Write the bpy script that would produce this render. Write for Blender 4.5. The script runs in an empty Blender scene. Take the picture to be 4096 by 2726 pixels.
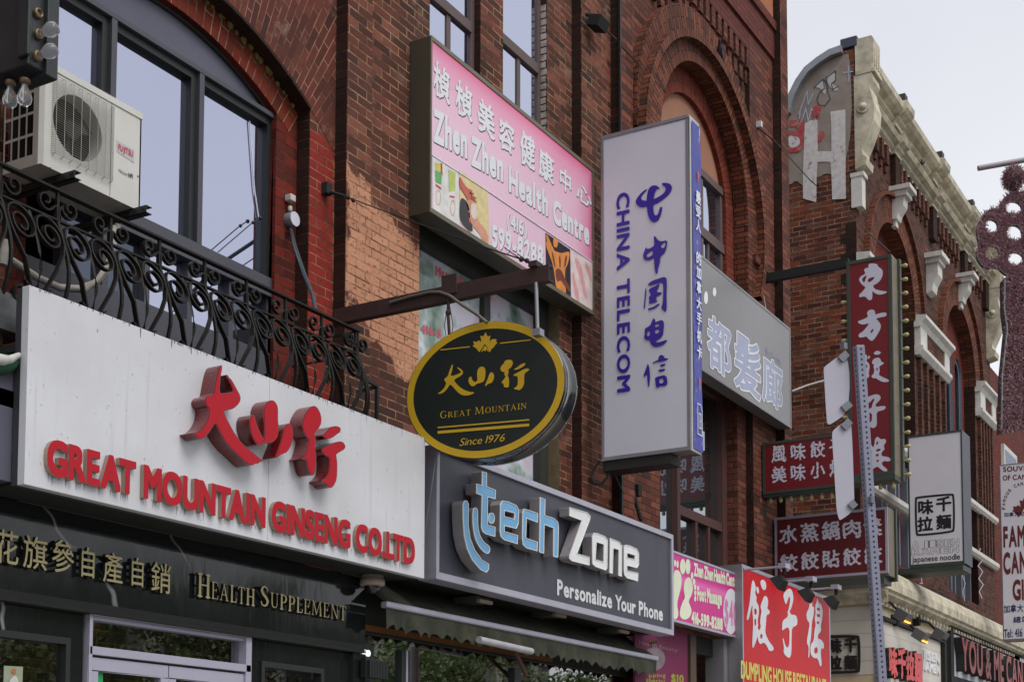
import bpy, bmesh, math, random
import numpy as np
from mathutils import Vector, Matrix
from mathutils.geometry import delaunay_2d_cdt

SC = bpy.context.scene
COL = SC.collection
rnd = random.Random(7)

# ------------------------------------------------------------------ camera
F_PX, CY, YAW, PIT, ROL = 5773.1, 2772.3, 0.529124, 0.0717445, 0.00203686   # solved from the photo's straight lines (4096 px wide)
CAM = Vector((0, -6.0, 1.6))
FW = Vector((math.cos(PIT)*math.cos(YAW), math.cos(PIT)*math.sin(YAW), math.sin(PIT)))
RT = Vector((math.sin(YAW), -math.cos(YAW), 0)); UP = RT.cross(FW)
R2 = RT*math.cos(ROL) + UP*math.sin(ROL); U2 = -RT*math.sin(ROL) + UP*math.cos(ROL)
cam_d = bpy.data.cameras.new('camera'); cam = bpy.data.objects.new('camera', cam_d); COL.objects.link(cam)
cam.matrix_world = Matrix(((R2.x, U2.x, -FW.x, CAM.x), (R2.y, U2.y, -FW.y, CAM.y), (R2.z, U2.z, -FW.z, CAM.z), (0, 0, 0, 1)))
cam_d.sensor_width = 36; cam_d.lens = F_PX/4096*36; cam_d.shift_y = (CY-1363)/4096
cam_d.clip_start = .1; cam_d.clip_end = 2000
SC.camera = cam

# ------------------------------------------------------------------ world, sun, exposure
SUN_DIR = Vector((-.16, -.58, .80)).normalized()     # towards the light: from the street, right of the camera
w = bpy.data.worlds.new('World'); SC.world = w; w.use_nodes = True
nt = w.node_tree; bg = nt.nodes['Background']
sky = nt.nodes.new('ShaderNodeTexSky'); sky.sky_type = 'NISHITA'; sky.sun_disc = False
sky.sun_elevation = math.asin(SUN_DIR.z); sky.sun_rotation = math.atan2(SUN_DIR.x, SUN_DIR.y)
sky.dust_density = 4; sky.air_density = 1.4
nt.links.new(sky.outputs[0], bg.inputs[0]); bg.inputs[1].default_value = .06
bg2 = nt.nodes.new('ShaderNodeBackground'); mx = nt.nodes.new('ShaderNodeMixShader')     # thin high overcast in front of that sky
tc = nt.nodes.new('ShaderNodeTexCoord'); no = nt.nodes.new('ShaderNodeTexNoise'); no.inputs['Scale'].default_value = 1.6; no.inputs['Detail'].default_value = 4
cr = nt.nodes.new('ShaderNodeValToRGB'); cr.color_ramp.elements[0].color = (.60, .615, .67, 1); cr.color_ramp.elements[1].color = (.76, .77, .80, 1)
cr.color_ramp.elements[0].position = .3; cr.color_ramp.elements[1].position = .7
nt.links.new(tc.outputs['Generated'], no.inputs['Vector']); nt.links.new(no.outputs['Fac'], cr.inputs[0]); nt.links.new(cr.outputs[0], bg2.inputs[0])
bg2.inputs[1].default_value = 1.0
mx.inputs[0].default_value = .94
nt.links.new(bg.outputs[0], mx.inputs[1]); nt.links.new(bg2.outputs[0], mx.inputs[2]); nt.links.new(mx.outputs[0], nt.nodes['World Output'].inputs[0])
sl = bpy.data.lights.new('sun', 'SUN'); sl.energy = 1.6; sl.angle = math.radians(36); sl.color = (1, .96, .9)
so = bpy.data.objects.new('sun', sl); COL.objects.link(so); so.location = (10, -30, 40)
so.rotation_euler = SUN_DIR.to_track_quat('Z', 'Y').to_euler()
SC.view_settings.view_transform = 'Standard'; SC.view_settings.look = 'None'; SC.view_settings.exposure = 0.36; SC.view_settings.gamma = 1

# ------------------------------------------------------------------ rays of the photo's pixels to points of real planes
def ray(px, py): return R2*((px-2048)/F_PX) - U2*((py-CY)/F_PX) + FW
def PY(px, py, y=0.0):
    d = ray(px, py); return CAM + d*((y-CAM.y)/d.y)
def PX(px, py, x):
    d = ray(px, py); return CAM + d*((x-CAM.x)/d.x)
def PP(px, py, p, n):
    d = ray(px, py); return CAM + d*((p-CAM).dot(n)/d.dot(n))
def onY(y): return lambda a, b: PY(a, b, y)
def onX(x): return lambda a, b: PX(a, b, x)
def Z(ox, oy, s, pts): return [(ox+a*s, oy+b*s) for a, b in pts]

# ------------------------------------------------------------------ materials
def lin(c): return tuple(((v/255)/12.92 if v/255 <= .04045 else ((v/255+.055)/1.055)**2.4) for v in c)
MATS = {}
def nodes(m):
    m.use_nodes = True; t = m.node_tree; return t, t.nodes['Principled BSDF'], t.nodes.new, t.links.new
def ramp(t, stops):
    r = t.nodes.new('ShaderNodeValToRGB'); e = r.color_ramp.elements
    while len(e) < len(stops): e.new(.5)
    for k, (p, c) in enumerate(stops):
        e[k].position = p; e[k].color = (*c, 1) if len(c) == 3 else c
    return r
def mixc(t, fac, a, b, mode='MIX'):
    m = t.nodes.new('ShaderNodeMix'); m.data_type = 'RGBA'; m.blend_type = mode
    for sock, v in ((m.inputs[0], fac), (m.inputs[6], a), (m.inputs[7], b)):
        if hasattr(v, 'links'): t.links.new(v, sock)
        elif isinstance(v, (int, float)): sock.default_value = v
        else: sock.default_value = (*v[:3], 1)
    return m.outputs[2]
def math_(t, op, a, b=None, c=None):
    m = t.nodes.new('ShaderNodeMath'); m.operation = op
    for i, v in enumerate((a, b, c)):
        if v is None: continue
        if hasattr(v, 'links'): t.links.new(v, m.inputs[i])
        else: m.inputs[i].default_value = v
    return m.outputs[0]
def noise(t, scale, detail=4, vec=None, rough=.6, stretch=None, out='Fac'):
    n = t.nodes.new('ShaderNodeTexNoise'); n.inputs['Scale'].default_value = scale; n.inputs['Detail'].default_value = detail; n.inputs['Roughness'].default_value = rough
    if vec is None: vec = t.nodes.new('ShaderNodeNewGeometry').outputs['Position']
    if stretch:
        mp = t.nodes.new('ShaderNodeMapping'); mp.inputs['Scale'].default_value = stretch; t.links.new(vec, mp.inputs[0]); vec = mp.outputs[0]
    t.links.new(vec, n.inputs['Vector']); return n.outputs[out]
def paint(name, rgb, rough=.5, metal=0, dirt=.25, dscale=3, streak=0, dcol=None, alb=True, bump=0, spec=.5, coat=0, speck=0, flake=0, fscale=9, fcut=.55):
    """a painted / printed surface with uneven dirt; rgb is sRGB 0-255 of the surface itself"""
    if name in MATS: return MATS[name]
    m = bpy.data.materials.new(name); t, b, N, L = nodes(m)
    c = lin(rgb); d = lin(dcol) if dcol else tuple(v*.45 for v in c)
    f = noise(t, dscale, 5)
    r = ramp(t, [(.35, (0, 0, 0)), (.75, (1, 1, 1))]); L(f, r.inputs[0])
    fac = math_(t, 'MULTIPLY', r.outputs[0], dirt)
    if streak:
        s = noise(t, 14, 3, stretch=(1, 1, .05)); rs = ramp(t, [(.55, (0, 0, 0)), (.8, (1, 1, 1))]); L(s, rs.inputs[0])
        fac = math_(t, 'MAXIMUM', fac, math_(t, 'MULTIPLY', rs.outputs[0], streak))
    if speck:
        s = noise(t, 55, 2, stretch=(1, 1, .45)); rs = ramp(t, [(.70, (0, 0, 0)), (.74, (1, 1, 1))]); L(s, rs.inputs[0])
        fac = math_(t, 'MAXIMUM', fac, math_(t, 'MULTIPLY', rs.outputs[0], speck))
    if flake:
        s = noise(t, fscale, 7, rough=.75); rs = ramp(t, [(fcut, (0, 0, 0)), (fcut+.025, (1, 1, 1))]); L(s, rs.inputs[0])
        fac = math_(t, 'MAXIMUM', fac, math_(t, 'MULTIPLY', rs.outputs[0], flake))
    col = mixc(t, fac, c, d); L(col, b.inputs['Base Color'])
    fine = noise(t, 60, 2); rr = math_(t, 'MULTIPLY_ADD', fine, .2, rough-.1); L(rr, b.inputs['Roughness'])
    b.inputs['Metallic'].default_value = metal; b.inputs['Specular IOR Level'].default_value = spec; b.inputs['Coat Weight'].default_value = coat
    if bump:
        bp = N('ShaderNodeBump'); bp.inputs['Distance'].default_value = bump; bp.inputs['Strength'].default_value = .6
        L(noise(t, 40, 5), bp.inputs['Height']); L(bp.outputs[0], b.inputs['Normal'])
    MATS[name] = m; return m
def emit(name, rgb, k):
    if name in MATS: return MATS[name]
    m = bpy.data.materials.new(name); t, b, N, L = nodes(m); b.inputs['Base Color'].default_value = (*lin(rgb), 1)
    b.inputs['Emission Color'].default_value = (*lin(rgb), 1); b.inputs['Emission Strength'].default_value = k; MATS[name] = m; return m
def mirror_glass(name, rgb, refl=.5, dark=(.02, .03, .03), wave=.0, rough=.02):
    """reflective window glass over a dim room"""
    if name in MATS: return MATS[name]
    m = bpy.data.materials.new(name); t, b, N, L = nodes(m)
    g = N('ShaderNodeBsdfGlossy'); g.inputs['Color'].default_value = (*lin(rgb), 1); g.inputs['Roughness'].default_value = rough
    d = N('ShaderNodeBsdfDiffuse'); d.inputs['Color'].default_value = (*dark, 1)
    x = N('ShaderNodeMixShader'); x.inputs[0].default_value = refl; L(d.outputs[0], x.inputs[1]); L(g.outputs[0], x.inputs[2]); L(x.outputs[0], t.nodes['Material Output'].inputs[0])
    if wave:
        bp = N('ShaderNodeBump'); bp.inputs['Distance'].default_value = wave; L(noise(t, 1.3, 2), bp.inputs['Height']); L(bp.outputs[0], g.inputs['Normal'])
    MATS[name] = m; return m
def clear_glass(name, refl=.35, tint=(200, 215, 205)):
    if name in MATS: return MATS[name]
    m = bpy.data.materials.new(name); t, b, N, L = nodes(m)
    g = N('ShaderNodeBsdfGlossy'); g.inputs['Roughness'].default_value = .01
    d = N('ShaderNodeBsdfTransparent'); d.inputs['Color'].default_value = (*lin(tint), 1)
    x = N('ShaderNodeMixShader'); x.inputs[0].default_value = refl; L(d.outputs[0], x.inputs[1]); L(g.outputs[0], x.inputs[2]); L(x.outputs[0], t.nodes['Material Output'].inputs[0])
    MATS[name] = m; return m
def brick(name, cols, mortar, bw=.215, bh=.0668, mj=.0105, stain=.5, patches=(), bump=.011, soot=(.035, .028, .026), efflo=0.0, k_=.84):
    """brickwork on UVs in metres; patches: list of (line-list [(x,z) half-plane a*x+b*z<c], colour, noise) painted areas"""
    if name in MATS: return MATS[name]
    m = bpy.data.materials.new(name); t, b, N, L = nodes(m)
    uv = N('ShaderNodeUVMap').outputs[0]
    wob = noise(t, 9, 2, out='Color'); 
    va = N('ShaderNodeVectorMath'); va.operation = 'MULTIPLY_ADD'; L(wob, va.inputs[0]); va.inputs[1].default_value = (.006, .006, 0); L(uv, va.inputs[2])
    br = N('ShaderNodeTexBrick'); L(va.outputs[0], br.inputs['Vector']); br.inputs['Scale'].default_value = 1
    br.inputs['Brick Width'].default_value = bw; br.inputs['Row Height'].default_value = bh; br.inputs['Mortar Size'].default_value = mj/2; br.inputs['Mortar Smooth'].default_value = .25
    br.inputs['Color1'].default_value = (0, 0, 0, 1); br.inputs['Color2'].default_value = (1, 1, 1, 1); br.inputs['Mortar'].default_value = (.5, .5, .5, 1); br.inputs['Bias'].default_value = 0
    br.offset = .5; br.squash = 1.0
    # a second bond breaks the even stretchers into headers here and there
    cr = ramp(t, [(i/(len(cols)-1), lin(c)) for i, c in enumerate(cols)]); L(br.outputs['Color'], cr.inputs[0])
    blot = noise(t, 22, 5); c1 = mixc(t, math_(t, 'MULTIPLY', blot, .8), cr.outputs[0], tuple(v*.42 for v in lin(cols[1])))
    big = noise(t, .8, 6, rough=.65); rb = ramp(t, [(.42, (0, 0, 0)), (.72, (1, 1, 1))]); L(big, rb.inputs[0])
    c2 = mixc(t, math_(t, 'MULTIPLY', rb.outputs[0], stain), c1, soot)
    if efflo:
        ef = noise(t, 3.2, 6, rough=.7); re = ramp(t, [(.60, (0, 0, 0)), (.70, (1, 1, 1))]); L(ef, re.inputs[0])
        c2 = mixc(t, math_(t, 'MULTIPLY', re.outputs[0], efflo), c2, lin((176, 150, 140)))
    geo = N('ShaderNodeNewGeometry'); sep = N('ShaderNodeSeparateXYZ'); L(geo.outputs['Position'], sep.inputs[0])
    mc = lin(mortar); mort = mc
    for hp, colr, namp, strength in patches:
        nz = noise(t, 5, 5); fac = None
        q = math_(t, 'MULTIPLY_ADD', nz, namp, -namp/2)
        for (a_, b_, c_) in hp:
            s = math_(t, 'ADD', math_(t, 'MULTIPLY', sep.outputs[0], a_), math_(t, 'MULTIPLY', sep.outputs[2], b_))
            d = math_(t, 'SUBTRACT', c_, math_(t, 'ADD', s, q))
            st = math_(t, 'SMOOTH_MIN', math_(t, 'MAXIMUM', math_(t, 'MULTIPLY', d, 30), 0), 1, .2)
            fac = st if fac is None else math_(t, 'MULTIPLY', fac, st)
        wear = noise(t, 30, 5); rw = ramp(t, [(.34, (.15, .15, .15)), (.46, (1, 1, 1))]); L(wear, rw.inputs[0])
        fac = math_(t, 'MULTIPLY', math_(t, 'MULTIPLY', fac, rw.outputs[0]), strength)
        pc = mixc(t, math_(t, 'MULTIPLY', br.outputs['Color'], .5), lin(colr), tuple(v*.55 for v in lin(colr)))
        c2 = mixc(t, fac, c2, pc); mort = mixc(t, math_(t, 'MULTIPLY', fac, .55), mort, lin(colr))
    mdirt = noise(t, 6, 4); mdr = ramp(t, [(.38, (0, 0, 0)), (.62, (1, 1, 1))]); L(mdirt, mdr.inputs[0]); mort2 = mixc(t, math_(t, 'MULTIPLY', mdr.outputs[0], .9), mort, tuple(v*.16 for v in mc))
    col = mixc(t, br.outputs['Fac'], c2, mort2); col = mixc(t, 1.0, col, (k_, k_, k_*.98), 'MULTIPLY'); L(col, b.inputs['Base Color'])
    b.inputs['Roughness'].default_value = .85; b.inputs['Specular IOR Level'].default_value = .25
    h = math_(t, 'SUBTRACT', math_(t, 'MULTIPLY', noise(t, 70, 4), .35), math_(t, 'MULTIPLY', br.outputs['Fac'], 1.0))
    h = math_(t, 'ADD', h, math_(t, 'MULTIPLY', br.outputs['Color'], .5))
    bp = N('ShaderNodeBump'); bp.inputs['Distance'].default_value = bump; bp.inputs['Strength'].default_value = 1; L(h, bp.inputs['Height']); L(bp.outputs[0], b.inputs['Normal'])
    MATS[name] = m; return m

# ------------------------------------------------------------------ mesh builder
def wloc(o):
    v = Vector((0, 0, 0))
    while o is not None: v = v + o.location; o = o.parent
    return v
def tag(o, label=None, cat=None, group=None, kind=None):
    if label: o['label'] = label
    if cat: o['category'] = cat
    if group: o['group'] = group
    if kind: o['kind'] = kind
    return o
def thing(name, label, cat, loc, group=None):
    o = bpy.data.objects.new(name, None); COL.objects.link(o); o.location = Vector(loc); o.empty_display_size = .1
    return tag(o, label, cat, group)
class MB:
    def __init__(s): s.v, s.f, s.uv, s.sm = [], [], [], []
    def face(s, pts, uv=None, sm=False):
        n = len(s.v); s.v += [Vector(p) for p in pts]; s.f.append(tuple(range(n, n+len(pts)))); s.uv.append(uv); s.sm.append(sm)
    def mesh(s, vs, fs, sm=False, uvs=None):
        n = len(s.v); s.v += [Vector(p) for p in vs]
        for f in fs: s.f.append(tuple(i+n for i in f)); s.uv.append([uvs[i] for i in f] if uvs else None); s.sm.append(sm)
    def box(s, x0, x1, y0, y1, z0, z1):
        p = [(x, y, z) for x in (x0, x1) for y in (y0, y1) for z in (z0, z1)]
        s.mesh(p, [(0, 1, 3, 2), (4, 6, 7, 5), (0, 4, 5, 1), (2, 3, 7, 6), (0, 2, 6, 4), (1, 5, 7, 3)]); return s
    def obox(s, c, ex, ey, ez):
        """box from centre and three half-extent vectors"""
        c = Vector(c); p = [c+ex*a+ey*b_+ez*d for a in (-1, 1) for b_ in (-1, 1) for d in (-1, 1)]
        s.mesh(p, [(0, 1, 3, 2), (4, 6, 7, 5), (0, 4, 5, 1), (2, 3, 7, 6), (0, 2, 6, 4), (1, 5, 7, 3)]); return s
    def bar(s, a, b, w, h, up=(0, 0, 1)):
        a, b = Vector(a), Vector(b); d = (b-a); n = d.normalized(); u = Vector(up); sd = n.cross(u).normalized(); u = sd.cross(n)
        return s.obox((a+b)/2, d/2, sd*(w/2), u*(h/2))
    def tube(s, pts, r, n=8, caps=True, sm=True):
        pts = [Vector(p) for p in pts]; rings = []; prev = None
        rr = r if isinstance(r, (list, tuple)) else [r]*len(pts)
        for i, p in enumerate(pts):
            t = (pts[min(i+1, len(pts)-1)]-pts[max(i-1, 0)]).normalized()
            if prev is None: a = t.orthogonal().normalized()
            else:
                a = prev - t*prev.dot(t); a = a.normalized() if a.length > 1e-6 else t.orthogonal().normalized()
            prev = a; bb = t.cross(a)
            rings.append([p+(a*math.cos(k*2*math.pi/n)+bb*math.sin(k*2*math.pi/n))*rr[i] for k in range(n)])
        vs = [q for g in rings for q in g]; fs = []
        for i in range(len(pts)-1):
            for k in range(n): fs.append((i*n+k, i*n+(k+1) % n, (i+1)*n+(k+1) % n, (i+1)*n+k))
        s.mesh(vs, fs, sm)
        if caps: s.mesh(rings[0], [tuple(range(n))]); s.mesh(rings[-1], [tuple(range(n))])
        return s
    def strap(s, pts, wvec, th):
        """flat iron bar bent along pts: wide along wvec, th thick"""
        pts = [Vector(p) for p in pts]; wv = Vector(wvec); vs = []
        for i, p in enumerate(pts):
            t = (pts[min(i+1, len(pts)-1)]-pts[max(i-1, 0)]).normalized(); nn = t.cross(wv).normalized()*(th/2)
            vs += [p+wv/2+nn, p+wv/2-nn, p-wv/2-nn, p-wv/2+nn]
        fs = [(i*4+k, i*4+(k+1) % 4, i*4+4+(k+1) % 4, i*4+4+k) for i in range(len(pts)-1) for k in range(4)]
        e = len(pts)*4-4; fs += [(0, 1, 2, 3), (e+3, e+2, e+1, e)]
        s.mesh(vs, fs); return s
    def ball(s, c, r, n=12, m=8, sc=(1, 1, 1)):
        c = Vector(c); vs = []; fs = []
        for i in range(m+1):
            th = math.pi*i/m
            for k in range(n):
                ph = 2*math.pi*k/n; vs.append(c+Vector((r*sc[0]*math.sin(th)*math.cos(ph), r*sc[1]*math.sin(th)*math.sin(ph), r*sc[2]*math.cos(th))))
        for i in range(m):
            for k in range(n): fs.append((i*n+k, i*n+(k+1) % n, (i+1)*n+(k+1) % n, (i+1)*n+k))
        s.mesh(vs, fs, True); return s
    def lathe(s, c, axis, prof, n=16, sm=True):
        """prof: list of (radius, distance along axis)"""
        c = Vector(c); ax = Vector(axis).normalized(); a = ax.orthogonal().normalized(); b_ = ax.cross(a); vs = []
        for r, d in prof: vs += [c+ax*d+(a*math.cos(k*2*math.pi/n)+b_*math.sin(k*2*math.pi/n))*r for k in range(n)]
        fs = [(i*n+k, i*n+(k+1) % n, (i+1)*n+(k+1) % n, (i+1)*n+k) for i in range(len(prof)-1) for k in range(n)]
        s.mesh(vs, fs, sm); s.mesh(vs[:n], [tuple(range(n))]); s.mesh(vs[-n:], [tuple(range(n))]); return s
    def prof_x(s, prof, x0, x1, caps=True):
        """closed (y,z) profile run along x from x0 to x1"""
        n = len(prof); vs = [(x0, y, z) for y, z in prof]+[(x1, y, z) for y, z in prof]
        s.mesh(vs, [(i, (i+1) % n, n+(i+1) % n, n+i) for i in range(n)])
        if caps:
            for k, x in ((0, x0), (1, x1)):
                vv, tt = tri2d([prof]); s.mesh([(x, a, b_) for a, b_ in vv], tt)
        return s
    def sheet(s, outer, holes, mp, sm=False):
        vv, tt = tri2d([outer]+list(holes)); s.mesh([mp(a, b_) for a, b_ in vv], tt, sm); return s
    def prism(s, outer, holes, y0, y1):
        """(x,z) outline with holes, thick from y0 to y1"""
        for y in (y0, y1): s.sheet(outer, holes, lambda a, b_, y=y: (a, y, b_))
        for lp in [outer]+list(holes):
            for i in range(len(lp)):
                (a, c), (b_, d) = lp[i], lp[(i+1) % len(lp)]; s.face([(a, y0, c), (b_, y0, d), (b_, y1, d), (a, y1, c)])
        return s
    def build(s, name, mat, parent=None, loc=None, bev=0, weld=False, label=None, cat=None, group=None, kind=None):
        if loc is None: loc = Vector((0, 0, 0)) if parent is not None else (sum(s.v, Vector())/len(s.v))
        loc = Vector(loc); base = wloc(parent) if parent is not None else Vector((0, 0, 0)); off = base+loc
        me = bpy.data.meshes.new(name); me.from_pydata([tuple(p-off) for p in s.v], [], s.f); me.materials.append(mat)
        ul = me.uv_layers.new(name='UVMap')
        co = [tuple(p) for p in s.v]; dat = []
        me.polygons.foreach_set('use_smooth', s.sm)
        for k, f in enumerate(s.f):
            if s.uv[k]: dat += [c for q in s.uv[k] for c in q]; continue
            nx, ny, nz = me.polygons[k].normal; nx, ny, nz = abs(nx), abs(ny), abs(nz)
            for i in f:
                x, y, z = co[i]
                dat += (x, z) if ny >= nx and ny >= nz else ((y+.107, z) if nx >= nz else (x, y))
        ul.data.foreach_set('uv', dat); me.update()
        if weld or bev:
            bm = bmesh.new(); bm.from_mesh(me); bmesh.ops.remove_doubles(bm, verts=bm.verts, dist=1e-5); bmesh.ops.recalc_face_normals(bm, faces=bm.faces); bm.to_mesh(me); bm.free()
        o = bpy.data.objects.new(name, me); COL.objects.link(o); o.location = loc
        if parent is not None: o.parent = parent
        if bev:
            md = o.modifiers.new('bevel', 'BEVEL'); md.width = bev; md.segments = 2; md.limit_method = 'ANGLE'
        return tag(o, label, cat, group, kind)
def tri2d(loops):
    vs, es = [], []
    for lp in loops:
        n = len(vs); vs += [Vector((float(a), float(b))) for a, b in lp]; es += [(n+i, n+(i+1) % len(lp)) for i in range(len(lp))]
    v2, _, f2, _, _, _ = delaunay_2d_cdt(vs, es, [], 0, 1e-7)
    v2 = [(p[0], p[1]) for p in v2]; out = []
    segs = np.array([(*lp[i], *lp[(i+1) % len(lp)]) for lp in loops for i in range(len(lp))], float)
    c = np.array([[sum(v2[i][0] for i in f)/3, sum(v2[i][1] for i in f)/3] for f in f2])
    if len(c) == 0: return v2, []
    ins = inside(segs, c[:, 0], c[:, 1])
    return v2, [tuple(f) for f, k in zip(f2, ins) if k]

# ------------------------------------------------------------------ outlines: signed distances, unions, lettering
def inside(segs, X, Y):
    """even-odd test"""
    r = np.zeros(X.shape, int)
    for x0, y0, x1, y1 in segs:
        if y0 == y1: continue
        c = ((y0 <= Y) != (y1 <= Y)); xx = x0+(Y-y0)*(x1-x0)/(y1-y0); r += (c & (X < xx))
    return (r % 2) == 1
def sdist(segs, X, Y):
    d = np.full(X.shape, 1e9)
    for x0, y0, x1, y1 in segs:
        dx, dy = x1-x0, y1-y0; l = dx*dx+dy*dy
        t = np.clip(((X-x0)*dx+(Y-y0)*dy)/(l if l > 0 else 1), 0, 1); d = np.minimum(d, (X-x0-t*dx)**2+(Y-y0-t*dy)**2)
    d = np.sqrt(d); return np.where(inside(segs, X, Y), -d, d)
def chaikin(p, n=1):
    for _ in range(n): p = [q for i in range(len(p)) for q in ((p[i][0]*.75+p[(i+1) % len(p)][0]*.25, p[i][1]*.75+p[(i+1) % len(p)][1]*.25), (p[i][0]*.25+p[(i+1) % len(p)][0]*.75, p[i][1]*.25+p[(i+1) % len(p)][1]*.75))]
    return p
def segs_of(p): return [(*p[i], *p[(i+1) % len(p)]) for i in range(len(p))]
def polyF(pos, neg=(), smooth=1, grow=0):
    P_ = [segs_of(chaikin(p, smooth)) for p in pos]; Q = [segs_of(chaikin(p, smooth)) for p in neg]
    def F(X, Y):
        f = np.full(X.shape, 1e9)
        for s in P_: f = np.minimum(f, sdist(s, X, Y))
        for s in Q: f = np.maximum(f, -sdist(s, X, Y))
        return f-grow
    allp = [q for p in pos for q in p]; xs = [q[0] for q in allp]; ys = [q[1] for q in allp]
    return F, (min(xs), max(xs), min(ys), max(ys))
def strokeF(strokes, k=1.0):
    """strokes: list of [(x, y, halfwidth), ...]"""
    def F(X, Y):
        f = np.full(X.shape, 1e9)
        for st in strokes:
            for (x0, y0, r0), (x1, y1, r1) in zip(st[:-1], st[1:]):
                dx, dy = x1-x0, y1-y0; l = dx*dx+dy*dy
                t = np.clip(((X-x0)*dx+(Y-y0)*dy)/(l if l > 0 else 1), 0, 1)
                f = np.minimum(f, np.hypot(X-x0-t*dx, Y-y0-t*dy)-(r0+(r1-r0)*t)*k)
        return f
    pts = [(x+a*r, y+b*r) for st in strokes for x, y, r in st for a in (-1, 1) for b in (-1, 1)]
    return F, (min(p[0] for p in pts), max(p[0] for p in pts), min(p[1] for p in pts), max(p[1] for p in pts))
def contour(F, bb, h, pad=3):
    """marching squares: verts, triangles and border loops of F<0"""
    x0, x1, y0, y1 = bb; x0 -= pad*h; x1 += pad*h; y0 -= pad*h; y1 += pad*h
    xs = np.arange(x0, x1+h, h); ys = np.arange(y0, y1+h, h); X, Y = np.meshgrid(xs, ys); V = F(X, Y); V[np.abs(V) < 1e-9] = 1e-9
    V[0, :] = V[-1, :] = 1; V[:, 0] = V[:, -1] = 1
    neg = V < 0; code = neg[:-1, :-1]*1+neg[:-1, 1:]*2+neg[1:, 1:]*4+neg[1:, :-1]*8
    nxt = {}
    def pt(e):
        (i, j, o) = e
        a = V[i, j]; b = V[i, j+1] if o == 0 else V[i+1, j]; t = a/(a-b)
        return (xs[j]+t*h, ys[i]) if o == 0 else (xs[j], ys[i]+t*h)
    T = {1: [(3, 0)], 2: [(0, 1)], 3: [(3, 1)], 4: [(1, 2)], 5: [(3, 0), (1, 2)], 6: [(0, 2)], 7: [(3, 2)], 8: [(2, 3)], 9: [(2, 0)], 10: [(0, 1), (2, 3)], 11: [(2, 1)], 12: [(1, 3)], 13: [(1, 0)], 14: [(0, 3)]}
    for i, j in zip(*np.nonzero((code > 0) & (code < 15))):
        E_ = [(i, j, 0), (i, j+1, 1), (i+1, j, 0), (i, j, 1)]
        for a, b in T[int(code[i, j])]: nxt[E_[a]] = E_[b]
    loops = []
    while nxt:
        k0 = next(iter(nxt)); lp = []; k = k0
        while k in nxt:
            q = nxt.pop(k); lp.append(pt(k)); k = q
        if len(lp) > 3: loops.append(lp)
    out = []
    for lp in loops:
        for _ in range(2):     # drop nearly straight points
            keep = []; n = len(lp)
            for i in range(n):
                a = lp[i-1]; b = lp[i]; c = lp[(i+1) % n]; cr_ = abs((b[0]-a[0])*(c[1]-a[1])-(b[1]-a[1])*(c[0]-a[0])); l = math.hypot(c[0]-a[0], c[1]-a[1])+1e-12
                if cr_/l > .06*h or (i % 2 and n > 8 and False): keep.append(b)
                elif i % 2 == 0: keep.append(b)
            if len(keep) > 3: lp = keep
        out.append(lp)
    if not out: return [], [], []
    v, t = tri2d(out); return v, t, out
def put(mb, shp, mp, back=None, inset=None):
    """place a 2-D shape through mp(u,v)->point; back = vector to the rear face gives it real thickness"""
    v, t, lps = shp
    if not v: return
    mb.mesh([mp(a, b) for a, b in v], t)
    if back is not None:
        bk = Vector(back); mb.mesh([mp(a, b)+bk for a, b in v], t)
        for lp in lps:
            q = [mp(a, b) for a, b in lp]; n = len(q)
            vs = q+[p+bk for p in q]; mb.mesh(vs, [(i, (i+1) % n, n+(i+1) % n, n+i) for i in range(n)])
# glyph outlines of Blender's built-in lettering
TEXTS = {}
CH = {}
CHARS = sorted(set("GREATMOUNTAIN GINSENG CO.LTDZhen Zhen Health Centre(416)599-8288CHINA TELECOMPersonalize Your PhoneZhen Zhen Health CenterFoot Massage$40HealthBeauty$10DUMPLING HOUSE RESTAURANTMassageSince1976SOUVENIRSOFCANADAFAMOUSCANADIANGIFTTel:japanese noodleYOU & ME CANADAFUJITSUHalcyonHFIJISENRAMENspecialppingJE"
  "花旗參自產自銷楨楨美容健康中心都髮廊風味餃子美味小炒水蒸鍋肉素餃餃貼餃餃最受人的加拿大手机卡味千拉麵加拿大紀總站话"))
for ch in CHARS:
    if ch == ' ': continue
    c = bpy.data.curves.new('glyph', 'FONT'); c.body = ch; c.size = 1; c.fill_mode = 'NONE'; c.resolution_u = 4
    o = bpy.data.objects.new('glyph', c); COL.objects.link(o); CH[ch] = o
bpy.context.view_layer.update(); _dg = bpy.context.evaluated_depsgraph_get()
for ch, o in list(CH.items()):
    e = o.evaluated_get(_dg); m = e.to_mesh(); co = [(p.co.x, p.co.y) for p in m.vertices]
    CH[ch] = np.array([(*co[d.vertices[0]], *co[d.vertices[1]]) for d in m.edges], float); e.to_mesh_clear()
    cu = o.data; bpy.data.objects.remove(o); bpy.data.curves.remove(cu)
CAPH = CH['H'][:, 1].max()
GCACHE = {}
def glyph(ch, bold, res=34, wide=1.0, rough=0.0, sq=False):
    key = (ch, bold, res, wide, rough, sq)
    if key in GCACHE: return GCACHE[key]
    s = CH[ch].copy(); s[:, 0] *= wide; s[:, 2] *= wide
    bb = (s[:, [0, 2]].min()-bold, s[:, [0, 2]].max()+bold, s[:, [1, 3]].min()-bold, s[:, [1, 3]].max()+bold)
    def F(X, Y):
        if sq:
            d = np.full(X.shape, 1e9)
            for i in (-1, 0, 1):
                for j in (-1, 0, 1): d = np.minimum(d, sdist(s, X-i*bold, Y-j*bold))
        else: d = sdist(s, X, Y)-bold
        if rough: d = d + rough*(np.sin(X*23+Y*9+ord(ch))+np.sin(X*11-Y*27))*.5
        return d
    r = contour(F, bb, 1/res); GCACHE[key] = (r, bb); return r, bb
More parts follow.
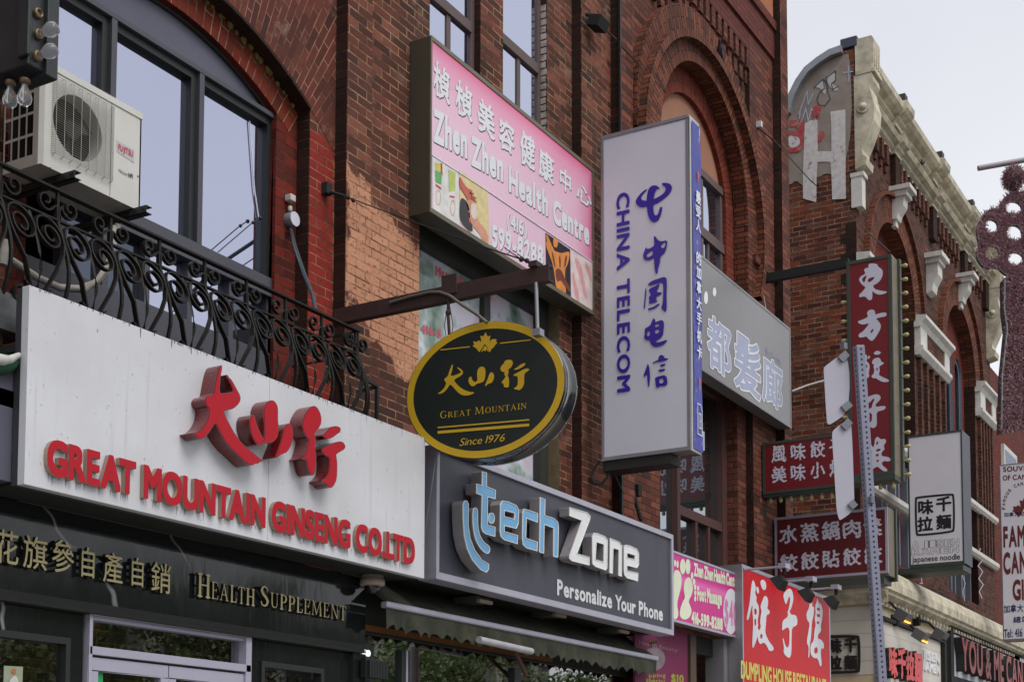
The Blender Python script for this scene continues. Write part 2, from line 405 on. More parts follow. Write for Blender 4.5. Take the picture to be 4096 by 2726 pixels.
def text(mb, s, A, B, Hv, bold=0.0, gap=.085, space=.26, wide=1.0, back=None, cjk=False, shear=0.0, res=34, rough=0.0, lift=None, italic=0.0, sq=False):
    if res == 34: res = 46
    """write s from A to B (ink edges on the baseline), capitals as tall as the vector Hv (for cjk: the ink height)"""
    x = 0.0; items = []; lo, hi = 1e9, -1e9; prev = ''
    for ch in s:
        if ch == ' ': x += space; prev = ''; continue
        if prev+ch in ('TA', 'AT', 'LT', 'RA', 'Te', 'Yo', 'AV', 'LO'): x -= .10*wide+gap*.4
        prev = ch
        shp, bb = glyph(ch, bold, res, wide, rough, sq); items.append((shp, x-bb[0])); x += bb[1]-bb[0]+gap; lo = min(lo, bb[2]); hi = max(hi, bb[3])
    wtot = x-gap; A, B, Hv = Vector(A), Vector(B), Vector(Hv); U = (B-A)/wtot
    v0, vh = (lo, hi-lo) if cjk else (0.0, CAPH+bold)
    L_ = Vector(lift) if lift else Vector((0, 0, 0))
    for shp, ox in items: put(mb, shp, lambda a, b, ox=ox: A+U*(a+ox+italic*(b-v0))+Hv*((b-v0)/vh)+L_, back)
    return mb
# ------------------------------------------------------------------ the ground
def slab(name, x0, x1, y0, y1, z0, z1, m): return MB().box(x0, x1, y0, y1, z0, z1).build(name, m, kind='structure')
asphalt = paint('asphalt', (62, 62, 64), .9, dirt=.5, dscale=4, bump=.004)
concrete = paint('pavement_concrete', (150, 147, 140), .9, dirt=.4, dscale=2, bump=.003)
g = MB(); g.face([(-900, -900, -.16), (900, -900, -.16), (900, 900, -.16), (-900, 900, -.16)]); g.build('ground', paint('earth', (96, 92, 84), .95), kind='structure')
g = MB(); g.face([(-300, -31, -.15), (300, -31, -.15), (300, -7.2, -.15), (-300, -7.2, -.15)]); g.build('road', asphalt, kind='structure')
slab('pavement', -300, 300, -7.0, 8, -.155, 0, concrete); slab('kerb', -300, 300, -7.2, -7.0, -.155, .005, paint('kerb_stone', (165, 162, 155), .9, dirt=.3))
slab('pavement', -300, 300, -37, -31, -.155, 0, concrete)

# ------------------------------------------------------------------ brick materials
bcols = [(36, 30, 30), (122, 68, 56), (90, 54, 46), (170, 104, 86), (134, 74, 60), (62, 44, 40), (148, 84, 68)]
zt = lambda px, py, y=0: PY(px, py, y)
# the painted band on the pier: upper and lower edges fall to the right
a, b = zt(1390, 650), zt(1632, 885); ku = (a.z-b.z)/(b.x-a.x); cu_ = a.z+ku*a.x      # z < cu_-ku*x
c, d = zt(1385, 1215), zt(1625, 1454); kl = (c.z-d.z)/(d.x-c.x); cl_ = c.z+kl*c.x
M_WALL = brick('wall_brick', bcols, (182, 146, 112), stain=.6, efflo=.35,
               patches=[([(ku, 1, cu_), (-kl, -1, -cl_), (-1, 0, -7.93), (1, 0, 9.4)], (216, 156, 124), .5, 1.0),
                        ([(0, 1, zt(1290, 530, .1).z), (1, 0, 7.9385), (-1, 0, -7.6)], (158, 44, 38), .12, .9)])
M_RED = brick('jamb_brick', [(72, 30, 26), (128, 42, 32), (150, 48, 36), (96, 40, 32)], (120, 72, 54), stain=.45)
M_ARCH = brick('arch_brick', [(70, 42, 36), (118, 60, 50), (140, 76, 60), (92, 48, 42)], (170, 120, 100), bw=.22, bh=.064, stain=.35, efflo=.5)
M_ARCHR = brick('arch_red_brick', [(110, 42, 30), (146, 54, 36), (158, 66, 42), (126, 50, 36)], (176, 146, 120), bw=.27, bh=.075, stain=.4)
M_SHADE_SOOT = brick('shaded_soot_brick', [(40, 24, 20), (62, 32, 24), (74, 38, 28)], (74, 58, 40), stain=.6)  # sooty brick; shade of returns, soffits and recesses is put into its colour
M_BAY = brick('bay_brick', [(52, 38, 36), (132, 74, 60), (168, 100, 80), (104, 60, 50), (146, 84, 68)], (80, 62, 54), stain=.45)
M_RINGB = brick('ring_brick', [(92, 54, 42), (136, 76, 56), (162, 96, 70), (54, 40, 34)], (36, 28, 26), bw=.22, bh=.062, stain=.4)
M_BAND = brick('glazed_band_brick', [(110, 58, 52), (126, 64, 56), (138, 74, 64)], (80, 52, 48), stain=.25, bump=.003)
M_FRAME_G = paint('window_frame_grey', (72, 72, 82), .5, dirt=.25)
M_FRAME_D = paint('window_frame_dark', (30, 34, 34), .5, dirt=.3)
M_FRAME_B = paint('window_frame_brown', (92, 74, 72), .55, dirt=.4)
M_PANE = mirror_glass('sky_glass', (196, 200, 222), .84, dark=(.10, .11, .16))
M_PANE2 = mirror_glass('sky_glass_clear', (214, 220, 240), .78, dark=(.05, .055, .07))
M_DARK = paint('dark_void', (30, 32, 32), .9)

def arc_pts(cx, cz, R, x0, x1, n=24):
    a0 = math.acos((x0-cx)/R); a1 = math.acos((x1-cx)/R)
    return [(cx+R*math.cos(a0+(a1-a0)*k/n), cz+R*math.sin(a0+(a1-a0)*k/n)) for k in range(n+1)]
def ring(mb, cx, cz, R0, R1, a0, a1, y0, y1, n=40, xmax=1e9, front=True, soff=True, outer=True, flip=False, nr=1):
    """brick arch: voussoirs on the face, soffit and back of the ring (angles in degrees)"""
    Rm = (R0+R1)/2
    for k in range(n):
        t0, t1 = math.radians(a0+(a1-a0)*k/n), math.radians(a0+(a1-a0)*(k+1)/n)
        P_ = lambda r, t, y: Vector((min(cx+r*math.cos(t), xmax), y, cz+r*math.sin(t)))
        def UVp(p): dx, dz = p.x-cx, p.z-cz; return (math.hypot(dx, dz)-R0, math.atan2(dz, dx)*Rm)
        if front:
            for q in range(nr):
                r0, r1 = R0+(R1-R0)*q/nr, R0+(R1-R0)*(q+1)/nr
                ps = [P_(r0, t0, y0), P_(r1, t0, y0), P_(r1, t1, y0), P_(r0, t1, y0)]
                if max(p.x for p in ps)-min(p.x for p in ps) < 1e-6: continue
                mb.face(ps, [UVp(p) for p in ps])
        for ok, r in ((soff, R0), (outer, R1)):
            if ok:
                ps = [P_(r, t0, y0), P_(r, t1, y0), P_(r, t1, y1), P_(r, t0, y1)]; mb.face(ps, [(y0, t0*Rm), (y0, t1*Rm), (y1, t1*Rm), (y1, t0*Rm)])
    return mb
def reveal(mb, loop, y0, y1):
    for i in range(len(loop)-1):
        (x0, z0), (x1, z1) = loop[i], loop[i+1]; mb.face([(x0, y0, z0), (x1, y0, z1), (x1, y1, z1), (x0, y1, z0)])
    return mb
def rect(x0, x1, z0, z1): return [(x0, z0), (x1, z0), (x1, z1), (x0, z1)]

# ------------------------------------------------------------------ the long brick building
TOP = 13.2
NB = thing('brick_building', 'long red brick building with one wide low arch and one round arch', 'building', (9, 4, 0))
xp = PY(1390, 350, 0).x                          # pier corner
ypj = PX(1343, 350, xp).y
xj = PY(1238, 700, ypj).x; y2 = PX(1187, 700, xj).y  # arch jamb
xpe = PY(1488, 300, 0).x                         # pier's far edge
xs1 = PY(2287, 400, .1).x; ys1 = PX(2327, 400, xs1).y
xs2 = PY(2443.5, 400, ys1).x; ys2 = PX(2483, 400, xs2).y; xs2e = PY(2532, 400, ys2).x
YB = -.05                                        # bay panel
xr1 = PY(2971, 500, YB).x; yr1 = PX(3000.5, 500, xr1).y
xr2 = PY(3089.5, 300, yr1).x; yr2 = PX(3122.5, 300, xr2).y; xe = PY(3151, 300, yr2).x
A1 = (6.375, 4.35, 2.37); A2 = (6.377, 4.367, 2.16)
xl = 2*A1[0]-xj
zl1 = A1[1]+math.sqrt(A1[2]**2-(xj-A1[0])**2); xi = 7.43; xil = 2*A2[0]-xi; zl2 = A2[1]+math.sqrt(A2[2]**2-(xi-A2[0])**2)
Z0 = 3.02
hole1 = [(xl, Z0), (xj, Z0)]+arc_pts(*A1, xj, xl)
hole2 = [(xil, Z0), (xi, Z0)]+arc_pts(*A2, xi, xil)
wl = MB(); S_ = lambda o, h, y: wl.sheet(o, h, lambda a, b: (a, y, b))
S_(rect(1.5, xp, 0, TOP), [hole1], ypj)
wl.face([(xp, ypj, 0), (xp, 0, 0), (xp, 0, TOP), (xp, ypj, TOP)]); S_(rect(xp, xpe, 0, TOP), [], 0.0); wl.face([(xpe, 0, 0), (xpe, .1, 0), (xpe, .1, TOP), (xpe, 0, TOP)])
# window openings of the pink-sign wall
w2 = (PY(1719, 100, .1).x, PY(1922, 200, .1).x, 6.6, 9.6); w3 = (PY(2012, 250, .1).x, PY(2187, 300, .1).x, 6.6, 9.6)
w4 = (PY(1677, 1000, .1).x, PY(2236, 1400, .1).x, 3.7, 6.16)
S_(rect(xpe, xs1, 0, TOP), [rect(*w2), rect(*w3), rect(*w4)], .1)
wl.face([(xs1, .1, 0), (xs1, ys1, 0), (xs1, ys1, TOP), (xs1, .1, TOP)]); S_(rect(xs1, xs2, 0, TOP), [], ys1)
wl.build('wall', M_WALL, NB)
jb = MB()
reveal(jb, [(xj, Z0)]+arc_pts(*A1, xj, xl)+[(xl, Z0)], ypj, y2)
jb.sheet([(xl, Z0), (xj, Z0)]+arc_pts(*A1, xj, xl), [hole2], lambda a, b: (a, y2, b)); reveal(jb, [(xi, Z0)]+arc_pts(*A2, xi, xil)+[(xil, Z0)], y2, y2+.12)
jb.build('window_jamb', M_RED, NB)
aL = math.degrees(math.acos((xj-A1[0])/A1[2]))
m = MB(); ring(m, *A1, A1[2]+1.15, aL-16, 180-aL, ypj-.003, ypj, n=70, xmax=xp-.004, nr=12, soff=False, outer=False)
# keep the voussoirs clear of the jamb below the springing
m.build('arch_ring', M_ARCH, NB)
m = MB(); ring(m, *A2, A1[2]-.012, math.degrees(math.acos((xi-A2[0])/A2[2]))-4, 180-math.degrees(math.acos((xi-A2[0])/A2[2]))+4, y2-.003, y2+.02, n=60, nr=2, soff=False, outer=False); m.build('arch_ring', M_ARCHR, NB)
m = MB(); ring(m, A1[0], A1[1], A1[2]-.004, A1[2]+.02, aL, 180-aL, ypj-.006, y2, n=60, outer=False); m.build('arch_soffit', M_SHADE_SOOT, NB)
m = MB(); m.box(xp-.0035, xp, .004, ypj-.001, 0, TOP); m.box(xj-.004, xj-.0005, ypj+.004, y2-.004, Z0, zl1); m.build('pier_return_shade', M_SHADE_SOOT, NB)  # thin dark skins: the shade of the returns put into colour
# mossy, crumbling lip along the inner edge of the big arch
m = MB(); rr_ = random.Random(3)
for k in range(46):
    t = math.radians(aL+2+k*1.5+rr_.uniform(-.6, .6)); r = A1[2]-rr_.uniform(.0, .02); s = rr_.uniform(.012, .035)
    m.ball((A1[0]+r*math.cos(t), y2-.01, A1[1]+r*math.sin(t)), s, 6, 4, (1, .6, 1))
m.build('moss', paint('moss', (112, 98, 52), .95, dirt=.7, dscale=30), NB)

# --- bay with the round arch
RG = (14.17, 8.27, 1.21); HD = (14.10, 8.06, 1.675)
by = MB(); S_ = lambda o, h, y: by.sheet(o, h, lambda a, b: (a, y, b))
w6 = (PY(2640, 1860, YB).x, PY(2949, 1700, YB).x, 3.9, 6.22)
by.face([(xs2, ys1, 0), (xs2, ys2, 0), (xs2, ys2, TOP), (xs2, ys1, TOP)]); S_(rect(xs2, xs2e, 0, TOP), [], ys2); by.face([(xs2e, ys2, 0), (xs2e, YB, 0), (xs2e, YB, TOP), (xs2e, ys2, TOP)])
ah = [(RG[0]-RG[2], 6.9), (RG[0]+RG[2], 6.9)]+arc_pts(RG[0], RG[1], RG[2], RG[0]+RG[2]-1e-6, RG[0]-RG[2]+1e-6, 30)
S_(rect(xs2e, xr1+.16, 0, TOP), [ah, rect(*w6)], YB)
by.face([(xr1, YB, 0), (xr1, yr1, 0), (xr1, yr1, TOP), (xr1, YB, TOP)])
zcut = 9.05
by.sheet([(xr1, 0), (xr2, 0), (xr2, TOP), (xr1, TOP)], [], lambda a, b: (a, yr1, b))
S_(rect(xr2, xe, 0, TOP), [], yr2)
by.face([(xe, yr2, 0), (xe, 8, 0), (xe, 8, TOP), (xe, yr2, TOP)])
by.build('bay_wall', M_BAY, NB)
m = MB()
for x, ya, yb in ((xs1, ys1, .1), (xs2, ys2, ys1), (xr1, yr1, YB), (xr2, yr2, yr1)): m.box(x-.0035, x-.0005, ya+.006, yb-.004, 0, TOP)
m.build('pier_return_shade', M_SHADE_SOOT, NB)  # same dark skins, shading the bay's returns by colour
m = MB(); m.box(xs2-.028, xs2-.006, ys2-.012, ys2+.01, 3, TOP); m.build('downpipe', paint('black_pipe', (26, 30, 34), .5), NB)
m = MB(); ring(m, RG[0], RG[1], RG[2], 1.78, -4, 184, -.15, .02, n=72, nr=2, outer=True)
m.box(RG[0]+RG[2], RG[0]+RG[2]+.30, -.149, .02, 6.4, RG[1]-.08); m.build('arch_ring', M_RINGB, NB)
m = MB(); ring(m, HD[0], HD[1], HD[2]-.085, HD[2], -25, 205, -.235, -.05, n=80); m.build('arch_hood', M_RINGB, NB)
ri = .965
m = MB(); ring(m, RG[0]+.02, RG[1]-.02, ri, RG[2]+.04, 0, 180, .03, .2, n=60, outer=False); m.box(RG[0]+ri+.02, RG[0]+RG[2]+.02, .03, .2, 6.6, RG[1]-.02); m.box(RG[0]-RG[2]-.02, RG[0]-ri, .03, .2, 6.6, RG[1]-.02)
m.build('arch_ring', brick('inner_ring_brick', [(120, 52, 40), (150, 62, 46), (162, 80, 58), (120, 50, 40)], (96, 60, 48), bw=.22, bh=.062, stain=.25), NB)
# corbel table under the flush band
zb1 = PY(2872, 50, yr1).z; zb2 = PY(2930, 50, yr1).z; zb3 = PY(3020, 50, yr1).z
zb1, zb2, zb3, zb4 = (PY(2600+890*.4464, 50+345*.4464, yr1).z, PY(2600+1105*.4464, 50+440*.4464, yr1).z, PY(2600+1105*.4464, 50+195*.4464, yr1).z, PY(2600+1140*.4464, 50+165*.4464, yr1).z)
m = MB(); m.box(xs2e+.001, xr1+.02, yr1+.001, YB+.02, zb1, zb2); m.box(xs2e+.001, xr2-.001, yr1-.03, YB+.02, zb2, zb3); m.box(xs2e+.001, xr2-.001, yr1-.06, YB+.02, zb3, zb4)
m.build('brick_band', M_BAND, NB)
m = MB(); k = 0; x = xs2e+.06
while x < xr1-.05:
    m.box(x, x+.10, yr1+.004, YB+.01, zb1-.22, zb1-.0005); m.box(x+.012, x+.112, yr1+.03, YB+.01, zb1-.40, zb1-.225); m.box(x-.05, x+.05, yr1+.05, YB+.01, zb1-.60, zb1-.41)
    x += .175; k += 1
m.build('corbel_table', M_BAY, NB)
m = MB(); m.box(xs2e+.1, xr2-.05, yr1-.035, YB+.02, zb4, TOP); m.build('terracotta_panel', paint('terracotta', (168, 104, 70), .85, dirt=.35, dscale=4), NB)
# plinth courses: sloping string under the arch spring seen right of the tall sign
# body behind the facade
m = MB(); m.box(1.6, xe-.01, .75, 8, 0, TOP-.05); m.build('rear_body', M_DARK, NB)

# ------------------------------------------------------------------ windows
def sash(parent, x0, x1, z0, z1, y, rail, frame, pane, fw=.055, depth=.07, bottom_split=True, brick_shift=0):
    """sash window: tall upper light, rail, two small lower lights"""
    fr = MB(); fr.box(x0, x0+fw, y, y+depth, z0, z1); fr.box(x1-fw, x1, y, y+depth, z0, z1); fr.box(x0+fw, x1-fw, y+.001, y+depth, z1-fw, z1); fr.box(x0+fw, x1-fw, y+.001, y+depth, z0, z0+fw)
    fr.box(x0+fw, x1-fw, y-.01, y+depth, rail-.05, rail+.04)
    xm = (x0+x1)/2
    if bottom_split: fr.box(xm-.03, xm+.03, y+.008, y+depth, z0+fw, rail-.05)
    f = fr.build('window_frame', frame, parent, bev=.004)
    for a, b, c, d in ((x0+fw, x1-fw, rail+.04, z1-fw), (x0+fw, xm-.03, z0+fw, rail-.05), (xm+.03, x1-fw, z0+fw, rail-.05)):
        p = MB(); p.face([(a, y+.02, c), (b, y+.02, c), (b, y+.02, d), (a, y+.02, d)]); p.build('pane', pane, f)
    return f
# the wide arched window over the balcony
WY = y2+.05
zt_ = PY(1088, 474, WY).z; zs_ = PY(1083, 1121, WY).z; zlb = PY(602, 1224, WY).z
mx1, mx2, mxr = PY(438, 500, WY).x, PY(792, 600, WY).x, PY(1088, 600, WY).x
tp = MB(); tp.sheet([(xil-.02, zt_+.02), (xi+.02, zt_+.02)]+arc_pts(A2[0], A2[1], A2[2]-.004, xi+.02, xil-.02), [], lambda a, b: (a, WY+.012, b))
tp.box(xil, xi, WY+.004, WY+.016, (zt_+6.6)/2-.16, (zt_+6.6)/2-.154)
tp.build('tympanum', paint('grey_tympanum', (92, 93, 110), .55, dirt=.3, dscale=2, speck=.1), NB)
m = MB()
for k in range(40):
    pa = arc_pts(A2[0], A2[1], A2[2]-.012, xi, xil, 40)
m.strap([(a, WY+.004, b) for a, b in pa], (0, .03, 0), .02); m.build('sealant_bead', paint('dark_bead', (46, 44, 38), .8), NB)
fr = MB()
fr.box(xil, xi, WY-.03, WY+.05, zt_-.012, zt_+.022)
for mm in (mx1, mx2): fr.box(mm-.022, mm+.022, WY-.028, WY+.05, zs_, zt_-.012)
fr.box(xil, xi, WY-.03, WY+.05, zs_-.13, zs_); fr.box(mxr-.01, xi, WY-.028, WY+.05, Z0, zt_-.012)
fr.box(xil, xi, WY-.02, WY+.05, zlb-.2, zlb)
f = fr.build('window_frame', M_FRAME_G, NB, bev=.004)
inn = MB()
edges = [xil, mx1, mx2, mxr]
for a, b in zip(edges[:-1], edges[1:]):
    a_, b_ = a+(.022 if a != xil else 0), b-(.022 if b != mxr else 0); d = .05
    inn.box(a_, b_, WY+.0, WY+.07, zt_-.012-d, zt_-.012); inn.box(b_-d, b_, WY+.0, WY+.07, zs_, zt_-.012-d)
inn.build('inner_frame', M_FRAME_D, NB)
for a, b in zip(edges[:-1], edges[1:]):
    p = MB(); p.face([(a, WY+.045, zs_), (b, WY+.045, zs_), (b, WY+.045, zt_-.01), (a, WY+.045, zt_-.01)]); p.build('pane', M_PANE, f)
lx = [PY(q, 1150, WY).x for q in (250, 420, 588, 760, 926, 1075)]
for q in lx: low = MB(); low.box(q-.022, q+.022, WY+.0, WY+.06, zlb, zs_-.13); low.build('mullion', M_FRAME_G, f)
lf = f
for i, (a, b) in enumerate(zip(lx[:-1], lx[1:])):
    p = MB(); p.face([(a, WY+.05, zlb), (b, WY+.05, zlb), (b, WY+.05, zs_-.13), (a, WY+.05, zs_-.13)]); p.build('pane', M_PANE if i in (2, 3) else mirror_glass('dim_glass', (130, 138, 156), .4, dark=(.03, .035, .045)), lf)
# window cord
m = MB(); q = [Vector((PY(a, b, WY+.035))) for a, b in ((998, 485), (1006, 600), (1018, 760), (1034, 870))]; m.tube(q, .005, 5); m.build('blind_cord', paint('white_cord', (220, 222, 235), .6), NB)
m = MB(); m.tube([PY(a, b, y2+.04) for a, b in ((872, 1008), (940, 950), (1010, 890), (1042, 870))], .004, 5); m.ball(PY(1012, 890, y2+.04), .012); m.ball(PY(1041, 872, y2+.04), .014); m.build('stay_wire', M_FRAME_D, NB)
# sash windows above the pink sign
for (x0, x1, z0, z1), rl in ((w2, PY(1800, 105, .3).z), (w3, PY(2090, 285, .3).z)):
    wy = .16
    rv = MB(); reveal(rv, [(x0, z0), (x0, z1), (x1, z1), (x1, z0)], .1, wy+.08); rv.build('window_reveal', M_SHADE_SOOT, NB)
    sash(NB, x0, x1, z0, z1, wy, rl, M_FRAME_B, M_PANE2)
# whitewashed brick ends on the second window's jamb
m = MB(); zz = 6.7
while zz < 8.75:
    m.box(w3[1]-.006, w3[1]-.001, .102+rnd.uniform(0, .01), .232, zz+.006, zz+.060)
    zz += .0668
m.build('whitewashed_jamb', paint('flaking_whitewash', (188, 178, 172), .9, dirt=.85, dscale=14, dcol=(60, 38, 32)), NB)
# poster window under the pink sign
x0, x1, z0, z1 = w4; wy = .24; xm_ = PY(1950, 1150, wy).x
rv = MB(); reveal(rv, [(x0, z0), (x0, z1), (x1, z1), (x1, z0)], .1, wy+.05); rv.build('window_reveal', paint('weathered_jamb', (120, 104, 78), .9, dirt=.7, dscale=8), NB)
fr = MB(); fr.box(x0, x0+.03, wy, wy+.06, z0, z1); fr.box(x1-.14, x1, wy-.03, wy+.06, z0, z1); fr.box(xm_-.05, xm_+.05, wy, wy+.06, z0, z1-.2); fr.box(x0+.03, x1-.14, wy-.03, wy+.06, z1-.22, z1)
f = fr.build('window_frame', paint('frame_olive_dark', (52, 54, 48), .6, dirt=.5), NB)
gl = mirror_glass('poster_glass', (235, 240, 245), .28, dark=(.3, .32, .33))
def poster_mat():
    m_ = bpy.data.materials.new('window_film'); t, b_, N, L = nodes(m_)
    n1 = noise(t, 2.2, 3); r1 = ramp(t, [(.3, lin((70, 104, 88))), (.43, lin((150, 168, 160))), (.5, lin((205, 210, 220))), (.6, lin((214, 200, 214))), (.7, lin((196, 160, 170)))]); L(n1, r1.inputs[0])
    L(r1.outputs[0], b_.inputs['Base Color']); b_.inputs['Roughness'].default_value = .12; b_.inputs['Coat Weight'].default_value = .4; return m_
pm_ = poster_mat()
for a, b in ((x0+.03, xm_-.05), (xm_+.05, x1-.14)):
    p = MB(); p.face([(a, wy+.05, z0), (b, wy+.05, z0), (b, wy+.05, z1-.2), (a, wy+.05, z1-.2)]); p.build('pane', pm_, f, label='pane covered with a pale massage poster film')
m = MB(); o_ = onY(wy+.046); s_ = .4669
text(m, 'Massage', PY(1000+1590*s_, 650+960*s_, wy+.046), PY(1000+1830*s_, 650+1050*s_, wy+.046), PY(1590*s_+1000, 650+880*s_, wy+.046)-PY(1590*s_+1000, 650+960*s_, wy+.046), .05)
m.build('poster_lettering', paint('faded_red_print', (205, 96, 110), .5), f); m = MB(); text(m, '416-5', PY(1000+1465*s_, 650+1450*s_, wy+.046), PY(1000+1640*s_, 650+1500*s_, wy+.046), PY(1465*s_+1000, 650+1380*s_, wy+.046)-PY(1465*s_+1000, 650+1450*s_, wy+.046), .05)
m.build('poster_lettering', paint('faded_red_print', (205, 96, 110), .5), f)
# window of the round arch
wy = .085; cx_, cz_ = RG[0]+.02, RG[1]-.02
zc = PY(2700, 430, wy).z; zc = cz_+.28
m = MB(); m.sheet([(cx_+ri*math.cos(t), cz_+ri*math.sin(t)) for t in [math.radians(a) for a in range(0, 181, 5)] if cz_+ri*math.sin(t) > zc]+[], [], lambda a, b: (a, wy, b))
m.build('tympanum', paint('tan_tympanum', (160, 112, 88), .8, dirt=.25), NB)
hw = math.sqrt(ri**2-.28**2)
fr = MB(); fr.box(cx_-hw, cx_+hw, wy-.04, wy+.05, zc-.05, zc+.03)
for q in (-ri, -.03-.33, -.02+.33, ri-.09): fr.box(cx_+q, cx_+q+.07, wy-.02, wy+.05, 6.6, zc-.05)
zr_ = PY(2840, 960, wy).z
fr.box(cx_-ri, cx_+ri, wy-.035, wy+.05, zr_-.06, zr_+.05)
for q in (-.62, .12, .52): fr.box(cx_+q, cx_+q+.05, wy-.01, wy+.05, 6.6, zr_-.06)
f = fr.build('window_frame', M_FRAME_B, NB)
p = MB(); p.face([(cx_-ri, wy+.008, 6.6), (cx_+ri, wy+.008, 6.6), (cx_+ri, wy+.008, zc), (cx_-ri, wy+.008, zc)]); p.build('pane', M_PANE2, f)
# window under the grey hair sign
x0, x1, z0, z1 = w6; wy = .1
rv = MB(); reveal(rv, [(x0, z0), (x0, z1), (x1, z1), (x1, z0)], YB, wy+.06); rv.build('window_reveal', M_BAY, NB)
fr = MB(); fw = .09
zm = PY(2840, 2090, wy).z; xm1 = PY(2712, 2000, wy).x
fr.box(x0, x0+fw*.4, wy, wy+.07, z0, z1); fr.box(x1-fw*1.5, x1, wy-.02, wy+.07, z0, z1); fr.box(x0, x1-fw*1.5, wy-.018, wy+.07, z1-.12, z1); fr.box(xm1-.05, xm1+.03, wy-.015, wy+.07, z0, z1-.12); fr.box(xm1+.03, x1-fw*1.5, wy-.012, wy+.07, zm-.05, zm+.05); fr.box(xm1+.03, x1-fw*1.5, wy-.012, wy+.07, z0, z0+.12)
for px_ in (2785, 2835, 2890): q = PY(px_, 2150, wy).x; fr.box(q-.03, q+.03, wy-.005, wy+.07, z0+.12, zm-.05)
f = fr.build('window_frame', paint('frame_brown_red', (84, 56, 52), .55, dirt=.4), NB)
g2 = mirror_glass('shop_glass', (210, 218, 225), .6, dark=(.03, .035, .04))
for a, b, c, d in ((x0, xm1-.05, z0, z1-.12), (xm1+.03, x1-fw*1.5, zm+.05, z1-.12), (xm1+.03, x1-fw*1.5, z0+.12, zm-.05)):
    p = MB(); p.face([(a, wy+.05, c), (b, wy+.05, c), (b, wy+.05, d), (a, wy+.05, d)]); p.build('pane', g2, f)
# 45-degree string course at the bay's spring
m = MB(); m.box(PY(3008, 1010, yr1).x, xr2-.002, yr1-.05, yr1, PY(3040, 1060, yr1).z-.05, PY(3040, 1060, yr1).z+.04); m.build('string_course', M_BAY, NB)
# ------------------------------------------------------------------ lettering helpers for traced outlines (pixel space -> plane)
def traced(mb, pos, mp, neg=(), smooth=1, h=2.6, back=None, grow=0, F=None):
    if F is None: F, bb = polyF(pos, neg, smooth, grow)
    else: F, bb = F
    put(mb, contour(F, bb, h), mp, back); return mb
def off(mp, v): v = Vector(v); return lambda a, b: mp(a, b)+v

# ================================================================== ginseng shop: white fascia board
GY = -.70
gx0, gx1 = PY(109, 1500, GY).x, PY(1699, 2030, GY).x; gz0, gz1 = PY(97, 1935, GY).z, PY(885, 1435, GY).z
M_WHITE = paint('white_sign_metal', (208, 210, 216), .42, dirt=.22, dscale=1.6, streak=.30, speck=.7, dcol=(120, 112, 104))
GS = thing('shop_sign', 'wide white metal board with thick red brush characters above a row of red capitals', 'sign', ((gx0+gx1)/2, GY, gz0))
xs_ = PY(1076, 1760, GY).x
for a, b in ((gx0, xs_-.0015), (xs_+.0015, gx1)): MB().box(a, b, GY, GY+.05, gz0, gz1).build('board', M_WHITE, GS, bev=.003)
m = MB(); m.box(gx0+.002, gx1-.002, GY+.05, GY+.09, gz0+.002, gz1-.002); m.build('frame', paint('dark_sign_edge', (58, 58, 62), .6, dirt=.4), GS)
m = MB(); m.box(gx0+.01, gx1-.01, GY+.09, -.36, gz0+.006, gz0+.06); m.box(gx0+.01, gx1-.01, GY+.09, -.36, gz1-.3, gz1-.26); m.build('soffit', paint('soffit_black', (30, 32, 29), .75, dirt=.4), GS)
RED_F = paint('red_letter_face', (178, 32, 46), .6, dirt=.25, dscale=5, speck=.15, dcol=(150, 50, 56), spec=.15)
RED_S = paint('red_letter_side', (120, 24, 28), .4, dirt=.5, dscale=7, dcol=(48, 16, 16))
TAN_S = paint('letter_edge_tan', (160, 138, 122), .6, dirt=.3)
gy = GY-.026
cA = PY(1000, 1700, GY).x
m = MB(); side = MB()
A, B = PY(187, 1887, gy), PY(1659, 2246, gy)
A = Vector((A.x, gy, A.z)); B = Vector((B.x, gy, A.z)); topz = PY(262, 1769, gy).z
def lettering(mb_f, mb_s, s, A, B, Hv, bold, depth, **kw):
    text(mb_f, s, A, B, Hv, bold, lift=(0, -.0015, 0), **kw); text(mb_s, s, A, B, Hv, bold, back=(0, depth, 0), **kw)
lettering(m, side, 'GREAT MOUNTAIN GINSENG CO.LTD', A, B, Vector((0, 0, topz-A.z)), .036, .024, gap=.03, space=.22, wide=.8, sq=True, res=52)
le = side.build('letter_edge', TAN_S, GS); m.build('lettering', RED_F, GS)
dr_ = random.Random(4); m = MB()
for k in range(70):
    x = A.x+(B.x-A.x)*dr_.random(); zt_2 = A.z+dr_.uniform(-.004, .006); ln = dr_.uniform(.012, .05); wd_ = dr_.uniform(.0015, .0035); m.face([(x-wd_, GY-.001, zt_2), (x+wd_, GY-.001, zt_2), (x+wd_*.3, GY-.001, zt_2-ln), (x-wd_*.3, GY-.001, zt_2-ln)])
for k in range(110):
    x = gx0+(gx1-gx0)*dr_.random(); ln = dr_.uniform(.004, .018)*(1+2*(dr_.random() > .95)); wd_ = dr_.uniform(.002, .006); m.face([(x-wd_, GY-.001, gz1-.003), (x+wd_, GY-.001, gz1-.003), (x+wd_*.3, GY-.001, gz1-ln), (x-wd_*.3, GY-.001, gz1-ln)])
ds_ = m.build('drip_stain', paint('drip_grime', (122, 116, 110), .8, dirt=.5, dscale=30, dcol=(60, 56, 52)), GS); ds_['kind'] = 'stuff'
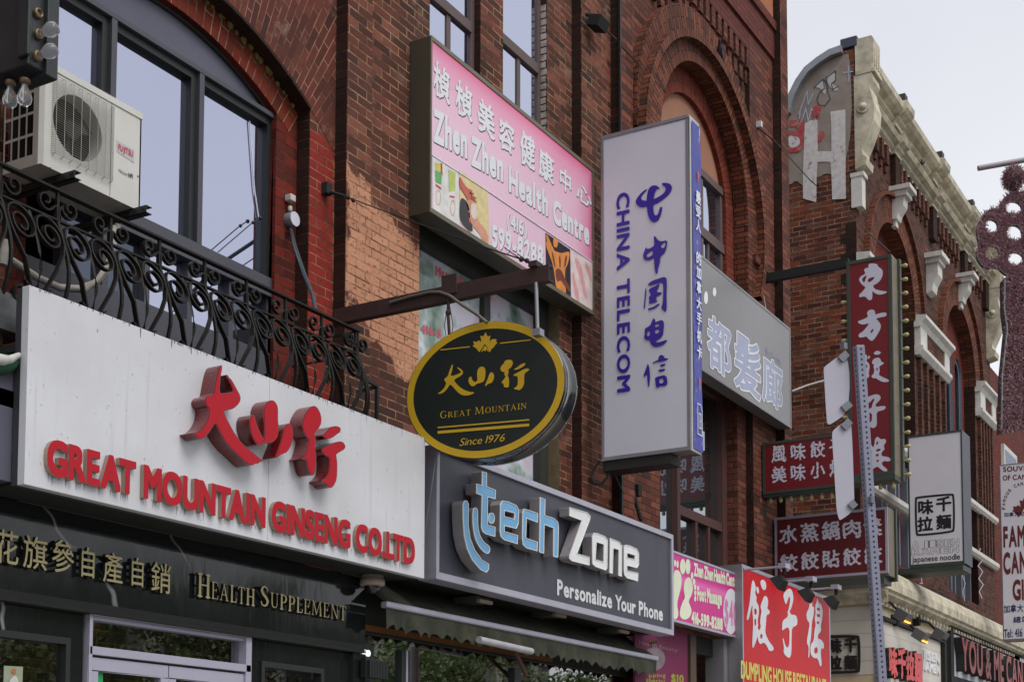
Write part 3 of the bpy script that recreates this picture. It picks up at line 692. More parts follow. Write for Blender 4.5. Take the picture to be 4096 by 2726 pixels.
# brush characters, traced on their own plane and 0.1 m thick
BY = GY-.095; mp = onY(BY); zA = lambda p: Z(690, 1440, .5917, p)
DA = [(330, 28), (338, 45), (325, 110), (318, 222), (345, 222), (380, 217), (408, 212), (405, 190), (385, 145), (362, 110), (360, 97), (372, 97), (385, 120), (400, 130), (430, 185), (462, 245), (458, 280), (430, 315), (395, 335), (348, 340), (352, 365), (385, 430), (430, 510), (480, 570), (540, 620), (600, 668), (618, 682), (585, 688), (582, 698), (555, 698), (550, 708), (520, 712), (480, 680), (430, 630), (385, 590), (340, 530), (300, 450), (288, 422), (270, 455), (240, 500), (210, 530), (185, 535), (165, 520), (130, 490), (160, 488), (195, 465), (220, 430), (240, 385), (246, 325), (225, 305), (212, 270), (232, 240), (272, 238), (280, 190), (295, 110), (310, 55)]
SHAN = [[(540, 366), (556, 372), (565, 420), (585, 470), (606, 512), (615, 548), (640, 556), (600, 572), (575, 574), (555, 550), (530, 500), (518, 440), (520, 400), (530, 378)],
        [(655, 270), (685, 270), (705, 295), (715, 330), (712, 400), (718, 440), (715, 500), (700, 535), (670, 558), (630, 560), (600, 570), (612, 545), (620, 500), (618, 420), (612, 360), (620, 310), (635, 285)]]
SHAN2 = [(780, 425), (800, 430), (815, 465), (815, 530), (800, 580), (775, 622), (750, 630), (730, 640), (705, 660), (692, 658), (705, 620), (725, 570), (740, 510), (752, 460), (765, 435)]
XING = [(960, 305), (985, 325), (1005, 370), (1008, 420), (990, 460), (960, 490), (965, 520), (972, 550), (960, 590), (970, 620), (972, 680), (968, 740), (955, 780), (930, 770), (915, 740), (905, 690), (900, 670), (865, 668), (890, 650), (905, 600), (918, 550), (915, 530), (895, 510), (880, 470), (872, 430), (885, 380), (905, 345), (930, 315)]
XING2 = [(1075, 447), (1110, 443), (1138, 455), (1135, 485), (1110, 500), (1080, 525), (1045, 533), (1020, 520), (1010, 505), (1040, 480), (1060, 455)]
XING3 = [(1120, 548), (1150, 548), (1170, 575), (1165, 600), (1130, 620), (1105, 635), (1110, 660), (1115, 700), (1112, 800), (1095, 840), (1075, 865), (1050, 855), (1030, 830), (1000, 815), (1030, 795), (1055, 760), (1060, 700), (1058, 655), (1030, 645), (1010, 620), (1005, 600), (1040, 580), (1080, 560)]
for grp in ([DA], SHAN+[SHAN2], [XING, XING2, XING3]):
    fm, sm_, rim = MB(), MB(), MB()
    F, bb = polyF([zA(p) for p in grp]); shp = contour(F, bb, 2.4); put(sm_, shp, mp, (0, .093, 0))
    F2, _ = polyF([zA(p) for p in grp], grow=-3.0); put(fm, contour(F2, bb, 2.4), off(mp, (0, -.002, 0)))
    c = sm_.build('character', paint('red_gloss_side', (104, 12, 16), .25, dirt=.35, dscale=6, dcol=(60, 10, 12), coat=.5), GS); fm.build('character_face', RED_F, c)

# ================================================================== black oval hanging sign and its beam
OC = Vector((7.945, -1.14, 4.262)); e1 = Vector((.111, -.9938, 0)); nO = Vector((-.9938, -.111, 0))
mpO = lambda a, b: PP(a, b, OC, nO)
l, r_, t_, b_ = PP(1628, 1600, OC, nO), PP(2258, 1535, OC, nO), PP(2013, 1277, OC, nO), PP(1887, 1834, OC, nO)
ch = (l-OC).dot(e1); crr = (r_-OC).dot(e1); OC = OC+e1*((ch+crr)/2); OC.z = (t_.z+b_.z)/2; RA = (crr-ch)/2; RBz = (t_.z-b_.z)/2
mpO = lambda a, b: PP(a, b, OC, nO)
OS = thing('hanging_sign', 'black oval hanging sign with a yellow rim, gold maple leaf and gold brush characters', 'sign', OC)
M_GOLD = paint('gold_print', (196, 158, 22), .5, dirt=.15, dscale=6); M_BLK = paint('black_sign_face', (26, 34, 30), .38, dirt=.3, dscale=9)
M_RIMB = paint('black_gloss_rim', (24, 26, 30), .18, dirt=.2, coat=.8)
def oval(a, ka, kb, d=0): return OC+e1*(RA*ka*math.cos(a))+Vector((0, 0, RBz*kb*math.sin(a)))-nO*d
N_ = 96
prof = [(1.0, 0), (1.012, .006), (1.012, .03), (.985, .045), (.985, .17), (1.012, .185), (1.012, .215), (1.0, .22)]
m = MB(); vs = [oval(2*math.pi*k/N_, s, s, d) for s, d in prof for k in range(N_)]
m.mesh(vs, [(i*N_+k, i*N_+(k+1) % N_, (i+1)*N_+(k+1) % N_, (i+1)*N_+k) for i in range(len(prof)-1) for k in range(N_)], True)
m.mesh([oval(2*math.pi*k/N_, 1, 1, .22) for k in range(N_)], [tuple(range(N_))]); rim = m.build('rim', M_RIMB, OS)
m = MB()
for k in range(0, 96, 8): m.ball(oval(2*math.pi*k/96, 1.014, 1.014, .2), .006, 6, 4)
m.build('screw', paint('screw_steel', (150, 150, 150), .4, metal=.6), OS)
m = MB(); a_ = [oval(2*math.pi*k/N_, .999, .999) for k in range(N_)]; b_ = [oval(2*math.pi*k/N_, .915, .895) for k in range(N_)]
m.mesh(a_+b_, [(k, (k+1) % N_, N_+(k+1) % N_, N_+k) for k in range(N_)]); m.build('yellow_border', M_GOLD, OS)
m = MB(); m.mesh([oval(2*math.pi*k/N_, .915, .895) for k in range(N_)], [tuple(range(N_))]); m.build('face', M_BLK, OS)
zB = lambda p: Z(1720, 1300, .580, p); mg = off(mpO, nO*.003)
m = MB()
G1 = [(158, 265), (160, 285), (152, 320), (142, 352), (175, 345), (200, 335), (218, 325), (200, 305), (182, 288), (205, 295), (228, 315), (230, 332), (215, 350), (190, 362), (165, 378), (185, 405), (210, 430), (240, 448), (275, 460), (310, 462), (300, 472), (275, 482), (245, 486), (215, 480), (185, 455), (160, 425), (140, 405), (120, 440), (95, 465), (70, 475), (52, 472), (80, 455), (105, 425), (115, 395), (97, 380), (105, 365), (125, 352), (135, 315), (148, 282)]
G2 = [(288, 352), (287, 366), (300, 388), (318, 392), (330, 378), (325, 345), (328, 310), (345, 288), (368, 285), (383, 300), (385, 340), (375, 388), (345, 400), (322, 404), (305, 422), (285, 420), (270, 400), (265, 375), (275, 358)]
G3 = [(430, 322), (445, 345), (440, 375), (428, 398), (400, 405), (380, 428), (385, 400), (398, 375), (405, 350), (415, 328)]
G4 = [(550, 237), (570, 245), (574, 268), (560, 292), (540, 305), (545, 325), (535, 345), (548, 372), (545, 430), (530, 428), (512, 430), (508, 400), (490, 398), (515, 370), (525, 345), (510, 345), (520, 325), (498, 322), (485, 305), (490, 285), (510, 265), (515, 250), (530, 240)]
G5 = [(663, 260), (655, 278), (630, 295), (600, 308), (575, 308), (600, 292), (635, 265)]
G6 = [(688, 302), (680, 315), (655, 330), (650, 355), (652, 400), (640, 430), (618, 450), (600, 442), (572, 440), (605, 420), (608, 385), (605, 350), (580, 350), (575, 342), (610, 325), (645, 305), (670, 298)]
for gp in ((G1,), (G2, G3), (G4, G5, G6)): m = MB(); traced(m, [zB(p) for p in gp], mg, h=2.2); m.build('character', M_GOLD, OS)
LEAF = [(385, 47), (395, 72), (402, 80), (418, 70), (414, 100), (412, 118), (425, 100), (438, 95), (462, 98), (456, 110), (466, 122), (450, 138), (440, 155), (425, 165), (415, 188), (405, 170), (395, 150), (378, 128), (365, 155), (340, 188), (325, 165), (312, 155), (295, 145), (305, 135), (300, 112), (320, 116), (340, 105), (355, 118), (352, 90), (347, 72), (368, 78), (378, 62)]
m = MB(); traced(m, [zB(LEAF)], mg, smooth=0, h=1.6)
traced(m, [zB([(380, 140), (395, 158), (412, 185), (400, 180), (390, 165), (384, 185), (376, 172), (352, 188), (366, 165)])], mg, smooth=0, h=1.6); m.build('maple_leaf', M_GOLD, OS)
m = MB()
for (x0, y0, x1, y1, th) in ((74, 171, 276, 149, 7), (484, 125, 695, 102, 7), (54, 706, 686, 652, 9), (54, 739, 686, 687, 19)):
    q = zB([(x0, y0-th/2), (x1, y1-th/2), (x1, y1+th/2), (x0, y0+th/2)]); m = MB(); m.face([mg(*p) for p in q]); m.build('rule', M_GOLD, OS)
# serif capitals drawn with strokes: verticals thick, hairlines thin, small serifs
def serif_strokes():
    t, s = .085, .035; S = {}
    def v(x, y0=0, y1=1, w=t): return [(x, y0, w/1), (x, y1, w/1)]
    def sf(x, y, a=.13): return [(x-a, y, s), (x+a, y, s)]
    S['H'] = [v(.14), v(.66), [(.14, .52, s), (.66, .52, s)], sf(.14, 0), sf(.14, 1), sf(.66, 0), sf(.66, 1)]
    S['E'] = [v(.14), [(.04, 0, s), (.55, 0, s), (.58, .2, s)], [(.04, 1, s), (.52, 1, s), (.54, .82, s)], [(.14, .52, s), (.42, .52, s)], [(.42, .62, s*.8), (.42, .42, s*.8)]]
    S['A'] = [[(.40, 1, s*1.2), (.12, 0, s)], [(.38, 1, t*.8), (.68, 0, t)], [(.22, .34, s), (.55, .34, s)], sf(.12, 0, .1), sf(.69, 0, .12)]
    S['L'] = [v(.14), [(.04, 0, s), (.52, 0, s), (.56, .22, s)], sf(.14, 1)]
    S['T'] = [v(.34), [(.04, .84, s), (.05, 1, s), (.63, 1, s), (.64, .84, s)], sf(.34, 0)]
    S['S'] = [[(.48, .82, s), (.42, .94, s*1.1), (.28, 1, s*1.2), (.14, .92, t*.7), (.1, .76, t*.9), (.2, .6, t), (.38, .45, t), (.5, .28, t*.95), (.44, .08, t*.7), (.28, 0, s*1.2), (.12, .05, s*1.1), (.07, .2, s)]]
    S['U'] = [[(.14, 1, t), (.14, .3, t), (.2, .08, t*.8), (.36, 0, s*1.3), (.54, .08, s), (.6, .3, s), (.6, 1, s)], sf(.14, 1), sf(.6, 1, .11)]
    S['P'] = [v(.14), [(.04, 1, s), (.36, 1, s), (.52, .9, t*.8), (.54, .74, t), (.48, .56, t*.8), (.36, .48, s), (.14, .48, s)], sf(.14, 0)]
    S['M'] = [[(.12, 1, s), (.08, 0, s)], [(.14, 1, t*.85), (.44, .06, t*.7)], [(.44, .06, s), (.76, 1, s)], [(.78, 1, t*.9), (.84, 0, t)], sf(.08, 0, .09), sf(.86, 0, .11), [(.03, 1, s), (.15, 1, s)], [(.76, 1, s), (.88, 1, s)]]
    S['N'] = [[(.14, 1, s), (.12, 0, s)], [(.14, 1, t*.9), (.64, .03, t*.8)], [(.66, 0, s), (.66, 1, s)], sf(.12, 0, .1), sf(.66, 1, .1), [(.03, 1, s), (.16, 1, s)]]
    S['G'] = [[(.66, .8, s), (.6, .93, s*1.1), (.42, 1, s*1.2), (.22, .9, t*.8), (.11, .68, t), (.1, .45, t), (.16, .2, t), (.3, .04, t*.6), (.46, 0, s*1.2), (.62, .06, s*1.3), (.66, .2, t*.8), (.66, .4, t*.8)], [(.5, .42, s), (.76, .42, s)]]
    S['R'] = [v(.14), [(.04, 1, s), (.36, 1, s), (.52, .9, t*.8), (.54, .76, t), (.48, .6, t*.8), (.36, .52, s), (.14, .52, s)], [(.34, .52, t*.8), (.6, .06, t), (.72, 0, s)], sf(.14, 0)]
    S['O'] = [[(.42, 1, s), (.22, .9, t*.8), (.11, .68, t), (.1, .45, t), (.18, .14, t*.9), (.42, 0, s), (.64, .12, t*.9), (.73, .4, t), (.72, .68, t), (.62, .9, t*.8), (.42, 1, s)]]
    S['I'] = [v(.14), sf(.14, 0), sf(.14, 1)]
    S['C'] = S['G'][:1]
    return S
SERIF = serif_strokes(); SGC = {}
def serif_text(mb, s, A, B, Hv, cap=1.0, small=.78, k=1.0, back=None, gap=.16, lift=(0, 0, 0)):
    """small capitals: the first letter of each word tall"""
    x = 0; it = []; first = True
    for ch_ in s:
        if ch_ == ' ': x += .36; first = True; continue
        sc = cap if first else small; first = False
        if ch_ not in SGC: F, bb = strokeF(SERIF[ch_], k); SGC[ch_] = (contour(F, bb, .028), bb)
        shp, bb = SGC[ch_]; it.append((shp, x-bb[0]*sc, sc)); x += (bb[1]-bb[0])*sc+gap*.5
    A, B, Hv = Vector(A), Vector(B), Vector(Hv); U = (B-A)/(x-gap*.5); L_ = Vector(lift)
    for shp, ox, sc in it: put(mb, shp, lambda a, b, ox=ox, sc=sc: A+U*(a*sc+ox)+Hv*(b*sc)+L_, back)
m = MB(); A, B = mg(1720+70*.58, 1300+634*.58), mg(1720+668*.58, 1300+583*.58); B.z = A.z = (A.z+B.z)/2
serif_text(m, 'GREAT MOUNTAIN', A, B, Vector((0, 0, mg(1764, 1300+586*.58).z-mg(1764, 1300+634*.58).z)), k=.62)
m.build('lettering', M_GOLD, OS); m = MB(); A, B = mg(1720+203*.58, 1300+830*.58), mg(1720+512*.58, 1300+802*.58); B.z = A.z = (A.z+B.z)/2
text(m, 'Since 1976', A, B, Vector((0, 0, mg(1840, 1300+780*.58).z-mg(1840, 1300+830*.58).z)), .0, italic=.25, gap=.07)
m.build('lettering', M_GOLD, OS)
# hangers belong to the sign
tp_ = OC+Vector((0, 0, RBz)); bmz = PX(1800, 1200, 7.94).z
m = MB(); xB = 7.93
q = [PX(1792, 1170, xB), PX(1794, 1210, xB), PX(1792, 1250, xB), PX(1797, 1335, xB)]; m.tube(q, .011, 6); m.ball(PX(1793, 1250, xB), .02, 8, 6)
for dx in (-16, 18): m.tube([PX(1794, 1200, xB), PX(1794+dx, 1300, xB), PX(1794+dx*.7, 1340, xB)], .003, 5)
m.build('hanger_wire', paint('rusty_wire', (70, 46, 38), .8, dirt=.5), OS)
m = MB(); m.tube([PX(2144, 1130, xB), PX(2150, 1318, xB)], .013, 8); m.box(xB-.03, xB+.03, *sorted((PX(2138, 1318, xB).y, PX(2168, 1318, xB).y)), PX(2150, 1345, xB).z, PX(2150, 1318, xB).z); m.build('hanger_rod', paint('galvanised', (150, 152, 158), .45, metal=.5, dirt=.3), OS)
# beam
M_RUST = paint('rusty_brown_steel', (64, 42, 38), .75, dirt=.5, dscale=9, dcol=(30, 22, 20), bump=.003)
BM = thing('steel_beam', 'rusty brown steel channel beam carrying the black oval sign out over the pavement', 'beam', (7.94, .1, 4.7))
m = MB(); ya, yb = .09, PX(2200, 1090, 7.94).y
z1a, z0a = PX(1700, 1157, 7.94).z, PX(1700, 1217, 7.94).z
zt1 = PX(2190, 1070, 7.94).z; zb1_ = PX(2200, 1112, 7.94).z; hb = .105
zc_ = (PX(2190, 1070, 7.94).z+PX(2205, 1112, 7.94).z)/2
m.box(7.925, 7.935, yb, ya, zc_-hb/2, zc_+hb/2); m.box(7.935, 7.985, yb, ya, zc_+hb/2-.01, zc_+hb/2); m.box(7.935, 7.985, yb, ya, zc_-hb/2, zc_-hb/2+.01); m.build('channel', M_RUST, BM)
m = MB(); yy = PX(1800, 1155, 7.93).y; m.box(7.915, 7.925, yy-.06, yy+.06, zc_-.01, zc_+.12); yy = PX(2138, 1080, 7.93).y; m.box(7.9, 7.99, yy-.03, yy+.03, zc_+hb/2, zc_+hb/2+.035); m.build('clamp_plate', M_RUST, BM)
m = MB(); q = [PX(a, b, 7.915) for a, b in ((1560, 1210), (1640, 1186), (1720, 1168), (1760, 1168), (1800, 1183), (1850, 1220), (1910, 1258), (1948, 1290))]; m.tube(q, .011, 8); m.build('conduit', paint('flex_conduit', (120, 114, 106), .5, metal=.4, dirt=.5, dscale=60), BM)
# guy wire with its wall anchor
GW = thing('guy_wire', 'thin black stay wire from a wall anchor past the pink sign to the beam end', 'wire', (7.9, 0, 5.6))
an = PY(1292, 757, ypj); p1 = PY(1380, 785, -.08); p3 = PX(2128, 1058, 7.94); pk = PX(1631, 876, 8.5)
m = MB(); m.box(an.x-.02, an.x+.04, ypj-.05, ypj, an.z-.04, an.z+.04); m.tube([an+Vector((.02, -.04, -.02)), p1], .012, 6); m.build('anchor', M_DARK, GW)
m = MB(); m.tube([p1, PX(1500, 830, 8.2), PX(1640, 882, 8.15), PX(1935, 987, 7.96), PX(2085, 1036, 7.95), p3], .005, 5); m.tube([PX(2018, 990, 7.95), PX(2045, 1010, 7.95), PX(2090, 1040, 7.95)], .004, 5); m.tube([PX(2070, 1015, 7.95), p3, PX(2170, 1070, 7.95)], .004, 5)
for q in ((1393, 790), (1413, 801)): m.ball(PY(*q, -.08), .016, 8, 6)
for q in ((2085, 1037), (2108, 1042)): m.ball(PX(*q, 7.95), .017, 8, 6)
m.build('cable', paint('black_cable', (28, 26, 26), .6), GW)

# ================================================================== pink health centre sign
PKY = -.1; s_ = .4669
px0, px1 = PY(1723.5, 500, PKY).x, PY(2378, 900, PKY).x; pz0, pz1 = PY(1726, 849, PKY).z, PY(1721, 136, PKY).z
PK = thing('shop_sign', 'large pink light box with white health centre lettering, a phone number and massage pictures', 'sign', ((px0+px1)/2, PKY, pz0))
M_OLIVE = paint('olive_brown_metal', (72, 66, 54), .55, dirt=.3)
m = MB(); m.box(px0, px1, PKY+.012, .098, pz0, pz1); m.build('box', M_OLIVE, PK, bev=.004)
m = MB(); fw_ = .036
for a in ((px0, px1, pz1-fw_, pz1), (px0, px1, pz0, pz0+fw_), (px0, px0+.018, pz0+fw_, pz1-fw_), (px1-fw_, px1, pz0+fw_, pz1-fw_)): m.box(a[0], a[1], PKY, PKY+.012, a[2], a[3])
m.build('frame', paint('olive_frame', (108, 104, 86), .5, dirt=.35), PK, bev=.002)
pm = bpy.data.materials.new('pink_sign_face'); t, b_, N, L = nodes(pm)
geo = N('ShaderNodeNewGeometry'); sp = N('ShaderNodeSeparateXYZ'); L(geo.outputs['Position'], sp.inputs[0])
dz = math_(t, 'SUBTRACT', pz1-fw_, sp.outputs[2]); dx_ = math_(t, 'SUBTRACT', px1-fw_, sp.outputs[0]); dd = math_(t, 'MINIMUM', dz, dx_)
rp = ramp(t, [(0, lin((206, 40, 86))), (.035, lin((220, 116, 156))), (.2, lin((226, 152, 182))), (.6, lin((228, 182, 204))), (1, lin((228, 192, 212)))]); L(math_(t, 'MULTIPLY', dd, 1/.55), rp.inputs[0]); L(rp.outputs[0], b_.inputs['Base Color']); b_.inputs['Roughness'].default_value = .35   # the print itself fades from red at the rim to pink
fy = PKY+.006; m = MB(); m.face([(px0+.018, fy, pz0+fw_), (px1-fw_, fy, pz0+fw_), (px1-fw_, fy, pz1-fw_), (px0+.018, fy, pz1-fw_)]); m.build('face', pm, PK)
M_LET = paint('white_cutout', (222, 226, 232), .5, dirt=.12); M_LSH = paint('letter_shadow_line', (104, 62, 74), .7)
lt, sh = MB(), MB()
def pink_text(s, A, B, T, **kw):
    A, B, T = PY(*A, fy-.003), PY(*B, fy-.003), PY(*T, fy-.003); Hv = Vector((0, 0, T.z-A.z)); B = Vector((B.x, B.y, B.z))
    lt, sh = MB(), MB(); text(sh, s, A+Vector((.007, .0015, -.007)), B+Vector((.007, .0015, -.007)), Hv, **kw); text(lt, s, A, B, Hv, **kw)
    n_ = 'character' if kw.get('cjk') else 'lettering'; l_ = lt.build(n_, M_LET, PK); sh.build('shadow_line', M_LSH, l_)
zq = lambda a, b: (1000+a*s_, b*s_); zq3 = lambda a, b: (2000+a*s_, b*s_); zq7 = lambda a, b: (2000+a*s_, 650+b*s_)
for ch_, bl, br_, tl in (('楨', zq(1570, 800), zq(1712, 910), zq(1575, 505)), ('楨', zq(1760, 960), zq(1905, 1060), zq(1765, 670)), ('美', zq(1950, 1105), zq(2095, 1215), zq(1955, 820)), ('容', zq(2130, 1250), zq(2265, 1340), zq(2140, 995)),
                         ('健', zq3(170, 1390), zq3(300, 1470), zq3(175, 1105)), ('康', zq3(330, 1500), zq3(460, 1600), zq3(335, 1245)), ('中', zq7(512, 215), zq7(610, 290), zq7(512, 20)), ('心', zq7(655, 310), zq7(785, 400), zq7(660, 160))):
    pink_text(ch_, bl, br_, tl, bold=.024, cjk=True, rough=.02)
pink_text('Zhen', zq(1572, 1195), zq(1862, 1350), zq(1575, 925), bold=.045, gap=.05)
pink_text('Zhen', zq(1895, 1400), zq(2170, 1550), zq(1900, 1160), bold=.045, gap=.05)
pink_text('Health', zq7(75, 235), zq7(412, 455), zq7(75, 20), bold=.045, gap=.05)
pink_text('Centre', zq7(455, 500), zq7(765, 700), zq7(458, 310), bold=.045, gap=.05, sq=True)
pink_text('(416)', zq7(60, 548), zq7(232, 640), zq7(62, 420), bold=.03, gap=.07)
z6 = lambda a, b: (1000+a*s_, 650+b*s_)
pink_text('599-8288', z6(2070, 706), zq7(370, 890), z6(2075, 528), bold=.04, gap=.06)
# printed pictures on the sign: chart, facial massage, back massage, draped cloth
py_ = fy-.002; mpk = onY(py_); L1 = onY(py_-.0015); L2 = onY(py_-.003); L3 = onY(py_-.0045)
def flat(name, pts, mp_, m_, par, smooth=2): mm_ = MB(); pl = chaikin(pts, smooth) if smooth else pts; vv, tt = tri2d([pl]); mm_.mesh([mp_(a, b) for a, b in vv], tt); return mm_.build(name, m_, par)
pic = lambda n, rgb: paint('print_'+n, rgb, .4, dirt=.5, dscale=13)
ch_p = flat('picture', [z6(1562, -60), z6(1785, 75), z6(1795, 545), z6(1565, 415)], mpk, pic('pale', (226, 226, 222)), PK, 0)
z2_ = zq
for pts, n, rgb in (([z2_(1585, 1395), z2_(1640, 1400), z2_(1645, 1470), z2_(1590, 1450)], 'yellow', (214, 196, 80)), ([z2_(1585, 1455), z2_(1645, 1480), z2_(1640, 1580), z2_(1590, 1560)], 'green', (96, 170, 90)), ([z2_(1632, 1400), z2_(1648, 1398), z2_(1650, 1500), z2_(1634, 1480)], 'red', (206, 50, 60)),
                    ([z6(1700, 60), z6(1762, 85), z6(1758, 240), z6(1705, 250)], 'lime', (190, 206, 110)), ([z6(1712, 280), z6(1755, 290), z6(1752, 302), z6(1712, 296)], 'red', (206, 50, 60)), ([z6(1590, 180), z6(1638, 215), z6(1636, 235), z6(1592, 200)], 'red', (206, 50, 60))): flat('chart_patch', pts, L1, pic(n, rgb), ch_p, 0)
for cx__, cy__ in ((1614, 300), (1738, 390)):
    face = [z6(cx__+22*math.cos(a), cy__+68*math.sin(a)) for a in [k*math.pi/8 for k in range(16)]]; inner = [z6(cx__+18*math.cos(a), cy__+60*math.sin(a)) for a in [k*math.pi/8 for k in range(16)]]
    mm_ = MB(); vv, tt = tri2d([face, inner]); mm_.mesh([L1(a, b) for a, b in vv], tt); mm_.build('chart_face', pic('pinkline', (214, 160, 160)), ch_p)
fc = flat('picture', [z6(1790, 62), z6(2038, 240), z6(2052, 722), z6(1800, 510)], mpk, pic('cream', (224, 206, 150)), PK, 0)
flat('towel', [z6(1800, 505), z6(1870, 540), z6(1960, 600), z6(2000, 700), z6(1990, 690), z6(1800, 512)], L1, pic('towel', (226, 222, 230)), fc)
flat('hair', [z6(1805, 300), z6(1840, 310), z6(1880, 380), z6(1885, 480), z6(1910, 560), z6(1905, 600), z6(1850, 560), z6(1800, 500), z6(1795, 400)], L2, pic('hair', (40, 36, 40)), fc)
flat('face', [z6(1842, 310), z6(1880, 300), z6(1900, 335), z6(1935, 350), z6(1950, 420), z6(1940, 480), z6(1990, 540), z6(2035, 600), z6(2048, 715), z6(1995, 680), z6(1960, 600), z6(1905, 540), z6(1880, 480), z6(1868, 400)], L2, pic('skin', (214, 150, 126)), fc)
flat('mask', [z6(1895, 345), z6(1935, 355), z6(1950, 420), z6(1940, 490), z6(1905, 480), z6(1888, 420)], L3, pic('mask', (226, 208, 200)), fc)
flat('hand', [z6(1795, 100), z6(1830, 180), z6(1870, 225), z6(1915, 240), z6(1890, 262), z6(1930, 320), z6(1915, 330), z6(1885, 300), z6(1870, 330), z6(1850, 290), z6(1820, 240), z6(1795, 210)], L3, pic('skin_warm', (196, 96, 74)), fc)
bk = flat('picture', [zq7(390, 600), zq7(600, 745), zq7(608, 1165), zq7(395, 1020)], mpk, pic('black', (34, 26, 36)), PK, 0)
flat('back', [zq7(395, 660), zq7(440, 740), zq7(520, 780), zq7(580, 760), zq7(600, 770), zq7(585, 860), zq7(555, 920), zq7(560, 1040), zq7(570, 1140), zq7(480, 1080), zq7(470, 980), zq7(455, 880), zq7(420, 780), zq7(395, 720)], L1, pic('orange_skin', (228, 146, 64)), bk)
flat('hand', [zq7(470, 910), zq7(520, 905), zq7(560, 1000), zq7(605, 1080), zq7(600, 1120), zq7(550, 1050), zq7(520, 1000), zq7(490, 1030)], L2, pic('dark_skin', (120, 62, 40)), bk)
dr = flat('picture', [zq7(602, 745), zq7(795, 850), zq7(797, 1285), zq7(609, 1165)], mpk, pic('drape', (232, 214, 214)), PK, 0)
for pts in ([zq7(640, 790), zq7(700, 880), zq7(720, 1020), zq7(760, 1180), zq7(720, 1150), zq7(690, 1000), zq7(650, 880)], [zq7(720, 820), zq7(785, 930), zq7(792, 1040), zq7(750, 960)], [zq7(620, 900), zq7(660, 1050), zq7(690, 1200), zq7(650, 1170), zq7(625, 1040)]): flat('fold', pts, L1, pic('drape_pink', (226, 166, 164)), dr)
for k, pts in enumerate(([z6(1880, 250), z6(1925, 262), z6(1918, 275), z6(1878, 270)], [z6(1895, 275), z6(1945, 300), z6(1940, 312), z6(1890, 290)], [z6(1900, 290), z6(1948, 335), z6(1940, 345), z6(1892, 305)])): flat('finger', pts, L3, pic('skin_warm', (196, 96, 74)), fc)
flat('ear', [z6(1872, 470), z6(1890, 475), z6(1895, 515), z6(1880, 520)], L3, pic('skin_warm', (196, 96, 74)), fc)
flat('arm', [zq7(392, 610), zq7(408, 620), zq7(440, 700), zq7(470, 760), zq7(440, 770), zq7(405, 700)], L2, pic('orange_skin', (228, 146, 64)), bk)
flat('head', [zq7(455, 640), zq7(490, 650), zq7(500, 700), zq7(480, 735), zq7(455, 710)], L2, pic('orange_skin', (228, 146, 64)), bk)
for pts in ([zq7(505, 800), zq7(520, 800), zq7(522, 900), zq7(510, 900)], [zq7(560, 790), zq7(580, 800), zq7(560, 900), zq7(548, 890)], [zq7(440, 760), zq7(455, 770), zq7(480, 900), zq7(465, 890)]): flat('shade', pts, L2, pic('dark_skin', (120, 62, 40)), bk)
for a, b in ((z6(2035, 243), zq7(795, 855)), (z6(1560, -64), z6(2035, 243))):
    m = MB(); A, B = L1(*a), L1(*b); m.tube([A, B], .004, 4); m.build('rule', M_LET, PK)

# ================================================================== tall telecom light box
TX = 11.52; mt = onX(TX-.004)
ty0, ty1 = PX(2405, 1200, TX).y, PX(2758, 1200, TX).y; tz1, tz0 = PX(2580, 500, TX).z, PX(2590, 1820, TX).z; TT = .215
TS = thing('light_box_sign', 'tall white projecting light box with violet brush characters and violet sideways capitals', 'sign', (TX, ty0, tz0))
M_LBX = paint('light_box_white', (204, 204, 214), .4, dirt=.14, dscale=1.5, streak=.12, speck=.15, dcol=(140, 138, 144)); M_ALU = paint('aluminium_trim', (140, 138, 142), .4, metal=.3, dirt=.3)
m = MB(); m.box(TX+.012, TX+TT, ty1+.01, ty0, tz0+.01, tz1-.01); m.build('box', paint('light_box_side', (116, 112, 116), .5, dirt=.3), TS)
m = MB(); m.face([(TX+.005, ty1, tz0), (TX+.005, ty0, tz0), (TX+.005, ty0, tz1), (TX+.005, ty1, tz1)]); m.build('face', M_LBX, TS)
m = MB()
for a in ((ty1, ty0, tz1-.035, tz1), (ty1, ty0, tz0, tz0+.035), (ty0-.028, ty0, tz0+.035, tz1-.035), (ty1, ty1+.03, tz0+.035, tz1-.035)): m.box(TX, TX+.012, a[0], a[1], a[2], a[3])
m.build('frame', M_ALU, TS, bev=.003)
m = MB(); m.box(TX+.02, TX+TT+.02, ty1+.2, ty0, tz0-.09, tz0+.0); m.build('base_channel', paint('dark_brown_channel', (38, 32, 30), .7, dirt=.4), TS)
M_VIO = paint('violet_vinyl', (52, 28, 150), .4, dirt=.08)
zC = lambda p: Z(2440, 700, .491, p); zD = lambda p: Z(2440, 1100, .5576, p)
lg = MB()
traced(lg, [zC([(420, 65), (455, 62), (490, 72), (505, 95), (500, 125), (480, 155), (440, 190), (390, 225), (350, 242), (300, 255), (255, 262), (225, 250), (208, 225), (212, 200), (235, 165), (270, 130), (303, 110), (300, 122), (270, 150), (250, 180), (255, 200), (280, 210), (320, 208), (370, 190), (415, 165), (445, 140), (455, 115), (448, 95), (425, 80)]),
            zC([(320, 100), (350, 82), (380, 85), (398, 100), (407, 117), (385, 110), (370, 125), (358, 170), (350, 230), (352, 290), (362, 325), (378, 330), (395, 310), (405, 262), (425, 255), (422, 290), (408, 340), (385, 375), (355, 385), (328, 370), (310, 330), (300, 270), (298, 200), (305, 140)])], mt, h=2.2, back=(.004, 0, 0)); lg.build('logo', M_VIO, TS)
m = MB()
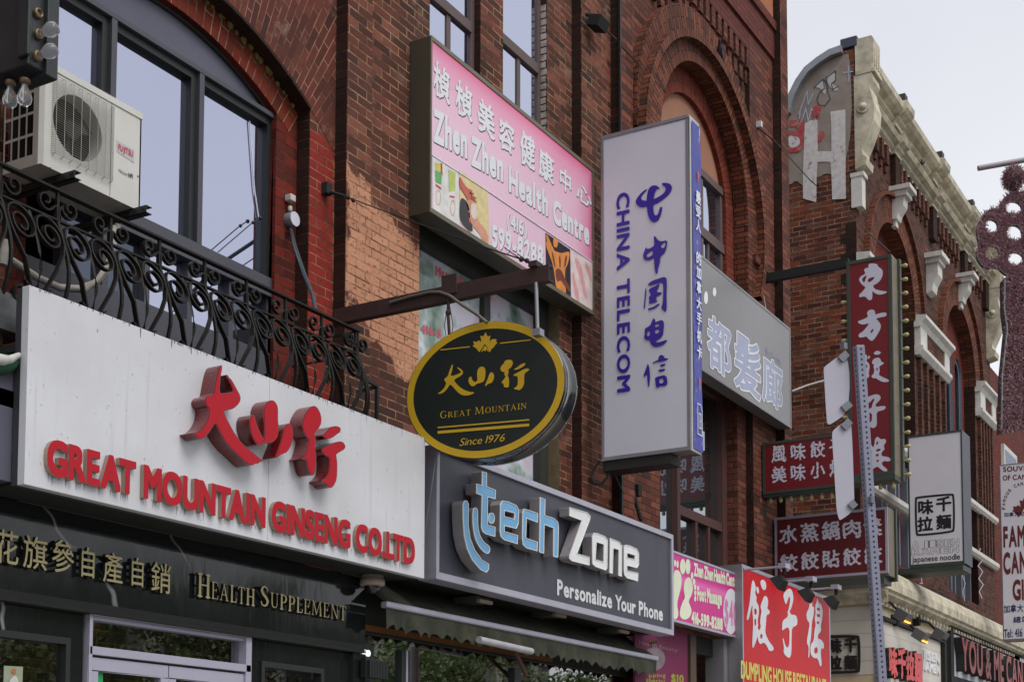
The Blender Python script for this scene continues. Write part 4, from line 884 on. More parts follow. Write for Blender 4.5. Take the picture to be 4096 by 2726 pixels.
traced(m, [zC([(355, 493), (370, 500), (390, 530), (415, 540), (465, 530), (467, 560), (455, 610), (440, 640), (410, 655), (405, 720), (390, 760), (388, 800), (372, 805), (365, 770), (360, 720), (358, 668), (330, 690), (295, 695), (275, 685), (268, 650), (280, 620), (295, 578), (300, 605), (340, 590), (362, 570), (358, 530)])], mt, [zC([(300, 640), (345, 610), (352, 645), (310, 672), (295, 660)]), zC([(412, 575), (445, 545), (455, 560), (440, 595), (415, 590)])], h=2.2)
traced(m, [zD([(255, 82), (262, 105), (258, 160), (253, 200), (250, 245), (240, 240), (245, 190), (250, 140)]), zD([(270, 65), (300, 40), (345, 25), (385, 12), (405, 18), (408, 60), (405, 150), (408, 230), (400, 267), (385, 255), (365, 235), (378, 205), (382, 120), (380, 50), (340, 58), (300, 72), (275, 75)]), zD([(275, 110), (285, 95), (330, 75), (350, 58), (355, 80), (335, 110), (340, 125), (365, 120), (372, 130), (358, 145), (335, 150), (325, 175), (340, 180), (335, 195), (300, 200), (275, 205), (285, 180), (275, 160), (295, 140), (285, 125)]), zD([(268, 240), (310, 228), (350, 200), (360, 210), (320, 240), (275, 253)])], mt, h=2.2)
traced(m, [zD([(310, 305), (325, 320), (322, 340), (370, 318), (388, 335), (385, 390), (378, 440), (330, 470), (325, 485), (370, 475), (408, 460), (410, 475), (380, 500), (340, 515), (310, 512), (290, 490), (285, 465), (260, 465), (242, 450), (250, 420), (248, 385), (262, 375), (290, 360), (300, 330)])], mt, [zD([(320, 355), (350, 348), (352, 365), (323, 375)]), zD([(320, 395), (350, 385), (352, 412), (323, 420)]), zD([(266, 405), (285, 395), (285, 435), (264, 438)])], h=2.2)
traced(m, [zD([(272, 628), (282, 660), (285, 690), (288, 740), (278, 815), (270, 780), (265, 700), (240, 740), (245, 700), (262, 660)]), zD([(345, 590), (360, 570), (385, 575), (390, 595), (420, 595), (412, 608), (370, 620), (340, 620), (300, 638), (310, 622), (350, 605)]), zD([(350, 645), (395, 632), (400, 645), (370, 658)]), zD([(340, 680), (395, 668), (395, 685), (355, 695)]), zD([(320, 735), (345, 725), (405, 712), (415, 785), (385, 795), (355, 795), (340, 810), (328, 795), (325, 760)])], mt, [zD([(352, 745), (382, 738), (384, 772), (354, 777)])], h=2.2)
m.build('characters', M_VIO, TS)
m = MB(); A, B = mt(2466, 776), mt(2472, 1570); A2_, = [mt(2518, 776)]; yA = mt(2469, 1170).y; yT = mt(2519, 1160).y
text(m, 'CHINA TELECOM', Vector((TX-.004, yA, A.z)), Vector((TX-.004, yA, B.z)), Vector((0, yT-yA, 0)), .03, gap=.1, space=.32, res=40); m.build('lettering', M_VIO, TS)
# narrow street-side banner, torn at its ends
bm_ = bpy.data.materials.new('blue_banner'); t, b_, N, L = nodes(bm_)
n1 = noise(t, 5, 6, stretch=(4, 4, .8), rough=.7); r1 = ramp(t, [(.60, lin((66, 70, 156))), (.66, lin((196, 200, 220)))]); L(n1, r1.inputs[0]); L(r1.outputs[0], b_.inputs['Base Color']); b_.inputs['Roughness'].default_value = .5
bx0, bx1 = TX+.045, TX+TT+.02; byy = ty1-.012
m = MB(); m.box(TX+.012, TX+TT+.01, ty1-.008, ty1+.01, tz0, tz1-.005); m.build('end_trim', paint('pale_trim', (190, 192, 196), .5, dirt=.4, streak=.4), TS)
m = MB(); nz = 30
for k in range(nz):
    za, zb = tz0+.02+(tz1-tz0-.06)*k/nz, tz0+.02+(tz1-tz0-.06)*(k+1)/nz; f_ = lambda z: .006*math.sin(z*5)+.004*math.sin(z*17)
    for j in range(3):
        xa, xb = bx0+(bx1-bx0)*j/3, bx0+(bx1-bx0)*(j+1)/3; g_ = lambda q, z: byy-.004-(f_(z) if q else 0)
        m.face([(xa+f_(za)*.5, byy-.004+f_(za)*(j-1)*.4, za), (xb+f_(za)*.5, byy-.004+f_(za)*j*.4, za), (xb+f_(zb)*.5, byy-.004+f_(zb)*j*.4, zb), (xa+f_(zb)*.5, byy-.004+f_(zb)*(j-1)*.4, zb)])
bn = m.build('banner', bm_, TS, weld=True)
m = MB(); xm_ = (bx0+bx1)/2; bw_ = .11
zz = PY(2785, 790, byy).z
for ch_, zpx in zip('最受人的加拿大手机卡', (795, 850, 905, 1035, 1092, 1150, 1215, 1275, 1345, 1408, 1470)):
    p = PY(2796, zpx+0, byy-.014); text(m, ch_, Vector((xm_-bw_/2+.012, byy-.016, p.z-.055)), Vector((xm_+bw_/2+.012, byy-.016, p.z-.055)), Vector((0, 0, .115)), .03, cjk=True)
p = PY(2785, 590, byy-.014)
m.build('banner_characters', paint('banner_white', (224, 226, 232), .5), bn)
m = MB()
for q0, q1, th in (((2792, 1640), (2792, 1735), .006),): pass
zc1, zc2 = PY(2800, 1620, byy).z, PY(2800, 1745, byy).z
cardp = [(xm_-.055, zc1), (xm_+.025, zc1), (xm_+.055, zc1-.05), (xm_+.055, zc2), (xm_-.055, zc2)]
vv, tt = tri2d([cardp, [(xm_+(a-xm_)*.82, (zc1+zc2)/2+(b-(zc1+zc2)/2)*.93) for a, b in cardp]]); m.mesh([(a+.012, byy-.016, b) for a, b in vv], tt)
cz0 = zc2+.06
chip = rect(xm_-.03, xm_+.032, zc2+.06, zc2+.2); vv, tt = tri2d([chip, rect(xm_-.022, xm_-.003, zc2+.07, zc2+.19), rect(xm_+.005, xm_+.024, zc2+.07, zc2+.125), rect(xm_+.005, xm_+.024, zc2+.135, zc2+.19)]); m.mesh([(a+.012, byy-.016, b) for a, b in vv], tt); m.build('card_symbol', MATS['banner_white'], bn)
m = MB()
for py0 in (705, 1522):
    z_ = PY(2785, py0, byy).z; pts = [(-.012, .05), (.014, .035), (.02, 0), (.01, -.045), (-.016, -.05), (-.004, -.02), (-.008, .01)]; vv, tt = tri2d([chaikin(pts, 2)]); m.mesh([(xm_+a+.01, byy-.016, z_+b) for a, b in vv], tt)
m.build('flame_mark', paint('orange_mark', (220, 84, 50), .5), bn)
# bracket, cable loop and struts under it
m = MB(); zw = tz0-.09; q = [PX(a, b, TX+.1) for a, b in ((2400, 1842), (2375, 1875), (2368, 1910), (2380, 1932), (2405, 1934), (2428, 1910), (2437, 1875), (2440, 1850))]; m.tube(q, .013, 8); m.build('cable_loop', paint('grey_cable', (64, 62, 60), .6), TS)
m = MB(); a = PX(2440, 1858, TX+.08); m.tube([a, PY(2525, 2050, .0)], .013, 8); m.tube([PY(2525, 1945, -.05), PY(2565, 2080, -.16)], .02, 6); m.box(PY(2520, 1945, 0).x-.02, PY(2520, 1945, 0).x+.06, -.1, .0, PY(2520, 1985, 0).z, PY(2520, 1940, 0).z); m.build('strut', M_DARK, TS)
# ================================================================== tech shop sign
s_ = .4669
TY = -.70
tx0, tx1 = PY(1747, 2200, TY).x, PY(2695, 2300, TY).x; tz0_, tz1_ = PY(2695, 2540, TY).z, PY(2695, 2138, TY).z
tx0 = max(tx0, 8.0)
TC = thing('shop_sign', 'dark grey board with raised blue and white letters and a white phone slogan', 'sign', ((tx0+tx1)/2, TY, tz0_))
M_SLATE = paint('slate_grey_board', (66, 68, 80), .5, dirt=.4, dscale=1.5, streak=.5, speck=.2, dcol=(40, 40, 46))
M_ALU2 = paint('pale_aluminium', (176, 176, 190), .38, metal=.35, dirt=.25, dscale=6)
m = MB(); m.box(tx0+.03, tx1-.02, TY+.02, TY+.14, tz0_+.02, tz1_-.02); m.build('board', M_SLATE, TC)
m = MB()
for a in ((tx0, tx1, tz1_-.045, tz1_), (tx0, tx1, tz0_, tz0_+.05), (tx0, tx0+.035, tz0_+.05, tz1_-.045), (tx1-.04, tx1, tz0_+.05, tz1_-.045)): m.box(a[0], a[1], TY, TY+.15, a[2], a[3])
m.build('frame', M_ALU2, TC, bev=.004)
m = MB(); m.box(tx0+.01, tx1-.01, TY+.15, -.02, tz0_+.02, tz0_+.06); m.build('soffit', MATS['soffit_black'], TC)
H1 = lambda p: Z(1780, 1840, .5357, p); H2 = lambda p: Z(2220, 1980, .46875, p)
DY = TY-.085; mp = onY(DY)
M_CYAN = paint('cyan_acrylic', (104, 168, 214), .3, dirt=.25, dscale=8, speck=.12, dcol=(60, 96, 130)); M_WHT = paint('white_acrylic', (226, 228, 230), .35, dirt=.16, dscale=5, streak=.2, dcol=(110, 104, 98)); M_CANS = paint('letter_can_grey', (142, 138, 142), .5, dirt=.4, dscale=5, streak=.4, dcol=(70, 64, 62)); M_RIM = paint('letter_rim_white', (226, 228, 226), .4, dirt=.2)
ell = lambda cx, cy, rx, ry, n=20: [(cx+rx*math.cos(2*math.pi*k/n), cy+ry*math.sin(2*math.pi*k/n)) for k in range(n)]
TECH = [(H1([(272, 82), (308, 92), (308, 195), (375, 222), (372, 290), (315, 275), (315, 480), (372, 497), (370, 570), (300, 550), (275, 530), (266, 500), (270, 262), (230, 248), (230, 172), (270, 186)]), [], 1),
        (H1(ell(343, 432, 24, 42)), [], 1),
        (H1([(140, 300), (160, 300), (172, 325), (170, 480), (185, 580), (220, 670), (270, 740), (325, 775), (322, 815), (305, 838), (260, 815), (200, 745), (160, 660), (138, 560), (130, 440), (128, 330)]), [], 1),
        (H1([(215, 350), (235, 355), (242, 390), (240, 480), (255, 560), (290, 615), (325, 635), (335, 665), (322, 700), (290, 690), (245, 640), (215, 570), (202, 480), (200, 380)]), [], 1),
        (H1([(425, 300), (470, 308), (530, 335), (548, 370), (545, 470), (530, 510), (440, 488), (440, 530), (540, 558), (538, 625), (440, 595), (412, 570), (405, 530), (408, 330)]), [H1([(440, 375), (515, 395), (513, 437), (440, 417)])], 1),
        (H1([(585, 360), (620, 370), (690, 395), (687, 465), (605, 432), (600, 578), (688, 608), (685, 678), (605, 655), (578, 630), (572, 590), (575, 390)]), [], 1),
        (H1([(705, 275), (745, 290), (742, 410), (810, 430), (840, 460), (845, 500), (840, 725), (805, 718), (806, 505), (738, 480), (735, 695), (700, 685)]), [], 1),
        (H2([(120, 100), (270, 145), (298, 175), (295, 205), (185, 495), (290, 525), (290, 598), (140, 560), (118, 540), (118, 515), (225, 215), (118, 175)]), [], 0),
        (H2([(330, 318), (360, 322), (425, 350), (445, 380), (442, 620), (428, 640), (340, 608), (315, 585), (312, 350)]), [H2([(350, 398), (412, 418), (410, 565), (342, 545)])], 0),
        (H2([(465, 362), (545, 395), (568, 430), (566, 692), (537, 684), (540, 465), (494, 450), (488, 668), (460, 660)]), [], 0),
        (H2([(600, 420), (640, 428), (695, 455), (712, 490), (712, 590), (695, 620), (612, 598), (612, 640), (706, 660), (704, 733), (610, 705), (588, 680), (583, 640), (583, 440)]), [H2([(612, 490), (678, 512), (676, 545), (612, 528)])], 0)]
for pts, holes, blue in TECH:
    F, bb = polyF([pts], holes, 2 if len(pts) in (14, 13, 20) and blue and pts[0][0] < 1990 else 0, 0); can, rim, fc = MB(), MB(), MB()
    put(can, contour(F, bb, 2.2), mp, (0, .083, 0))
    put(rim, contour(lambda X, Y: np.maximum(F(X, Y), -F(X, Y)-2.2), bb, 1.5), off(mp, (0, -.006, 0)), (0, .006, 0))
    put(fc, contour(lambda X, Y: F(X, Y)+1.9, bb, 2.2), off(mp, (0, -.002, 0)))
    c = can.build('raised_letter', M_CANS, TC); fc.build('letter_face', M_CYAN if blue else M_WHT, c); rim.build('letter_rim', M_RIM, c)
m = MB(); q = onY(TY+.016)
z7 = lambda a, b: (2000+a*s_, 1996+b*s_)
A, B, T = q(*z7(490, 812)), q(*z7(1395, 1035)), q(*z7(490, 680)); text(m, 'Personalize Your Phone', A, B, Vector((0, 0, T.z-A.z)), .036, gap=.06); m.build('lettering', paint('white_vinyl', (218, 220, 224), .5), TC)
# ================================================================== grey hair salon sign
HY = -.33; hx0, hx1 = PY(2826, 1200, HY).x-1.0, PY(3164, 1500, HY).x; hz0, hz1 = PY(3167, 1714, HY).z, PY(3165, 1316, HY).z
HS = thing('shop_sign', 'weathered grey hair salon sign with white outlined Chinese characters behind the telecom box', 'sign', (hx1-1.2, HY, hz0))
m = MB(); m.box(hx0, hx1, HY+.012, HY+.16, hz0, hz1); m.build('box', paint('dull_grey_metal', (110, 108, 108), .5, dirt=.4, streak=.4), HS)
m = MB(); m.box(hx0+.02, hx1-.03, HY+.004, HY+.012, hz0+.03, hz1-.03); m.build('face', paint('grey_acrylic', (132, 132, 136), .35, dirt=.4, dscale=1.4, streak=.3, dcol=(120, 118, 112)), HS)
m = MB()
for a in ((hx0, hx1, hz1-.03, hz1), (hx0, hx1, hz0, hz0+.03), (hx1-.03, hx1, hz0+.03, hz1-.03)): m.box(a[0], a[1], HY, HY+.012, a[2], a[3])
m.build('frame', M_ALU, HS, bev=.002)
fl, ol = MB(), MB(); hy = HY+.002
for ch_, l_, r_, b_, t_ in (('都', 2826, 2926, (2870, 1492), (2850, 1258)), ('髮', 2932, 3044, (2985, 1576), (2985, 1340)), ('廊', 3044, 3130, (3090, 1630), (3085, 1430))):
    A = PY(l_, 1450, hy); B = PY(r_, 1450, hy); z0 = PY(*b_, hy).z; z1 = PY(*t_, hy).z; gs = CH[ch_]; _, bb = glyph(ch_, .05, 44)
    mpg = lambda u, v: Vector((A.x+(B.x-A.x)*(u-bb[0])/(bb[1]-bb[0]), hy, z0+(z1-z0)*(v-bb[2])/(bb[3]-bb[2])))
    F_ = lambda X, Y: sdist(gs, X, Y)-.022
    put(ol, contour(lambda X, Y: np.abs(F_(X, Y)-.012)-.013, bb, 1/70), off(mpg, (0, -.002, 0))); put(fl, contour(F_, bb, 1/50), mpg)
ol.build('character_outline', paint('outline_white', (236, 238, 242), .5), HS); fl.build('characters', paint('pale_blue_fill', (168, 176, 206), .5), HS)
m = MB(); q = onY(hy)
for cx_, cy_, rx, ry in ((2858, 1167, 7, 18), (2824, 1190, 8, 26)): traced(m, [ell(cx_, cy_, rx, ry)], q)
m.build('stroke_fragment', MATS['outline_white'], HS)
m = MB(); A, B, T = q(3062, 1416), q(3122, 1424), q(3062, 1384); text(m, 'Salon', Vector((A.x, hy, A.z)), Vector((B.x, hy, A.z)), Vector((0, 0, T.z-A.z)), .02); m.build('ghost_lettering', paint('ghost_blue', (134, 138, 160), .5), HS)

# ================================================================== small magenta foot massage sign
FY = -.58; fx0, fx1 = PY(2696, 2200, FY).x-.05, PY(2962, 2300, FY).x; fz0, fz1 = PY(2962, 2553, FY).z, PY(2962, 2297, FY).z
FS = thing('shop_sign', 'small magenta banner sign with two cream footprints and a white price disc', 'sign', (fx1-.8, FY, fz0))
m = MB(); m.box(fx0, fx1, FY+.01, FY+.1, fz0, fz1); m.build('box', M_ALU, FS)
pmm = bpy.data.materials.new('magenta_face'); t, b_, N, L = nodes(pmm); geo = N('ShaderNodeNewGeometry'); sp = N('ShaderNodeSeparateXYZ'); L(geo.outputs['Position'], sp.inputs[0])
rp = ramp(t, [(0, lin((196, 20, 130))), (.45, lin((206, 24, 138))), (.62, lin((226, 110, 180))), (.72, lin((206, 24, 138))), (1, lin((200, 30, 140)))]); L(math_(t, 'MULTIPLY', math_(t, 'SUBTRACT', sp.outputs[2], fz0), 1/(fz1-fz0)), rp.inputs[0]); L(rp.outputs[0], b_.inputs['Base Color']); b_.inputs['Roughness'].default_value = .4
m = MB(); m.box(fx0+.01, fx1-.02, FY+.004, FY+.01, fz0+.02, fz1-.02); m.build('face', pmm, FS)
m = MB()
for a in ((fx0, fx1, fz1-.022, fz1), (fx0, fx1, fz0, fz0+.022), (fx1-.022, fx1, fz0+.022, fz1-.022)): m.box(a[0], a[1], FY-.002, FY+.01, a[2], a[3])
m.build('frame', M_ALU2, FS)
q = onY(FY+.001); m = MB(); E7 = lambda p: [z7(a, b) for a, b in p]
for p in ([(1610, 660), (1640, 680), (1655, 760), (1642, 820), (1612, 870), (1630, 910), (1645, 955), (1625, 1010), (1590, 1030), (1550, 1020), (1535, 970), (1560, 880), (1588, 840), (1572, 780), (1578, 700)], [(1480, 610), (1530, 600), (1555, 650), (1555, 740), (1530, 830), (1515, 900), (1530, 970), (1520, 1020), (1480, 1030)]): traced(m, [E7(p)], q, smooth=2)
for cx_, cy_, rx, ry in ((1566, 575, 24, 66), (1610, 575, 21, 66), (1645, 655, 11, 34), (1662, 705, 11, 28), (1671, 752, 10, 24), (1673, 800, 10, 22), (1672, 848, 10, 26), (1521, 555, 10, 32), (1500, 545, 10, 30)): traced(m, [E7(ell(cx_, cy_, rx, ry))], q, smooth=0, h=2)
m.build('footprints', paint('cream_print', (226, 232, 206), .5), FS)
m = MB()
for s, a, b, c, kw in (('Zhen Zhen Health Center', (1662, 648), (2040, 752), (1662, 540), dict(bold=.05, gap=.03, space=.2)), ('Foot Massage', (1690, 858), (1900, 900), (1690, 742), dict(bold=.055, gap=.03, space=.2)), ('416-599-8288', (1640, 1055), (1908, 1115), (1640, 955), dict(bold=.05, gap=.035))):
    m = MB(); A, B, T = q(*z7(*a)), q(*z7(*b)), q(*z7(*c)); text(m, s, A, B, Vector((0, 0, T.z-A.z)), sq=True, **kw); m.build('lettering', MATS['cream_print'], FS)
m = MB(); traced(m, [E7(ell(1978, 958, 66, 195, 28))], q, smooth=0); disc = m.build('price_disc', paint('white_disc', (228, 228, 234), .5), FS)
m = MB(); A, B, T = q(*z7(1924, 1055)), q(*z7(2032, 1085)), q(*z7(1935, 850)); text(m, '$40', A+Vector((0, -.002, 0)), B+Vector((0, -.002, 0)), Vector((0, 0, T.z-A.z)), .03); m.build('price', paint('pink_print', (216, 132, 186), .5), disc)

# ================================================================== red dumpling house sign with three floodlights
DYy = -.66; dx0, dx1 = PY(2969, 2300, DYy).x, PY(3321, 2500, DYy).x; dz1 = PY(3321, 2388, DYy).z; dz0 = 2.45
DS = thing('shop_sign', 'bright red dumpling house sign with large white brush characters and yellow restaurant lettering', 'sign', ((dx0+dx1)/2, DYy, dz0))
m = MB(); m.box(dx0, dx1, DYy+.01, DYy+.24, dz0, dz1); m.build('box', M_ALU, DS)
m = MB(); m.box(dx0+.02, dx1-.02, DYy+.003, DYy+.01, dz0+.02, dz1-.03); m.build('face', paint('signal_red_face', (204, 18, 32), .45, dirt=.15, dscale=2, dcol=(160, 16, 26), spec=.2), DS)
m = MB()
for a in ((dx0, dx1, dz1-.04, dz1), (dx0, dx0+.025, dz0, dz1-.04), (dx1-.035, dx1, dz0, dz1-.04)): m.box(a[0], a[1], DYy, DYy+.012, a[2], a[3])
m.build('frame', M_ALU2, DS, bev=.002)
zG = lambda p: Z(2960, 2240, .542, p); q = onY(DYy); m = MB()
JIAO = [[(95, 138), (110, 165), (118, 210), (110, 240), (125, 275), (118, 300), (138, 330), (140, 380), (130, 440), (135, 480), (128, 500), (150, 520), (130, 560), (100, 645), (90, 640), (92, 560), (98, 450), (90, 360), (95, 330), (85, 340), (65, 435), (50, 440), (50, 410), (70, 320), (78, 240), (85, 170)], [(120, 190), (135, 195), (142, 225), (135, 250), (122, 230)], [(148, 155), (165, 138), (185, 150), (195, 180), (190, 215), (172, 220), (155, 190)], [(155, 320), (170, 280), (185, 255), (205, 275), (208, 320), (200, 355), (220, 370), (218, 395), (195, 400), (192, 460), (185, 520), (195, 560), (220, 605), (250, 640), (245, 665), (215, 668), (200, 630), (175, 600), (150, 620), (132, 590), (135, 530), (155, 490), (148, 460), (152, 410), (160, 370), (150, 345)]]
traced(m, [zG(p) for p in JIAO], q, [zG([(148, 538), (168, 545), (165, 572), (150, 580)]), zG([(104, 350), (124, 358), (122, 400), (106, 398)]), zG([(106, 425), (120, 432), (118, 480), (106, 480)])], h=2.2)
traced(m, [zG([(318, 250), (340, 220), (365, 203), (385, 220), (395, 270), (390, 310), (375, 360), (365, 370), (375, 400), (412, 400), (425, 440), (420, 480), (385, 490), (380, 560), (380, 680), (368, 720), (345, 710), (320, 680), (325, 640), (312, 570), (320, 570), (335, 630), (355, 645), (365, 600), (365, 490), (330, 500), (312, 520), (310, 490), (315, 440), (355, 415), (350, 380), (358, 360), (370, 300), (368, 260), (355, 280), (340, 330), (325, 290)])], q, h=2.2)
traced(m, [zG([(520, 262), (533, 300), (533, 345), (548, 335), (545, 400), (530, 450), (525, 560), (515, 620), (512, 718), (503, 715), (508, 630), (490, 610), (505, 520), (515, 460), (495, 440), (488, 390), (510, 350)]), zG([(570, 270), (580, 310), (600, 320), (612, 380), (605, 440), (595, 480), (600, 520), (575, 545), (575, 580), (600, 580), (622, 620), (615, 655), (600, 640), (595, 680), (605, 775), (590, 782), (575, 720), (545, 720), (520, 690), (520, 620), (545, 590), (548, 520), (560, 470), (550, 430), (558, 390), (555, 330), (565, 310)])], q, [zG([(545, 650), (570, 632), (575, 680), (550, 690)]), zG([(566, 345), (590, 350), (590, 372), (566, 368)]), zG([(566, 390), (592, 396), (590, 420), (566, 414)]), zG([(566, 445), (585, 450), (583, 470), (566, 466)])], h=2.0)
m.build('characters', M_LET, DS)
m = MB(); A, B, T = q(*zG([(8, 862)])[0]), q(*zG([(636, 912)])[0]), q(*zG([(8, 735)])[0]); zb = min(A.z, B.z)
text(m, 'DUMPLING HOUSE RESTAURANT', Vector((A.x, A.y, A.z)), Vector((B.x, B.y, A.z)), Vector((0, 0, T.z-A.z)), .036, gap=.04, space=.22, sq=True); m.build('lettering', paint('yellow_vinyl', (222, 206, 96), .5), DS)
def floodlight(px_, py_, lab):
    p = PY(px_, py_, DYy-.42); o = thing('floodlight', lab, 'lamp', (p.x, DYy, p.z), 'floodlights over the red dumpling sign')
    m = MB(); m.tube([(p.x-.02, DYy+.05, p.z+.12), (p.x, DYy-.4, p.z+.12)], .012, 6); m.box(p.x-.07, p.x+.07, DYy-.46, DYy-.38, p.z+.1, p.z+.15); m.build('arm', M_ALU2, o)
    m = MB(); c = Vector((p.x, DYy-.42, p.z)); ex = Vector((1, 0, 0)); ez = Vector((0, .6, .8)).normalized(); ey = Vector((0, .8, -.6)).normalized()
    vs = [c+ex*(a*.1*k)+ez*(b_*.075*k)+ey*d for d, k in ((.0, .55), (.1, 1)) for a in (-1, 1) for b_ in (-1, 1)]
    m.mesh(vs, [(0, 1, 3, 2), (4, 5, 7, 6), (0, 1, 5, 4), (2, 3, 7, 6), (0, 2, 6, 4), (1, 3, 7, 5)]); m.tube([c+Vector((0, 0, .04)), c+Vector((0, 0, .11))], .02, 6); m.build('housing', M_DARK, o)
floodlight(3137, 2312, 'black floodlight above the red dumpling sign, on the side of the magenta sign'); floodlight(3245, 2362, 'black floodlight in the middle above the red dumpling sign'); floodlight(3345, 2392, 'black floodlight above the red dumpling sign, on the side of the cream wall')

# ================================================================== projecting restaurant signs
M_GRN = paint('dark_green_metal', (58, 66, 58), .55, dirt=.4, dscale=5); M_MAR = paint('maroon_face', (116, 26, 34), .4, dirt=.15, dscale=3, dcol=(86, 18, 24))
def bulbs(parent, pts, axis, mat_):
    for p in pts:
        m = MB(); m.lathe(p, axis, [(.012, 0), (.013, .015), (.018, .03), (.024, .05), (.022, .066), (.012, .078), (.002, .08)], 10); m.build('bulb', mat_, parent)
M_BULB = paint('yellowed_bulb_glass', (176, 170, 120), .25, dirt=.3, dscale=30)
VX = 15.72
vy0, vy1 = PX(3390, 1400, VX).y, PX(3571, 1400, VX).y; vz1 = PX(3480, 1030, VX).z; vz0 = PX(3480, 1905, VX).z; VT = .24
VS = thing('projecting_sign', 'tall maroon projecting sign with five white brush characters and bulbs along its edges', 'sign', (VX, vy0, vz0))
m = MB(); m.box(VX+.012, VX+VT, vy1, vy0, vz0, vz1); m.build('box', paint('tan_grey_side', (118, 108, 92), .6, dirt=.4, dscale=4, dcol=(70, 64, 56)), VS)
m = MB(); m.box(VX+.004, VX+.012, vy1+.03, vy0-.03, vz0+.03, vz1-.03); m.build('face', M_MAR, VS)
m = MB(); fw_ = .04
for a in ((vy1, vy0, vz1-fw_, vz1), (vy1, vy0, vz0, vz0+fw_), (vy0-fw_, vy0, vz0+fw_, vz1-fw_), (vy1, vy1+fw_, vz0+fw_, vz1-fw_)): m.box(VX-.006, VX+.012, a[0], a[1], a[2], a[3])
m.box(VX+VT, VX+VT+.07, vy1-.03, vy0+.02, vz0-.03, vz1+.02); m.box(VX-.006, VX+VT, vy1-.004, vy0+.02, vz0-.06, vz0-.0005)
m.build('frame', M_GRN, VS, bev=.003)
nb = 16
bulbs(VS, [Vector((VX+VT+.035, vy1-.03, vz1-.06-(vz1-vz0-.1)*k/(nb-1))) for k in range(nb)], (0, -1, 0), M_BULB)
bulbs(VS, [Vector((VX+.03, vy0, vz1-.45-(vz1-vz0-.5)*k/9)) for k in range(7)], (0, 1, 0), M_BULB)
bulbs(VS, [Vector((VX+.1, vy1+.05+k*.14, vz0-.06)) for k in range(3)], (0, 0, -1), M_BULB)
qv = onX(VX+.001); zE = lambda p: Z(3380, 1030, .5023, p); zF = lambda p: Z(3380, 1380, .6027, p); m = MB()
traced(m, [zE([(185, 50), (225, 45), (258, 52), (262, 70), (285, 85), (302, 105), (298, 150), (275, 190), (240, 215), (222, 220), (235, 250), (280, 262), (345, 270), (310, 290), (270, 296), (240, 285), (215, 262), (220, 310), (210, 340), (185, 338), (165, 310), (140, 310), (115, 318), (110, 295), (130, 280), (155, 250), (165, 235), (135, 215), (115, 190), (112, 165), (130, 145), (165, 128), (150, 100), (160, 85), (190, 80)])], qv, [zE([(135, 165), (175, 135), (168, 160), (155, 200), (140, 190)]), zE([(182, 168), (212, 158), (240, 152), (216, 186), (182, 200)])], h=2)
traced(m, [zE([(180, 425), (205, 412), (232, 415), (242, 440), (235, 455), (285, 440), (325, 435), (335, 450), (325, 468), (280, 475), (245, 485), (262, 500), (285, 530), (285, 560), (260, 610), (220, 665), (195, 655), (170, 625), (140, 635), (108, 635), (110, 605), (140, 590), (175, 550), (195, 520), (140, 535), (105, 520), (102, 505), (150, 490), (185, 470), (175, 445)])], qv, [zE([(205, 580), (230, 560), (222, 590), (203, 605)])], h=2)
traced(m, [zF(p) for p in ([(92, 110), (110, 85), (140, 55), (150, 85), (140, 105), (160, 120), (165, 150), (155, 190), (165, 205), (140, 225), (115, 250), (110, 262), (103, 250), (104, 200), (112, 160), (92, 150)], [(190, 50), (210, 35), (235, 42), (238, 55), (215, 65), (195, 60)], [(180, 110), (190, 90), (220, 80), (235, 90), (240, 110), (260, 115), (250, 128), (225, 140), (232, 170), (222, 195), (250, 212), (295, 230), (290, 243), (250, 245), (215, 225), (200, 215), (190, 222), (172, 205), (190, 190), (195, 165), (188, 140), (195, 128), (178, 122)], [(155, 70), (165, 68), (165, 88), (150, 90)])], qv, [zF([(125, 130), (148, 130), (146, 150), (124, 152)]), zF([(122, 172), (142, 170), (138, 192), (120, 196)]), zF([(206, 150), (220, 146), (212, 180)])], h=2)
traced(m, [zF([(140, 355), (165, 335), (210, 322), (235, 335), (237, 355), (220, 375), (205, 388), (200, 410), (265, 400), (272, 415), (255, 430), (208, 440), (212, 500), (210, 535), (190, 552), (165, 540), (135, 530), (122, 505), (140, 505), (165, 515), (178, 500), (180, 445), (130, 450), (120, 440), (150, 425), (178, 415), (180, 395), (200, 350), (185, 355), (160, 385), (145, 372)])], qv, h=2)
traced(m, [zF([(120, 650), (140, 630), (152, 640), (156, 672), (175, 655), (185, 680), (195, 660), (200, 615), (220, 605), (235, 625), (265, 618), (275, 640), (255, 665), (265, 690), (245, 705), (240, 735), (290, 740), (307, 760), (290, 772), (255, 765), (240, 790), (285, 825), (275, 843), (240, 825), (215, 800), (180, 825), (150, 835), (140, 815), (180, 795), (175, 760), (155, 780), (135, 790), (125, 750)])], qv, [zF([(206, 690), (238, 684), (234, 700), (206, 706)]), zF([(204, 722), (226, 718), (222, 736), (204, 738)]), zF([(162, 700), (182, 692), (176, 740), (158, 750)]), zF([(205, 760), (230, 758), (215, 780)]), zF([(208, 640), (222, 636), (216, 660), (206, 662)])], h=2)
m.build('characters', paint('lilac_white_print', (204, 202, 218), .5), VS)
AR = thing('steel_strut', 'black steel arm from the brick corner pier to the tall maroon sign', 'bracket', (VX+.1, yr1, 6.3))
a_, b_ = PX(3052, 1118, VX+.1), PX(3392, 1052, VX+.1); m = MB(); m.bar((VX+.1, yr1, b_.z), (VX+.1, vy0, b_.z), .07, .1); m.build('arm', M_DARK, AR)
m = MB(); m.tube([PX(3060, 1120, VX+.05), PX(3050, 1160, VX+.05), PX(3062, 1230, VX+.05), PX(3070, 1315, VX+.05)], .008, 6); m.build('loose_cable', paint('pale_cable', (170, 166, 160), .6), AR)
